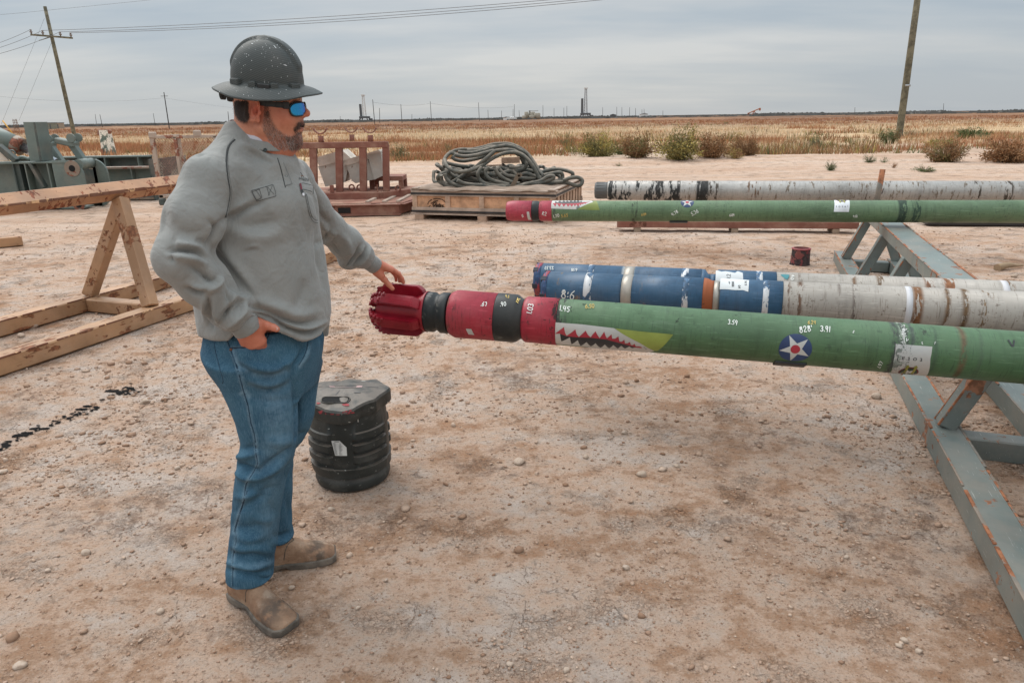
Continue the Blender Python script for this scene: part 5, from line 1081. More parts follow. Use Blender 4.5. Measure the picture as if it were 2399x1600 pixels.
STR=[([(345,340),(335,270),(380,190),(460,140),(560,115),(700,115),(850,85),(980,50),(1100,40),(1200,45),(1320,90),(1430,170),(1520,290),(1580,390),(1640,460),(1640,500),(1600,515),(1560,440),(1500,330),(1420,230),(1320,165),(1200,155),(1080,180),(960,240),(860,310),(740,370),(600,405),(500,405),(420,375),(360,310),(350,250)],[0,.1,.2,.3,.35,.4,.35,.3,.3,.3,.2,.1,0,-.1,-.15,-.2,-.25,-.3,-.3,-.25,-.2,-.2,-.2,-.25,-.3,-.35,-.4,-.4,-.35,-.25,-.1]),
([(440,205),(480,245),(580,265),(700,250),(820,220),(900,180),(1000,138),(1120,122),(1250,130),(1330,180),(1400,240),(1420,310),(1380,365),(1260,385),(1150,378),(1080,350)],-.12),([(520,150),(700,160),(850,130),(950,100),(1080,72),(1180,66),(1280,100),(1400,160),(1500,260),(1540,370),(1570,470)],.12),
([(470,185),(600,208),(750,193),(880,160),(990,135),(940,190),(850,265),(760,340),(640,420),(520,500),(420,555),(330,570),(265,520),(260,470),(330,425),(420,410)],-.3),([(360,290),(520,325),(680,345)],.05),
([(830,350),(780,430),(800,500),(880,565),(1000,590),(1150,592),(1300,600),(1420,565),(1560,560),(1680,530),(1765,500),(1770,465),(1700,470),(1600,530),(1450,560),(1330,600)],-.42),([(930,350),(875,410),(920,490),(1000,530),(1100,552),(1200,580)],-.38),
([(1010,370),(1060,450),(1150,510),(1250,550),(1330,560)],-.3),([(1070,385),(1150,450),(1250,470),(1380,492),(1540,495)],-.2),([(1600,420),(1720,382),(1850,375),(1960,398),(2025,430),(2010,475),(1940,510),(1850,525),(1760,540)],-.05),
([(1640,455),(1760,430),(1860,418),(1893,460),(1880,525),(1830,560)],-.2),([(1280,615),(1450,600),(1650,570),(1850,543),(1950,550),(2060,588),(2130,580),(2150,520),(2090,482),(1990,490),(1900,520)],-.35),
([(350,430),(370,500),(440,560),(560,600),(700,612),(850,605),(1000,622),(1150,615)],-.45),([(510,520),(600,560),(720,578),(850,585),(950,612)],-.5),([(400,420),(480,470),(600,480),(720,500),(820,540),(900,600)],-.2),([(300,450),(310,520),(360,590),(480,610),(600,600)],-.35),
([(460,430),(600,520),(760,540),(900,560)],-.1),([(1200,400),(1300,440),(1450,450),(1560,480),(1500,540),(1350,540)],-.1),([(640,130),(800,120),(960,80),(1100,95),(1260,150),(1350,230),(1380,330),(1300,420),(1150,450),(1000,420)],.25),
([(400,150),(520,180),(700,200),(900,130),(1080,100),(1240,110),(1380,200),(1470,320),(1540,450)],.3),([(1400,420),(1500,470),(1620,520),(1760,560),(1900,580)],-.05),([(1350,520),(1450,560),(1600,590),(1750,570),(1860,500),(1820,450),(1700,440)],.1)]
he=empty('hose_bundle',M=Matrix.Translation(hz(1000,600)),label='tangled pile of dusty grey-green rubber hoses heaped in the timber crate',cat='hoses')
for pts,dy in STR:
    ds=dy if isinstance(dy,list) else [dy]*len(pts); rr_=random.Random(len(pts)*7+int(pts[0][0])); P3=[hz(x,y,q+rr_.uniform(-.03,.03))-he.matrix_world.translation for (x,y),q in zip(pts,ds)]
    mb=MB(); mb.tube(spl(P3,7),.0325,10); mb.build('hose',m_hose,he)
rr_=random.Random(9)
for k in range(34):   # turns lying inside the heap and behind it
    cx=rr_.uniform(600,1500); cy=rr_.uniform(450,600); a=rr_.uniform(180,420); b_=rr_.uniform(.18,.6); ph=rr_.uniform(0,6); P3=[hz(cx,cy-rr_.uniform(0,120),.35)+Vector((a/5.6/FPX*12.8*math.cos(s),b_*math.sin(s),.05*math.sin(2*s+ph)+rr_.uniform(-.015,.015)))-he.matrix_world.translation for s in np.linspace(ph,ph+rr_.uniform(4,6.2),14)]
    for p in P3: p.z=max(p.z,Hc+.03-he.matrix_world.translation.z)
    mb=MB(); mb.tube(spl(P3,4),.031,8); mb.build('hose',m_hose,he)
m_tape=simple('brown_webbing',(.16,.12,.085),.9,bump=.3)
for q in ([(1225,610),(1270,530),(1300,460),(1320,440),(1350,470)],[(840,560),(842,600),(850,625)],[(880,565),(880,600),(885,625)]):
    pts=[hz(*p,-.5) for p in q]; mb=MB()
    for a,b_ in zip(pts,pts[1:]): mb.beam(a-he.matrix_world.translation,b_-he.matrix_world.translation,.07 if len(q)>3 else .045,.006,bev=.001,up=(0,1,0))
    mb.build('webbing_strap',m_tape,he)
# a board poking through the coils
a=hz(900,325,.1);b_=hz(1100,320,.1); mb=MB(); mb.beam(a,b_,.1,.02,bev=.002); mb.beam(hz(1090,260,.1),hz(1330,250,.1),.14,.10,bev=.004); o=mb.build('timber_offcut',m_w1); tag(o,'timber offcut stuck inside the coils of the hose pile','timber')
# ================================================================ BROWN STEEL STAND
zs=lambda x,y,Y_:Vector(AY(680+x/3.265,280+y/3.265,Y_))
C=Vector(G(937,506.5)); e=empty('steel_skid',M=frame_uv((1,.02),C-Vector((3.4,.07,0))),label='flat rusty brown steel skid on the ground with fork pockets, under the framed stand',cat='skid')
mb=MB(); mb.box((2.3,.02,.115),(2.2,.02,.17),bev=.003); mb.box((2.3,.02,.205),(2.24,.10,.016),bev=.002); mb.box((2.3,.02,.028),(2.24,.12,.016),bev=.002); mb.build('front_channel',m_rust,e)
mb=MB(); mb.box((2.42,.00,.115),(.22,.012,.095)); mb.build('fork_pocket',simple('pocket_darkness',(.01,.008,.008),.9),e)
mb=MB(); mb.beam((3.4,.05,.12),(3.75,1.5,.12),.03,.18); mb.beam((3.42,.05,.205),(3.80,1.5,.205),.16,.014,bev=.002); mb.build('side_channel',m_rust,e)
mb=MB(); mb.poly([(1.2,.1,.215),(3.45,.1,.215),(3.8,1.5,.215),(1.2,1.5,.215)],.01,(0,0,1)); mb.build('deck_plate',m_rustl,e)
mb=MB(); [mb.beam((x,.2,.235),(x+.1,1.4,.235),.07,.04) for x in (2.8,3.1,3.35)]; mb.build('timber_packer',m_w3,e)
YS=13.35
e=empty('framed_stand',M=Matrix.Translation(Vector((zs(450,590,YS).x,YS,0))),label='rusty brown steel stand with a row of posts under a top rail and forked cradles',cat='stand'); O=e.matrix_world.translation; L_=lambda v:v-O
zd=zs(450,562,YS).z; zt=zs(450,200,YS).z
x0=zs(-60,590,YS).x; x1=zs(682,600,YS).x; xb=x1+1.05
mb=MB(); mb.poly([L_(Vector(p)) for p in ((x0,YS-.02,zd-.14),(x1,YS-.02,zd-.14),(xb,YS+1.2,zd-.14),(x0,YS+1.2,zd-.14))],.012,(0,0,1)); mb.poly([L_(Vector(p)) for p in ((x0,YS,zd-.012),(x1,YS,zd-.012),(xb,YS+1.2,zd-.012),(x0,YS+1.2,zd-.012))],.012,(0,0,1)); mb.build('deck_plate',m_rustl,e)
mb=MB(); mb.beam(L_(Vector((x0,YS,zd-.07))),L_(Vector((x1,YS,zd-.07))),.03,.13); mb.beam(L_(Vector((x1,YS,zd-.07))),L_(Vector((xb,YS+1.2,zd-.07))),.03,.13); mb.build('deck_edge',m_rust,e)
for xx in (x0+.3,x1-.15,x1-1.5): mb=MB(); mb.box(L_(Vector((xx,YS+.25,(zd-.14+.22)/2))),(.14,.3,max(.04,zd-.14-.22)),bev=.004); mb.build('foot',m_rust,e)
for xc in (183,380,562,737):
    a=zs(xc,560,YS+.25); b_=zs(xc-6,205,YS+.25); mb=MB(); mb.beam(L_(Vector((a.x,YS+.25,zd))),L_(Vector((b_.x,YS+.25,zt))),.13 if xc<700 else .12,.10,bev=.006,up=(0,1,0)); mb.build('post',m_rust,e)
a=zs(-60,200,YS+.25); b_=zs(750,198,YS+.25); mb=MB(); mb.beam(L_(Vector((a.x,YS+.25,zt))),L_(Vector((b_.x,YS+.25,zt))),.12,.11,bev=.006); mb.build('top_rail',m_rust,e)
for xc,yy in ((238,.25),(475,1.1),(616,.25)):
    c=zs(xc,180,YS+yy); c.z=zt+.05; c=L_(c); mb=MB(); mb.cyl(c,c+Vector((0,0,.12)),.05,n=10); pts=[c+Vector((.13*math.sin(s),0,.30-.14*math.cos(s)*1.0)) for s in np.linspace(-1.25,1.25,9)]
    for p,q in zip(pts,pts[1:]): mb.beam(p,q,.09,.018,up=(0,0,1))
    mb.build('cradle',m_rust,e)
for xc,yc_,w_ in ((320,545,.05),(668,550,.012)): c=zs(xc,yc_,YS+.05); mb=MB(); mb.beam(L_(Vector((c.x,YS+.05,zd))),L_(Vector((c.x,YS+.05,zd+.14))),w_*1.5,.03,up=(0,1,0)); mb.build('lug',m_rust,e)
def torus(mb,c,R,r,ax='Y',n=18):
    mb.tube([c+Vector((R*math.cos(s),0,R*math.sin(s))) for s in np.linspace(0,2*math.pi,n,endpoint=False)],r,6,closed=True)
for xc,yc_ in ((470,520),(530,522),(825,528)): c=zs(xc,yc_,YS+.35); mb=MB(); torus(mb,L_(c),.048,.015); mb.build('lifting_eye',m_rust,e)
# low table frame behind the right end
e2=empty('steel_table',M=Matrix.Translation(Vector((zs(750,540,14.3).x,14.3,0))),label='low rusty steel table frame behind the right end of the framed stand',cat='table frame'); O2=e2.matrix_world.translation
zt2=zs(750,445,14.3).z; ta=zs(625,445,14.3)-O2; tb=zs(875,440,14.3)-O2; mb=MB(); mb.beam((ta.x,0,zt2),(tb.x,0,zt2),.6,.09,bev=.005); mb.build('table_top',m_rust,e2)
for x_ in (ta.x+.04,tb.x-.04):
    for y_ in (-.25,.25): mb=MB(); mb.beam((x_,y_,.0),(x_,y_,zt2-.04),.09,.07,up=(0,1,0)); mb.build('leg',m_rust,e2)
# two pale steel boxes leaning in the frame
m_box=worn('pale_painted_steel_box',(.60,.54,.47),chip=(.14,.06,.035),amt=.45,scale=6,dust=.4,dustcol=(.35,.27,.20),rough=.7); m_boxb=worn('pale_blue_grey_box',(.47,.46,.42),chip=(.13,.07,.04),amt=.5,scale=5,dust=.35,rough=.7)
def cbox(lid,body,Yb,dep,label):
    L0=[zs(*p,Yb) for p in lid]; B0=[zs(*p,Yb) for p in body]; c=sum(B0,Vector())/len(B0); c.z=zd; e=empty('steel_box',M=Matrix.Translation(c),label=label,cat='box',group='pale steel boxes leaning in the brown stand'); mb=MB(); mb.poly([p-c for p in B0],dep,(0,1,0)); mb.build('body',m_boxb,e); mb=MB(); mb.poly([p-c-Vector((0,.02,0)) for p in L0],dep+.05,(0,1,0)); mb.build('lid',m_box,e)
cbox([(198,292),(395,235),(470,300),(225,362)],[(212,360),(455,305),(420,480),(335,500),(268,516)],YS+.55,.5,'left pale steel box tilted behind the posts of the brown stand')
cbox([(410,345),(430,308),(672,234),(700,270),(440,352)],[(425,345),(590,300),(650,460),(600,468),(500,490),(470,470)],YS+.45,.45,'middle pale steel box with a sloping lid behind the third post of the brown stand')
cbox([(585,262),(680,236),(690,250),(592,275)],[(590,275),(690,245),(716,428),(642,462)],YS+.40,.4,'right pale box leaning against the last post of the brown stand')
# ================================================================ GREEN STEEL SKID FRAME (left)
m_gs=worn('grey_green_skid_paint',(.125,.160,.145),chip=(.16,.07,.04),amt=.2,scale=4,dust=.2,dustcol=(.30,.25,.19),rough=.5,scr=.15)
m_gsd=worn('dark_green_skid_paint',(.055,.072,.066),chip=(.12,.06,.04),amt=.15,scale=4,dust=.2,rough=.6); m_lug=worn('rust_lug_face',(.22,.17,.13),chip=(.14,.05,.03),amt=.9,scale=7,dust=.2,rough=.6); m_chrome=simple('dull_chrome_rod',(.55,.57,.60),.22,.9,var=.05)
YG=14.4; zg=lambda x,y,Y_=YG:Vector(AY(x/4.898,260+y/4.898,Y_)); O=Vector((zg(900,1100).x,YG,0)); e=empty('steel_skid',M=Matrix.Translation(O),label='large grey-green steel skid frame with a hydraulic cylinder, posts and lugs at left',cat='skid frame')
Lg=lambda x,y,Y_=YG:zg(x,y,Y_)-O
zt=zg(500,578).z; xr=zg(980,700).x-O.x; xl=zg(0,600).x-O.x-4
mb=MB(); mb.box(((xl+xr)/2,0,zt-.02),(xr-xl-.2,.34,.035),bev=.004); mb.box(((xl+xr)/2,0,.05),(xr-xl-.1,.34,.035),bev=.004); mb.build('flange',m_gs,e)
mb=MB(); mb.box(((xl+xr-.3)/2,.05,zt/2),(xr-xl-.5,.02,zt-.06)); mb.build('web',m_gs,e)
for xx in (222,360,615): p=Lg(xx,700); mb=MB(); mb.box((p.x,-.06,zt/2),(.022,.20,zt-.08)); mb.build('stiffener',m_gsd if xx==222 else m_gs,e)
mb=MB(); mb.box((Lg(240,700).x,-.03,zt/2),(.14,.16,zt-.08)); mb.build('box_column',m_gsd,e)
mb=MB(); mb.beam(Lg(355,600,YG-.12),Lg(520,880,YG-.12),.06,.13,bev=.004,up=(0,1,0)); mb.build('brace',m_gsd,e)
def lugplate(x0,x1,y,rust): 
    c=[]; n=10; zt_=zt+.015; r=.28
    pts=[(x0,zt_),]+[(x1-r+r*math.sin(s),zt_-r+r*math.cos(s)) for s in np.linspace(0,math.pi/2,n)]+[(x1-r+r*math.cos(s),.02+r-r*math.sin(s)) for s in np.linspace(0,math.pi/2,n)]+[(x0,.02)]
    mb=MB(); mb.poly([Vector((a,y,b)) for a,b in pts],.05,(0,1,0)); return mb.build('lug_plate',m_gs,e)
h1=Lg(885,655); h2=Lg(958,1066); lp=lugplate(Lg(650,600).x,h2.x+.21,-.16,True); lugplate(Lg(980,600).x,h2.x+.42,.32,False)
for h in (h1,h2):
    mb=MB(); mb.cyl((h.x,-.172,h.z),(h.x,-.162,h.z),.155 if h is h1 else .12,n=24); mb.build('rust_patch',m_lug,lp); mb=MB(); mb.cyl((h.x,-.178,h.z),(h.x,-.165,h.z),.062,n=20); mb.build('pin_hole',simple('hole_darkness',(.006,.006,.006),.9),lp)
mb=MB(); q=Lg(975,640); mb.cyl((q.x-.05,-.12,q.z+.05),(q.x-.05,.34,q.z+.05),.10,n=18); mb.build('pivot_pin',m_gs,e)
mb=MB(); pts=[Lg(*p,YG-.1) for p in ((265,130),(402,130),(480,578),(345,578))]; mb.poly(pts,.38,(0,1,0)); o=mb.build('post',m_gs,e); mb=MB(); pts=[Lg(*p,YG-.104) for p in ((380,133),(402,133),(480,576),(455,576))]; mb.poly(pts,.006,(0,1,0)); mb.build('post_edge',m_gsd,o)
ca=Lg(-120,235,YG+.5);cb=Lg(245,412,YG+.5);cc=Lg(640,600,YG+.5)
mb=MB(); mb.cyl(ca,cb,.165,n=24); mb.build('cylinder_barrel',m_gs,e); dd=(cb-ca).normalized(); mb=MB(); mb.cyl(cb-dd*.14,cb+dd*.03,.178,n=24); mb.build('gland_nut',m_lug,e); mb=MB(); mb.cyl(cb,cc,.098,n=20); mb.build('piston_rod',m_chrome,e)
for k,(hx,hy,ex,ey,Yo) in enumerate(((530,335,715,600,.9),(790,330,985,610,.25))):
    h=Lg(hx,hy,YG+Yo); f=Lg(ex,ey,YG+Yo); mb=MB(); mb.beam(h,f,.13,.13,bev=.01,up=(0,1,0)); mb.build('arm',m_gs,e)
    mb=MB(); c=h+Vector((.12,0,.03)); mb.cyl((c.x,c.y-.14,c.z),(c.x,c.y-.10,c.z),.085,n=18); mb.cyl((c.x,c.y+.10,c.z),(c.x,c.y+.14,c.z),.085,n=18); mb.beam(h+Vector((-.24,0,-.01)),h+Vector((.14,0,-.10)),.24,.11,bev=.02); mb.build('clevis_head',m_gs,e)
mb=MB(); mb.beam(Lg(-20,400,YG-.1),Lg(195,575,YG-.1),.10,.14,up=(0,1,0)); mb.build('brace',m_gsd,e)
mb=MB(); mb.poly([Lg(*p,YG-.12) for p in ((-60,470),(10,480),(105,575),(-60,575))],.03,(0,1,0)); mb.build('gusset',m_box,e)
mb=MB(); c=Lg(142,485); torus(mb,c,.055,.015); c=Lg(260,560); mb.tube([c+Vector((x,0,.05*math.cos(x*12))) for x in np.linspace(-.15,.15,8)],.03,6); mb.build('shackle',m_gs,e)
YB=17.4; xa=Lg(150,600,YB).x; xe=Lg(1735,560,YB).x; zb_=Lg(1500,522,YB).z
mb=MB(); mb.box(((xa+xe)/2,YB-YG,zb_),(xe-xa,.3,.035)); mb.build('flange',m_gs,e); mb=MB(); mb.box(((xa+xe)/2,YB-YG+.05,zb_/2),(xe-xa,.02,zb_)); mb.build('web',m_gsd,e)
for xx in (1100,1150,1240,1620): p=Lg(xx,560,YB); mb=MB(); mb.box((p.x,YB-YG-.06,zb_/2),(.025,.2,zb_-.04)); mb.build('stiffener',m_gs,e)
YM=15.9; xa=Lg(1060,640,YM).x; xe=Lg(1745,640,YM).x; zm=Lg(1400,652,YM).z
mb=MB(); mb.box(((xa+xe)/2,YM-YG,zm),(xe-xa,.28,.04)); mb.box(((xa+xe)/2,YM-YG,.05),(xe-xa,.28,.04)); mb.build('flange',m_lug,e); mb=MB(); mb.box(((xa+xe)/2,YM-YG+.04,zm/2),(xe-xa,.02,zm)); mb.build('web',m_gs,e)
mb=MB(); p=Lg(1540,700,YM); mb.box((p.x,YM-YG-.05,zm/2),(.02,.17,zm-.05)); mb.build('stiffener',m_gs,e)
mb=MB(); mb.box((xe+.02,(YB+YM)/2-YG,zb_/2),(.03,YB-YM+.3,zb_)); mb.build('end_plate',m_gsd,e)
mb=MB(); q=Lg(1075,1085,YG+.6); mb.cyl((q.x-.2,q.y,.22),(q.x+.25,q.y,.22),.22,n=20); mb.build('roller',m_gsd,e)
# painted stump standing in the field behind
g=G(253,364); t_=PROJ(g)[2]; s_=t_/FPX; e=empty('marker_post',tuple(g),label='short flaking green and white steel stump standing in the grass at left',cat='marker post')
mb=MB(); mb.poly([(-14*s_,0,0),(12*s_,0,0),(8*s_,0,56*s_),(-11*s_,0,56*s_)],.4,(0,1,0)); mb.build('body',worn('flaking_green_white',(.11,.15,.13),chip=(.50,.47,.42),amt=1.0,scale=1.6,rough=.7),e)
mb=MB(); mb.beam((-16*s_,.2,52*s_),(-10*s_,.2,50*s_),.3,.25); mb.beam((10*s_,.2,50*s_),(6*s_,.2,52*s_),.3,.25); mb.box((-11*s_,-.03,7*s_),(5*s_,.1,14*s_)); mb.build('rusty_fitting',m_rust,e)
# ================================================================ EXPANDED METAL CAGE
YK=14.9; K=lambda x,y,Y_=YK:Vector(AY(x,y,Y_)); a=K(356,322); b_=K(505,322); zc0=.12; e=empty('mesh_cage',M=Matrix.Translation(Vector((a.x,YK,0))),label='rusty expanded metal cage standing behind the man\'s shoulder',cat='cage'); W_=b_.x-a.x; Hk=a.z
m_cage=worn('rusty_white_cage_frame',(.40,.32,.26),chip=(.17,.07,.045),amt=.95,scale=7,dust=.3,rough=.8); m_mesh=worn('rusty_expanded_metal',(.36,.25,.18),chip=(.14,.06,.04),amt=.9,scale=3,dust=.3,rough=.85)
for x_,w_ in ((0,.09),(W_*.36,.06),(W_,.09)): mb=MB(); mb.beam((x_,0,.1 if w_>.07 else zc0),(x_,0,Hk),w_,.06,up=(0,1,0),bev=.005); mb.build('post',m_cage,e)
for z_ in (Hk,.18): mb=MB(); mb.beam((-.04,0,z_),(W_+.04,0,z_),.06,.06,bev=.005); mb.build('rail',m_cage,e)
for x_ in (0,W_): mb=MB(); mb.beam((x_,0,Hk),(x_,1.2,Hk),.06,.06); mb.beam((x_,1.2,.1),(x_,1.2,Hk),.06,.06,up=(1,0,0)); mb.build('rail',m_cage,e)
mb=MB(); nx=int(W_/.055); nz=int(Hk/.032)
for j in range(nz):
    for i in range(nx):
        x_=i*.055+(.0275 if j%2 else 0); z_=.19+j*.032
        if x_+.055>W_ or z_+.03>Hk: continue
        mb.b.faces.new([mb.b.verts.new(p) for p in ((x_,.03,z_),(x_+.012,.022,z_),(x_+.0335,.03,z_+.032),(x_+.0215,.038,z_+.032))]); mb.b.faces.new([mb.b.verts.new(p) for p in ((x_+.043,.022,z_),(x_+.055,.03,z_),(x_+.0335,.038,z_+.032),(x_+.0215,.03,z_+.032))])
mb.build('expanded_mesh',m_mesh,e)
for x_,z_ in ((W_*.72,Hk+.06),(0.02,Hk+.04)): mb=MB(); mb.box((x_,0,z_),(.14,.1,.13),bev=.02); mb.build('latch',m_cage,e)
mb=MB(); mb.box((0,0,.07),(.12,.12,.14),bev=.02); mb.box((W_,0,.07),(.12,.12,.14),bev=.02); mb.build('foot',m_gsd,e)
# pipe leaning off the spoil heap behind the stand
# ================================================================ PERSON: distance fields turned into one continuous skin per garment
class Fld:
    def __init__(s,lo,hi,v):
        s.v=v; s.lo=np.array(lo,float); n=[int((h-l)/v)+2 for l,h in zip(lo,hi)]
        g=[(l+np.arange(k)*v).astype(np.float32) for l,k in zip(lo,n)]; s.X,s.Y,s.Z=np.meshgrid(*g,indexing='ij')
    def xform(s,c,R):
        """coordinates in a local frame: rows of R are the axes"""
        X=s.X-c[0];Y=s.Y-c[1];Z=s.Z-c[2]; return [X*r[0]+Y*r[1]+Z*r[2] for r in R]
def smin(a,b,k):
    h=np.clip(.5+.5*(b-a)/k,0,1); return b+(a-b)*h-k*h*(1-h)
def smax(a,b,k): return -smin(-a,-b,k)
def cap(P,a,b,ra,rb):
    X,Y,Z=P; d=[b[i]-a[i] for i in range(3)]; L2=sum(q*q for q in d)+1e-12
    h=np.clip(((X-a[0])*d[0]+(Y-a[1])*d[1]+(Z-a[2])*d[2])/L2,0,1)
    return np.sqrt((X-a[0]-d[0]*h)**2+(Y-a[1]-d[1]*h)**2+(Z-a[2]-d[2]*h)**2)-(ra+(rb-ra)*h)
def ell(P,c,r):
    X,Y,Z=P[0]-c[0],P[1]-c[1],P[2]-c[2]; k0=np.sqrt((X/r[0])**2+(Y/r[1])**2+(Z/r[2])**2); k1=np.sqrt((X/r[0]**2)**2+(Y/r[1]**2)**2+(Z/r[2]**2)**2)+1e-9
    return k0*(k0-1)/k1
def chain(P,pts,k=.012):
    f=None
    for (a,ra),(b,rb) in zip(pts,pts[1:]): q=cap(P,a,b,ra,rb); f=q if f is None else smin(f,q,k)
    return f
def loft(P,secs,exp=2.2):
    """secs: (z,cx,cy,a,b,yaw deg) elliptical slices; a along the facing direction"""
    X,Y,Z=P; S_=np.array(sorted(secs)); zz=S_[:,0]; it=lambda i:np.interp(Z,zz,S_[:,i])
    cx,cy,a,b,yw=it(1),it(2),it(3),it(4),np.radians(it(5)); c,s=np.cos(yw),np.sin(yw); dx,dy=X-cx,Y-cy
    u=dx*c-dy*s; w_=-dx*s-dy*c; r=(np.abs(u/a)**exp+np.abs(w_/b)**exp)**(1/exp); f=(r-1)*np.minimum(a,b)
    return np.maximum(f,np.maximum(Z-zz[-1],zz[0]-Z))
def surfnets(F,lo,v):
    ins=F<0; nx,ny,nz=F.shape; c=ins[:-1,:-1,:-1].astype(np.int8); tot=np.zeros((nx-1,ny-1,nz-1),np.int8)
    for i in (0,1):
        for j in (0,1):
            for k in (0,1): tot+=ins[i:nx-1+i,j:ny-1+j,k:nz-1+k]
    act=(tot>0)&(tot<8); idx=-np.ones(act.shape,np.int64); I=np.argwhere(act); idx[act]=np.arange(len(I))
    acc=np.zeros((len(I),3)); cnt=np.zeros(len(I)); i0,j0,k0=I.T
    cor=[(a,b,c_) for a in (0,1) for b in (0,1) for c_ in (0,1)]
    for p in cor:
        for ax in range(3):
            if p[ax]: continue
            q=list(p); q[ax]=1; f0=F[i0+p[0],j0+p[1],k0+p[2]]; f1=F[i0+q[0],j0+q[1],k0+q[2]]; m=(f0<0)!=(f1<0); t=np.where(m,f0/(f0-f1+1e-12),0)
            pos=np.array(p,float)[None]+np.zeros((len(I),3)); pos[:,ax]+=t; acc+=pos*m[:,None]; cnt+=m
    V=(I+acc/cnt[:,None])*v+np.asarray(lo); Q=[]
    for ax in range(3):
        sl0=[slice(None)]*3; sl1=[slice(None)]*3; sl0[ax]=slice(0,-1); sl1[ax]=slice(1,None); a=ins[tuple(sl0)]; b=ins[tuple(sl1)]; E=np.argwhere(a!=b); o=[x for x in range(3) if x!=ax]
        E=E[(E[:,o[0]]>0)&(E[:,o[1]]>0)&(E[:,o[0]]<F.shape[o[0]]-1)&(E[:,o[1]]<F.shape[o[1]]-1)]
        if not len(E): continue
        fl=a[tuple(E.T)]; q=[]
        for d0,d1 in ((0,0),(-1,0),(-1,-1),(0,-1)):
            e=E.copy(); e[:,o[0]]+=d0; e[:,o[1]]+=d1; q.append(idx[tuple(e.T)])
        q=np.stack(q,1); flip=fl if ax!=1 else ~fl; q[flip]=q[flip][:,::-1]; Q.append(q[:, ::-1])
    Q=np.concatenate(Q); return V,Q[(Q>=0).all(1)]
def vnorm(V,Q):
    n=np.zeros_like(V); a=V[Q[:,2]]-V[Q[:,0]]; b=V[Q[:,3]]-V[Q[:,1]]; f=np.cross(a,b)
    for k in range(4): np.add.at(n,Q[:,k],f)
    return n/(np.linalg.norm(n,axis=1)[:,None]+1e-12)
def lapl(V,Q,it,lam=.5):
    for _ in range(it):
        s=np.zeros_like(V); c=np.zeros(len(V))
        for a,b in ((0,1),(1,2),(2,3),(3,0)):
            np.add.at(s,Q[:,a],V[Q[:,b]]); np.add.at(c,Q[:,a],1); np.add.at(s,Q[:,b],V[Q[:,a]]); np.add.at(c,Q[:,b],1)
        V=V+lam*(s/c[:,None]-V)
    return V
def projv(V):
    q=V-CAMP; t=q@_f; return 1199.5+FPX*(q@_r)/t,800-FPX*(q@_u)/t,t
def cat(p,n=5):
    p=[np.array(a,float) for a in p]; o=[]; m=len(p)
    for i in range(m-1):
        a,b,c,d=p[max(0,i-1)],p[i],p[i+1],p[min(m-1,i+2)]
        for k in range(n): t=k/n; o.append(.5*(2*b+(c-a)*t+(2*a-5*b+4*c-d)*t*t+(3*b-a-3*c+d)*t**3))
    return np.array(o+[p[-1]])
def fold(V,N,folds,ok=None):
    """push cloth in or out along traced fold lines, on the side that faces the photographer"""
    x,y,t=projv(V); dirv=V-CAMP; dirv/=np.linalg.norm(dirv,axis=1)[:,None]; fac=sst(.02,.30,-(N*dirv).sum(1)); D=np.zeros(len(V))
    for pts,w_,amp in folds:
        P=cat(pts); lo=P.min(0)-3*w_; hi=P.max(0)+3*w_; m=np.where((x>lo[0])&(x<hi[0])&(y>lo[1])&(y<hi[1])&(fac>0))[0]
        if not len(m): continue
        best=np.full(len(m),1e9); bs=np.zeros(len(m)); L_=np.concatenate([[0],np.cumsum(np.linalg.norm(np.diff(P,axis=0),axis=1))])
        for i in range(len(P)-1):
            a,b=P[i],P[i+1]; d=b-a; l2=d@d+1e-9; h=np.clip(((x[m]-a[0])*d[0]+(y[m]-a[1])*d[1])/l2,0,1); dd=np.hypot(x[m]-a[0]-d[0]*h,y[m]-a[1]-d[1]*h); k=dd<best; best[k]=dd[k]; bs[k]=(L_[i]+h*math.sqrt(l2))[k]
        s=bs/L_[-1]; tp=np.sin(np.pi*np.clip(s*.92+.04,0,1))**.6; D[m]+=2.7*amp*.001*np.exp(-(best/(w_*.9))**(2. if amp>0 else 1.45))*tp
    D*=fac
    if ok is not None: D*=ok
    return V+N*D[:,None]
def mk(name,V,Q,mats,parent,attr=None):
    o=mesh_np(name,V,Q,mats,smooth=True)
    if attr:
        for k,a in attr.items(): at=o.data.attributes.new(k,'FLOAT','POINT'); at.data.foreach_set('value',np.asarray(a,np.float32))
    adopt(o,parent); return o
J=lambda px,py,y:tuple(float(q) for q in AY(px,py,y))
fd=lambda a:np.array([math.cos(rad(a)),-math.sin(rad(a)),0]); rd=lambda a:np.array([-math.sin(rad(a)),-math.cos(rad(a)),0])
PER=empty('person',(-.93,2.2,0),label='heavyset man in grey shirt, jeans and dark hard hat touching the drill bit',cat='person')
bpy.context.view_layer.update()
c1=lambda *L:[(330+x/3.136,60+y/3.136) for x,y in L]; c2=lambda *L:[(350+x/3.485,400+y/3.485) for x,y in L]; c3=lambda *L:[(450+x/3.136,750+y/3.136) for x,y in L]; c4=lambda *L:[(480+x/3.92,1150+y/3.92) for x,y in L]
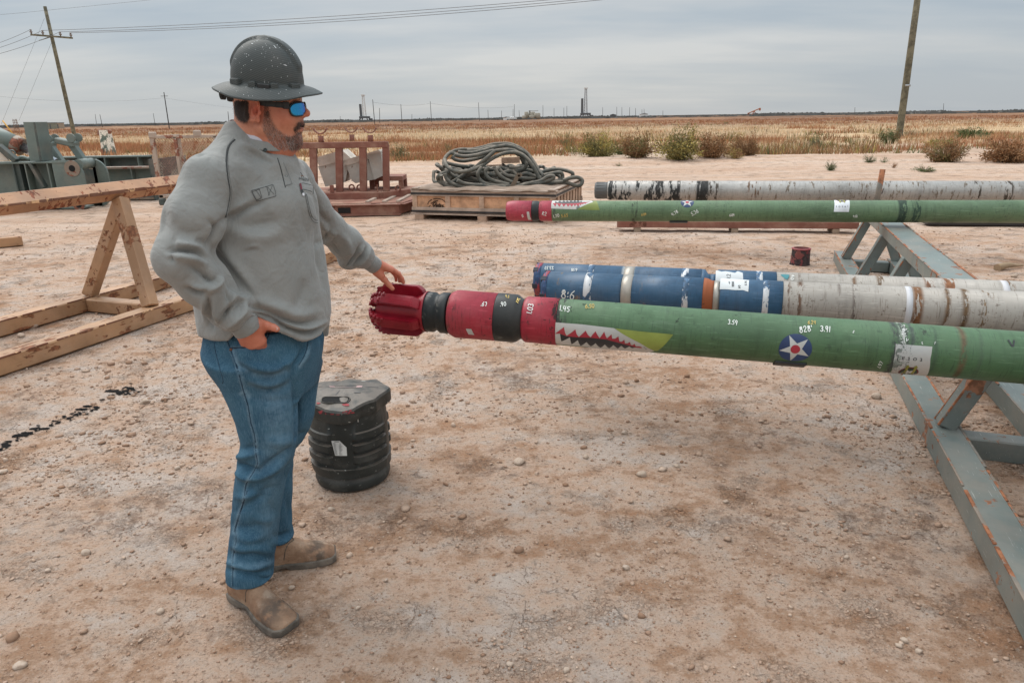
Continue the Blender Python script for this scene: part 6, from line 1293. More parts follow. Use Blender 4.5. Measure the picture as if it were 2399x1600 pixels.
# ---------------------------------------------------------------- shirt
SH_R=J(486,420,2.0); EL_R=J(426,606,1.90); WR_R=J(566,752,1.975); CU_R=J(582,774,1.985)
SH_L=J(682,425,2.42); EL_L=J(768,533,2.68); WR_L=J(858,608,2.875); CU_L=J(879,623,2.915)
def node(L_,R_,py,y,k=1.): a=J(L_,py,y); b=J(R_,py,y); return (a[0]+b[0])/2,(a[2]+b[2])/2,(b[0]-a[0])/2*k
def shirt():
    g=Fld((-1.17,1.76,.93),(-.50,2.98,1.66),.0046); P=(g.X,g.Y,g.Z)
    S_=[(.90,-.815,2.205,.188,.205,14),(.97,-.812,2.205,.192,.210,14),(1.04,-.806,2.205,.200,.214,16),(1.12,-.803,2.205,.200,.214,18),(1.22,-.800,2.205,.190,.210,20),(1.32,-.798,2.205,.176,.205,22),(1.42,-.797,2.205,.158,.200,23),(1.50,-.805,2.205,.132,.185,23),(1.555,-.806,2.21,.10,.14,23),(1.60,-.80,2.215,.075,.09,20),(1.65,-.79,2.215,.06,.06,10)]
    f=loft(P,S_,2.15)
    # shoulders: yoke from the neck to the arms
    nk=(-.795,2.205,1.555)
    f=smin(f,cap(P,nk,SH_R,.064,.062),.05); f=smin(f,ell(P,(-.712,2.20,1.522),(.062,.095,.046)),.03); f=smin(f,cap(P,nk,(SH_L[0],SH_L[1],SH_L[2]),.065,.072),.06)
    f=smin(f,ell(P,(-.90,2.14,1.42),(.085,.13,.12)),.06)         # upper back
    f=smin(f,ell(P,(-.70,2.19,1.40),(.085,.13,.10)),.05)         # chest
    mid=lambda a,b,t:tuple(a[i]+(b[i]-a[i])*t for i in range(3))
    arm=chain(P,[(SH_R,.066),(mid(SH_R,EL_R,.5),.076),(EL_R,.069),(mid(EL_R,WR_R,.35),.064),(mid(EL_R,WR_R,.8),.056),(WR_R,.046)],.03)
    def sleeve_end(q,W_,C_):
        d=np.array(C_)-np.array(W_); d/=np.linalg.norm(d); return smax(q,(g.X-W_[0])*d[0]+(g.Y-W_[1])*d[1]+(g.Z-W_[2])*d[2]-.004,.006)
    f=smin(f,sleeve_end(arm,WR_R,CU_R),.022)
    arl=chain(P,[(SH_L,.072),(mid(SH_L,EL_L,.5),.062),(EL_L,.058),(mid(EL_L,WR_L,.45),.060),(mid(EL_L,WR_L,.85),.050),(WR_L,.040)],.03)
    arl=smin(arl,ell(P,J(815,612,2.79),(.04,.04,.035)),.03)
    f=smin(f,sleeve_end(arl,WR_L,CU_L),.025)
    # sleeve ends and hem are open cloth: cut, with a little thickness left by the rounding
    u=(g.X+.81)*math.cos(rad(20))+(g.Y-2.2)*math.sin(rad(20)); zh=.968+.010*np.sin(u*17+1)-.010*np.clip(u/.2,-1,1); m=(g.Z<1.14)&(g.Y<2.26)&(g.X>-1.1); pts=np.stack([g.X[m],g.Y[m],g.Z[m]],-1).astype(float); qx_,qy_,qt_=projv(pts)
    hc=np.array([(440,782),(470,790),(500,799),(535,800),(556,775),(588,741),(612,748),(640,766),(690,786),(722,797),(750,784),(768,764)]); hy=np.interp(qx_,hc[:,0],hc[:,1]); zz=np.full(g.X.shape,-1.,np.float32); zz[m]=(qy_-hy)*.00128
    f=np.where(m,smax(f,zz,.008),smax(f,zh-g.Z,.012))
    V,Q=surfnets(f,g.lo,g.v); V=lapl(V,Q,2); N=vnorm(V,Q)
    n=fbm(V[:,0]*9,V[:,1]*9,V[:,2]*6,3,5); V=V+N*(n*.0022)[:,None]
    F_=[(c2((165,665),(240,648),(330,655),(400,668),(465,715)),7,-11),(c2((150,655),(195,615),(200,545)),8,-4),(c2((200,600),(300,608),(430,628)),11,6),(c2((175,690),(195,745)),7,-6),
     (c2((170,690),(260,705),(360,720),(440,760)),10,7),(c2((340,775),(420,835),(500,885)),10,-7),(c2((440,870),(520,905),(558,872)),7,-8),(c2((300,960),(390,1000),(465,985)),7,-8),(c2((330,920),(420,960),(470,955)),8,5),
     (c2((470,985),(560,930),(610,870)),9,7),(c2((488,1040),(478,1170),(512,1290)),9,-8),(c2((440,1030),(450,1140),(470,1240)),8,6),(c2((520,1040),(530,1160),(560,1240)),9,5),(c2((560,1265),(620,1180),(680,1110),(740,1060)),6,-9),(c2((600,1200),(650,1090),(640,990)),7,-6),
     (c2((610,1150),(680,1050),(700,980)),8,5),(c2((640,1275),(700,1210),(770,1140),(790,1085)),7,9),(c2((660,1180),(730,1120),(770,1060)),6,-6),(c2((700,1010),(740,1030),(800,1050)),7,6),
     (c2((230,470),(330,520),(430,500)),18,-5),(c2((480,400),(540,455),(575,490)),7,-4),(c2((380,560),(440,590),(480,610)),9,-5),(c2((120,300),(110,420),(90,520)),16,-3),(c2((240,200),(210,330),(230,430)),16,4),
     (c2((612,395),(565,470),(525,560),(492,620)),8,-10),(c2((640,398),(720,345),(820,288),(910,262)),10,-9),(c2((650,345),(740,300),(840,245)),11,5),(c2((690,425),(800,455),(950,435),(1060,400)),20,-6),(c2((650,470),(780,520),(940,530),(1080,490)),22,5),
     (c2((500,600),(580,700),(700,850),(835,1015)),15,-10),(c2((550,600),(660,750),(790,920),(880,1030)),18,8),(c2((620,860),(690,960),(790,1060)),12,-5),
     (c2((800,1105),(950,1152),(1100,1220),(1230,1252),(1340,1230)),7,-9),(c2((820,1050),(1000,1100),(1200,1175),(1360,1150)),14,6),(c2((860,1160),(1000,1205),(1130,1285),(1280,1318),(1420,1275)),6,-9),(c2((830,1125),(980,1178),(1120,1248),(1280,1285),(1440,1235)),6,8),(c2((1000,1250),(1130,1330),(1280,1360),(1400,1320)),6,6),
     (c2((760,668),(830,640),(905,632)),5,-3.5),(c2((780,650),(850,620),(920,640)),5,3),(c2((1290,880),(1245,1040),(1180,1130)),16,-5),(c2((1370,480),(1385,700),(1425,950)),10,-5),(c2((1230,250),(1270,420),(1330,620)),16,-3),
     (c1((370,940),(430,945),(480,925)),6,-4),(c1((190,1190),(230,1100),(300,1040)),8,-6),(c1((700,900),(820,960),(920,990)),12,-3),(c1((660,1020),(800,1060),(900,1130)),16,3),(c1((740,870),(850,925),(960,985)),7,5),(c1((760,895),(860,950),(960,1010)),4,-4),
     (c2((1390,592),(1440,560),(1472,480)),7,-8),(c2((1480,440),(1440,400),(1395,350)),7,-5),(c2((1410,440),(1460,500),(1530,520)),8,5),(c2((1530,540),(1500,610),(1560,680)),8,-5),(c2((1560,520),(1620,600),(1640,690)),9,5),(c2((1600,800),(1690,700),(1722,610)),5,-10),(c2((1655,795),(1730,700),(1762,640)),4.5,-9),(c2((1630,790),(1700,700),(1745,620)),4,8),(c2((1700,775),(1760,700),(1795,640)),5,9),
     (c2((1330,150),(1370,260),(1390,380)),7,-6),(c1((1080,900),(1150,960),(1220,1060)),9,4)]
    V=fold(V,N,F_); N=vnorm(V,Q); n=1-np.abs(fbm(V[:,0]*14+V[:,2]*5,V[:,1]*9,V[:,2]*13,3,35)); V=V+N*((n-.6)*.0022)[:,None]; V=lapl(V,Q,1,.25); return V,Q
def cloth(name,col,col2,weave=900,rough=.85,sheen=.2):
    t=NT(name); n=t.noise(7,5,.6); c=t.mix(t.step(n,.3,.7),col,col2); hz_=t.noise(1,3,.5,sc=(weave,weave,weave*.25)); c=t.mix(t.math('MULTIPLY',t.step(hz_,.4,.65),.14),c,tuple(x*.6 for x in col)); t.bump(t.noise(420,3,.6),.22,.0015)
    w1=t.noise(8,3,.55,sc=(1,1,.75),dist=1.2); w1=t.math('ABSOLUTE',t.math('SUBTRACT',w1,.5)); w2=t.noise(19,3,.5,off=(4,2,1),dist=.8); w2=t.math('ABSOLUTE',t.math('SUBTRACT',w2,.5)); first=t.b.inputs['Normal'].links[0].from_socket; t.bump(t.math('ADD',w1,t.math('MULTIPLY',w2,.4)),.42,.030,first)
    m=t.fin(c,rough,0,.2)
    try: t.b.inputs['Sheen Weight'].default_value=sheen
    except Exception: pass
    return m
m_shirt=cloth('grey_work_shirt_cloth',(.232,.237,.226),(.272,.275,.262)); m_rib=cloth('grey_rib_knit',(.228,.233,.222),(.255,.26,.248)); m_stitch=simple('charcoal_thread',(.035,.04,.04),.8); m_thread=simple('grey_thread',(.10,.11,.11),.8)
SV,SQ=shirt(); sh=mk('shirt',SV,SQ,m_shirt,PER)
def cuff(W_,C_,r0,r1,name='cuff'):
    W_=Vector(W_);C_=Vector(C_); M=rotM(C_-W_).to_4x4(); M.translation=W_-(C_-W_).normalized()*.012; l=(C_-W_).length+.012
    mb=MB(); mb.lathe([(0,r0*.9),(.004,r0),(l*.5,(r0+r1)/2*1.02),(l-.002,r1),(l,r1-.002),(l-.002,r1-.005),(l*.6,r1-.006)],40,M,fr=lambda x,a:1+.02*math.sin(3*a+x*60),caps=False); o=mb.build(name,m_rib,None); return adopt(o,PER)
bpy.context.view_layer.update()
cuff(WR_R,CU_R,.043,.0415); cuff(WR_L,CU_L,.037,.0355)
bvs=caster([sh])
def skin_line(bv,px,r,name,mat,eps=.0006,parent=None,n=6,skip=()):
    P=cat(px,n); pts=[]
    for p in P:
        q=cast(bv,*p)
        if q[0] is not None: pts.append(q[0]+q[1]*eps)
    out=[pts[0]] if pts else []
    for p in pts[1:]:
        if (p-out[-1]).length<.05: out.append(p)
    if len(out)<2: return None
    mb=MB(); mb.tube(out,r,5); return adopt(mb.build(name,mat),parent or PER)
bpy.context.view_layer.update()
def dashed(bv,px,r,name,mat,parent=None,dash=1.6,gap=1.2,off=0.,eps=None,n=8):
    """row of separate stitches"""
    eps=(.0024 if 'patch' in name or 'pocket' in name or 'placket' in name or 'seam' in name else .0006) if eps is None else eps
    P=cat(px,n); L_=np.concatenate([[0],np.cumsum(np.linalg.norm(np.diff(P,axis=0),axis=1))]); s=0; mb=MB(); k=0
    while s<L_[-1]-dash:
        def at(u):
            p=np.array([np.interp(u,L_,P[:,0]),np.interp(u,L_,P[:,1])]); q=np.array([np.interp(u+.5,L_,P[:,0]),np.interp(u+.5,L_,P[:,1])])-p; q/=np.linalg.norm(q)+1e-9; return p+np.array([-q[1],q[0]])*off
        a=cast(bv,*at(s));b=cast(bv,*at(s+dash))
        if a[0] is not None and b[0] is not None and (a[0]-b[0]).length<.02: mb.tube([a[0]+a[1]*eps,b[0]+b[1]*eps],r,4); k+=1
        s+=dash+gap
    return adopt(mb.build(name,mat),parent or PER) if k else None
seamL=c1((690,838),(650,880),(632,940),(630,1020),(640,1120),(655,1220),(645,1310),(622,1412))
skin_line(bvs,seamL,.0040,'raglan_seam',m_stitch,-.0022,sh); 
for o_ in (-2.4,2.4): dashed(bvs,seamL,.0006,'seam_stitch',m_thread,sh,1.4,1.0,o_)
skin_line(bvs,c1((1075,930),(1130,950),(1190,1020),(1225,1110),(1250,1200),(1262,1260)),.0014,'raglan_seam',m_stitch,-.0004,sh)
# henley placket, patches, pocket: raised panels with stitched edges
def panel(px,eps,name,mat,th=.0016,n=6):
    return adopt(skin_poly(bvs,[densify(px,n)],eps).build(name,mat),sh)
def patch(px,name,n=5,eps=.0016):
    # gridded patch following the cloth
    a,b,c,d=[np.array(p,float) for p in px]; k=10; bm_=bmesh.new(); gr=[]
    for i in range(k+1):
        row=[]
        for j in range(k+1):
            u,v=i/k,j/k; p=(a*(1-u)+b*u)*(1-v)+(d*(1-u)+c*u)*v; q=cast(bvs,*p)
            row.append(bm_.verts.new(q[0]+q[1]*(eps if 0<i<k and 0<j<k else -.0006)) if q[0] is not None else None)
        gr.append(row)
    for i in range(k):
        for j in range(k):
            vs=[gr[i][j],gr[i+1][j],gr[i+1][j+1],gr[i][j+1]]
            if all(vs): f=bm_.faces.new(vs[::-1]); f.smooth=True
    bmesh.ops.solidify(bm_,geom=bm_.faces[:],thickness=.0004) if False else None; return adopt(MB().add(bm_).build(name,m_shirt),sh)
pk=patch(c1((1010,960),(1058,1005),(1115,1188),(1062,1190)),'placket')
skin_line(bvs,c1((1004,975),(1030,1060),(1062,1192)),.0016,'placket_edge',m_stitch,-.0004,sh); dashed(bvs,c1((1045,1010),(1075,1080),(1112,1175)),.0006,'placket_stitch',m_thread,sh); dashed(bvs,c1((1062,1180),(1112,1166)),.0006,'placket_stitch',m_stitch,sh,1.6,.6)
patch(c1((800,1200),(975,1158),(1000,1265),(850,1300)),'name_patch')
for L_ in (((810,1215),(870,1200),(970,1172)),((970,1172),(985,1215),(992,1255)),((992,1255),(900,1280),(850,1290)),((850,1290),(825,1240),(810,1215)),((815,1225),(845,1278),(885,1268)),((845,1212),(885,1268)),((815,1225),(870,1205)),((930,1190),(980,1245)),((965,1180),(935,1255)),((870,1205),(890,1270)),((925,1190),(945,1255))): dashed(bvs,c1(*L_),.0006,'patch_stitch',m_stitch,sh,1.6,.5)
patch(c1((1185,1160),(1262,1180),(1258,1250),(1190,1215)),'pocket_flap'); patch(c1((1192,1218),(1262,1240),(1300,1440),(1232,1400)),'chest_pocket')
for L_ in (((1180,1160),(1225,1168),(1260,1182)),((1190,1205),(1230,1215),(1255,1222)),((1200,1230),(1222,1330),(1240,1405),(1270,1445),(1300,1450)),((1212,1240),(1232,1330),(1250,1398),(1275,1428),(1298,1432)),((1262,1182),(1262,1245))): dashed(bvs,c1(*L_),.0007,'pocket_stitch',m_stitch,sh,1.8,.5)
P=[c1(*q) for q in (((1160,1165),(1172,1160),(1182,1205),(1170,1212)),)]
adopt(skin_poly(bvs,P,.003).build('red_tag',simple('red_tag_cloth',(.14,.015,.025),.6)),sh); adopt(skin_poly(bvs,[c1((1168,1208),(1184,1206),(1192,1232),(1178,1236))],.003).build('black_tag',m_stitch),sh); adopt(skin_poly(bvs,[c1((1180,1234),(1196,1232),(1198,1252),(1184,1254))],.003).build('white_tag',simple('white_tag_cloth',(.6,.6,.62),.6)),sh)
# embroidered name under a small derrick
def px_text(bv,txt,x0,y0,x1,y1,h,mat,name,eps,parent,shear=0.):
    cu=bpy.data.curves.new('t','FONT'); cu.body=txt; cu.size=1; ob=bpy.data.objects.new('t',cu); COL.objects.link(ob); dg=bpy.context.evaluated_depsgraph_get(); me=bpy.data.meshes.new_from_object(ob.evaluated_get(dg)); w_=max(v.co.x for v in me.vertices); b=bmesh.new(); b.from_mesh(me)
    dx,dy=(x1-x0)/w_,(y1-y0)/w_; bad=[]
    for v in b.verts:
        q=cast(bv,x0+v.co.x*dx+shear*v.co.y*h,y0+v.co.x*dy-v.co.y*h)
        if q[0] is None: bad.append(v)
        else: v.co=q[0]+q[1]*eps
    bmesh.ops.delete(b,geom=bad,context='VERTS'); bpy.data.objects.remove(ob); return adopt(MB().add(b).build(name,mat),parent)
px_text(bvs,'BANDERA',*c1((1158,1133))[0],*c1((1232,1142))[0],7.5,m_stitch,'logo_lettering',.0016,sh); px_text(bvs,'RANCH',*c1((1190,1142))[0],*c1((1225,1147))[0],3.2,m_stitch,'logo_lettering',.0016,sh)
m_emb=simple('orange_thread',(.30,.12,.05),.8); 
for q in (((1172,1080),(1184,1098),(1196,1115)),((1184,1095),(1180,1115)),((1176,1104),(1196,1108))): skin_line(bvs,c1(*q),.0008,'logo_derrick',m_emb if q[0][0]==1176 else m_stitch,.0004,sh)
def button(px,r,name,mat,par):
    q=cast(bvs,*px)
    if q[0] is None: return
    M=rotM(q[1]).to_4x4(); M.translation=q[0]; mb=MB(); mb.lathe([(-.001,r),(.0014,r),(.002,r*.8),(.0012,r*.6),(.0012,.0001)],16,M); return adopt(mb.build(name,mat),par)
m_btn=simple('dark_button',(.02,.035,.035),.35); button(c1((1066,1105))[0],.005,'button',m_btn,sh)
# ---------------------------------------------------------------- jeans
def jeans():
    g=Fld((-1.13,1.95,.0),(-.56,2.46,1.06),.0055); P=(g.X,g.Y,g.Z)
    def leg(nodes,yaw,dk):
        S_=[]
        for L_,R_,py,y in nodes: cx,z,r=node(L_,R_,py,y); S_.append((z,cx,y,r,r*dk,yaw))
        return loft(P,S_,2.1)
    RL_=[(488,706,835,2.115),(518,690,893,2.11),(535,694,930,2.105),(555,697,980,2.10),(566,695,1030,2.10),(558,687,1069,2.10),(552,674,1117,2.105),(547,662,1165,2.11),(538,650,1247,2.115),(533,643,1300,2.115),(530,641,1330,2.11),(530,640,1352,2.11)]
    LL_=[(600,752,850,2.31),(602,747,890,2.31),(602,741,930,2.31),(604,734,975,2.30),(606,724,1008,2.30),(600,712,1032,2.305),(590,692,1052,2.315),(584,686,1085,2.325),(584,684,1130,2.33),(588,684,1190,2.335),(596,684,1235,2.34),(602,689,1258,2.34)]
    f=smin(leg(RL_,10,.92),leg(LL_,-15,.95),.012)
    pel=loft(P,[(.79,-.775,2.205,.10,.12,10),(.85,-.798,2.205,.138,.168,10),(.90,-.812,2.205,.165,.188,10),(.95,-.82,2.205,.182,.197,12),(.985,-.818,2.205,.176,.190,13),(1.03,-.815,2.205,.168,.182,14)],2.3)
    f=smin(f,pel,.035); f=smin(f,ell(P,(-.905,2.21,.925),(.075,.15,.09)),.05)
    # crotch gap under the fly
    # hand pushed in the pocket lifts the cloth
    pkt=chain(P,[(J(584,829,2.015),.036),(J(602,846,2.030),.038),(J(618,830,2.035),.030),(J(614,880,2.055),.028)],.02); f=smin(f,pkt,.03)
    # hems stay level with the boots
    sx,sy,_=projv(np.stack([g.X.ravel(),g.Y.ravel(),g.Z.ravel()],-1)) if False else (None,None,None)
    V,Q=surfnets(f,g.lo,g.v); V=lapl(V,Q,2); N=vnorm(V,Q)
    n=fbm(V[:,0]*10,V[:,1]*10,V[:,2]*8,3,25); V=V+N*(n*.0030*sst(1.0,.3,V[:,2])+n*.001)[:,None]
    F_=[(c3((350,330),(450,400),(560,420),(700,380)),11,-5),(c3((350,300),(470,350),(600,370),(700,330)),9,4),(c3((400,480),(520,525),(640,515),(745,450)),10,-5),(c3((420,440),(540,475),(660,460)),9,4),(c3((420,560),(560,600),(740,580)),14,-3),(c3((580,280),(660,330),(740,420)),10,-3),
     (c3((830,190),(805,270),(765,345),(750,420)),7,-9),(c3((860,170),(840,260),(800,330)),6,4),(c3((750,430),(762,540),(775,660),(770,860)),7,-7),(c3((560,880),(640,900),(740,880)),14,4),
     (c3((325,1055),(400,1092),(485,1120)),7,-11),(c3((325,1005),(400,995),(475,960)),10,7),(c3((325,1110),(390,1150),(470,1150)),9,7),(c3((480,1122),(560,1062),(660,1000),(730,935)),9,-8),(c3((460,1170),(560,1120),(660,1060)),10,6),(c3((380,960),(440,940),(500,960)),8,-5),
     (c3((380,1220),(480,1262),(600,1225)),12,-5),(c3((330,1400),(430,1345),(540,1290)),10,-5),(c3((330,1300),(420,1290),(520,1240)),10,5),(c3((560,1330),(600,1400),(610,1500)),10,-4),(c3((470,1450),(540,1480),(620,1440)),12,4),
     (c4((230,560),(320,600),(430,590),(540,620),(615,640)),12,-6),(c4((230,500),(350,540),(480,530),(600,560)),12,5),(c4((215,720),(330,750),(480,772),(620,725)),8,-8),(c4((220,660),(330,690),(460,700),(615,650)),10,6),(c4((480,795),(560,815),(622,800)),6,-7),(c4((230,300),(330,340),(450,330),(600,280)),14,-4),(c4((300,420),(420,440),(560,400)),12,4),
     (c4((640,400),(700,420),(780,380)),7,-6),(c4((640,480),(700,470),(790,420)),6,6),(c3((850,820),(800,850),(750,890)),8,-5),(c3((730,1040),(700,1100),(690,1200)),7,-4),(c3((700,1300),(715,1400),(720,1500)),6,-4),
     (c3((110,170),(150,260),(190,380),(225,460)),6,-2),(c3((270,205),(330,350),(378,520),(415,640),(430,740),(460,850),(470,980)),4,3)]
    V=fold(V,N,F_); V=lapl(V,Q,1,.3)
    px,py,_=projv(V); fade=np.zeros(len(V))
    for L_,w_,a in ((c3((300,220),(345,360),(385,530),(415,640),(432,740),(462,850),(475,980),(480,1060),(440,1130),(395,1210),(375,1330),(335,1450),(305,1560)),5,.55),(c4((380,0),(350,100),(310,230),(285,350),(285,450),(262,600),(262,780)),5,.55),(c3((340,330),(450,390),(560,410),(690,370)),8,.30),(c3((420,470),(560,500),(700,470)),8,.25),(c3((480,1110),(560,1050),(660,990)),7,.3),(c3((860,190),(840,270),(790,340)),4,.6),(c3((600,560),(640,760),(620,960)),38,.30),(c4((230,640),(330,680),(460,690),(610,640)),7,.3),(c4((260,900),(420,930),(610,870)),5,.5),(c3((560,190),(450,205),(290,200)),4,.35),(c3((600,1200),(560,1400),(560,1560)),22,.22),(c3((360,540),(390,520),(420,560)),5,.6),(c3((320,300),(350,340),(330,360)),5,.5)):
        C_=cat(L_,4); 
        for a_,b_ in zip(C_,C_[1:]): d=b_-a_; h=np.clip(((px-a_[0])*d[0]+(py-a_[1])*d[1])/(d@d+1e-9),0,1); dd=np.hypot(px-a_[0]-d[0]*h,py-a_[1]-d[1]*h); fade=np.maximum(fade,a*np.exp(-(dd/w_)**2))
    return V,Q,fade
JV,JQ,fade=jeans()
t=NT('blue_denim'); at=t.n('ShaderNodeAttribute',attribute_name='fade').outputs['Fac']; n=t.noise(6,5,.6); n2=t.noise(22,5,.65); c=t.mix(t.step(n,.3,.7),(.018,.062,.108),(.042,.112,.170)); c=t.mix(t.math('MULTIPLY',t.step(n2,.5,.75),.35),c,(.06,.145,.20))
slub=t.noise(1,4,.65,sc=(520,520,26)); slub2=t.noise(1,3,.6,sc=(90,90,9)); c=t.mix(t.math('MULTIPLY',t.step(slub,.42,.68),.5),c,(.12,.22,.30)); c=t.mix(t.math('MULTIPLY',t.step(slub2,.5,.7),.20),c,(.10,.21,.30))
c=t.mix(t.math('MULTIPLY',at,t.step(t.noise(60,4,.7),.25,.6)),c,(.21,.32,.40)); t.bump(t.math('ADD',slub,t.noise(300,3)),.25,.0015); m_jean=t.fin(c,.85,0,.2)
je=mk('jeans',JV,JQ,m_jean,PER,{'fade':fade}); m_seam=simple('denim_seam',(.012,.035,.065),.9,var=.4,scale=60,bump=.4); m_lst=simple('pale_denim_stitch',(.16,.24,.30),.9,var=.3,scale=80)
bpy.context.view_layer.update(); bvj=caster([je])
sm=c3((282,215),(332,350),(378,520),(412,630),(430,740),(460,850),(470,980),(481,1050),(448,1122),(398,1205),(378,1330),(338,1450),(308,1560)); sm2=c4((388,0),(358,100),(318,230),(284,350),(288,450),(260,600),(258,780),(258,880))
skin_line(bvj,sm,.0018,'side_seam',m_seam,-.0010,je); skin_line(bvj,sm2,.0018,'side_seam',m_seam,-.0010,je); dashed(bvj,sm,.0007,'seam_stitch',m_lst,je,2.2,1.6,2.6); dashed(bvj,sm2,.0007,'seam_stitch',m_lst,je,2.2,1.6,2.6)
pocket=c3((290,205),(380,203),(450,192),(520,160),(556,125),(566,92)); skin_line(bvj,pocket,.0024,'pocket_edge',m_seam,.0,je); dashed(bvj,pocket,.0007,'pocket_stitch',m_lst,je,1.8,1.0,-2.6)
skin_line(bvj,c3((232,70),(252,130),(280,205)),.002,'pocket_seam',m_seam,-.0006,je); dashed(bvj,c3((226,70),(246,130),(272,205)),.0007,'pocket_stitch',m_lst,je,2.,1.)
skin_line(bvj,c3((105,130),(150,110),(170,220),(205,360),(228,440),(222,465)),.0017,'back_pocket_edge',m_seam,-.0005,je); skin_line(bvj,c3((852,150),(845,200),(825,260),(785,330)),.0016,'fly_seam',m_seam,-.0004,je); dashed(bvj,c3((872,165),(865,215),(840,275),(795,340)),.0006,'fly_stitch',m_lst,je)
skin_line(bvj,c4((258,905),(330,925),(420,930),(520,915),(615,870)),.0018,'hem_fold',m_seam,-.0004,je); dashed(bvj,c4((258,922),(330,942),(430,945),(520,930),(615,886)),.0009,'hem_stitch',m_lst,je,3,1.6); dashed(bvj,c4((262,888),(340,908),(430,912),(520,898),(612,850)),.0007,'hem_stitch',m_lst,je,2.4,1.2)
skin_line(bvj,c4((640,540),(700,520),(760,480),(800,430)),.0016,'hem_fold',m_seam,-.0004,je); dashed(bvj,c4((645,565),(710,545),(770,505),(812,455)),.0008,'hem_stitch',m_lst,je,3,1.5)
q=cast(bvj,*c3((287,215))[0]); mb=MB(); mb.lathe([(-.001,.005),(.002,.005),(.003,.002),(.003,.0001)],12,Matrix.Translation(q[0])@rotM(q[1]).to_4x4()); adopt(mb.build('rivet',simple('copper_rivet',(.16,.07,.045),.4,.6)),je)
# ---------------------------------------------------------------- body: head, neck, hands and what the clothes cover, one mesh
HY=-4; HF=fd(HY); HL=-rd(HY); E0=np.array(J(606,258,2.12)); HC=E0+HL*.078+HF*.004; HR=[HF,HL,np.array([0,0,1.])]
def h2w(p): p=np.asarray(p,float); return HC+p[...,0:1]*HF+p[...,1:2]*HL+p[...,2:3]*np.array([0,0,1.])
def head():
    a=.13; g=Fld((HC[0]-.15,HC[1]-.12,HC[2]-.20),(HC[0]+.145,HC[1]+.12,HC[2]+.15),.0023); P=g.xform(HC,HR); X,Y,Z=P; Ya=np.abs(Y); A=(X,Ya,Z)
    f=ell(P,(.004,0,.052),(.099,.077,.095)); f=smin(f,ell(P,(.040,0,-.018),(.062,.064,.088)),.03)
    f=smin(f,cap(P,(-.028,0,-.01),(-.050,0,-.18),.062,.070),.03); f=smin(f,cap(P,(-.055,0,-.03),(-.085,0,-.15),.030,.045),.03)   # neck and nape
    f=smin(f,ell(P,(.020,0,-.098),(.062,.056,.038)),.03); f=smin(f,cap(P,(.014,0,-.10),(-.025,0,-.18),.048,.055),.03)      # full throat
    f=smin(f,cap(A,(.000,.056,-.050),(.066,.020,-.088),.020,.017),.022); f=smin(f,ell(P,(.070,0,-.092),(.021,.024,.019)),.014)  # jaw, chin
    f=smin(f,ell(A,(.052,.040,-.022),(.030,.026,.028)),.02); f=smin(f,ell(P,(.070,0,-.048),(.028,.030,.030)),.018)         # cheeks, muzzle
    f=smin(f,ell(A,(.068,.028,.036),(.022,.030,.012)),.012)                                                          # brow
    f=smax(f,-ell(A,(.094,.032,.012),(.018,.017,.012)),.012); f=smin(f,ell(A,(.076,.031,.012),(.0125,.0125,.0125)),.002)                                        # sockets, eyeballs
    f=smin(f,cap(P,(.088,0,.022),(.1145,0,-.010),.0075,.0115),.008); f=smin(f,ell(A,(.1005,.0125,-.0165),(.0125,.0075,.0075)),.005); f=smax(f,-ell(A,(.1035,.0065,-.0245),(.006,.0035,.004)),.003)
    f=smin(f,ell(P,(.0925,0,-.0400),(.0105,.022,.0065)),.006); f=smin(f,ell(P,(.0880,0,-.0565),(.0105,.019,.0070)),.005)
    f=smax(f,-ell(P,(.0985,0,-.0480),(.012,.020,.0022)),.003); f=smax(f,-ell(P,(.093,0,-.0695),(.008,.020,.0045)),.008)
    # ears
    c=math.cos(rad(22)); s=math.sin(rad(22)); ct=math.cos(rad(-12)); st_=math.sin(rad(-12)); ex,ey,ez=X+.008,Ya-.0825,Z-.001; u=(ex*c+ey*s); v=(-ex*s+ey*c); u2=u*ct+ez*st_; z2=-u*st_+ez*ct
    el=(u2,v,z2); ear=ell(el,(-.008,.004,.001),(.0225,.0062,.0365)); rim=np.sqrt((np.sqrt((u2+.008)**2/.0225**2+(z2-.001)**2/.0365**2)-.90)**2*.0245**2+(v-.0085)**2)-.0040; rim=np.where((u2>.006)&(z2<.012),.01,rim)
    ear=smin(ear,rim,.003); ear=smax(ear,-ell(el,(.0015,.0085,-.004),(.0095,.0085,.0120)),.0025); ear=smax(ear,-ell(el,(-.008,.0100,.013),(.0115,.0060,.0145)),.0025); ear=smax(ear,-ell(el,(-.0175,.0100,.0),(.0032,.0055,.020)),.002); ear=smin(ear,ell(el,(.0065,.003,-.0265),(.0085,.0045,.0095)),.005); ear=smin(ear,ell(el,(.0125,.003,-.006),(.005,.0045,.0065)),.004)
    f=smin(f,ear,.004)
    V,Q=surfnets(f,g.lo,g.v); V=lapl(V,Q,1,.4); return V,Q
def hand(W0,W1,fingers,thumb,palm,pad=.03,v=.0021):
    pts=[np.array(p) for p,_ in fingers[0]]; allp=np.array([p for ch in fingers+[thumb]+palm for p,_ in ch]+[W0,W1]); lo=allp.min(0)-pad; hi=allp.max(0)+pad; g=Fld(lo,hi,v); P=(g.X,g.Y,g.Z)
    f=cap(P,W0,W1,.029,.026)
    for ch in palm: f=smin(f,chain(P,ch,.008),.014)
    for i,ch in enumerate(fingers): f=smin(f,chain(P,ch,.004),.0045)
    f=smin(f,chain(P,thumb,.005),.009)
    V,Q=surfnets(f,g.lo,g.v); return lapl(V,Q,1,.4),Q
HV,HQ=head()
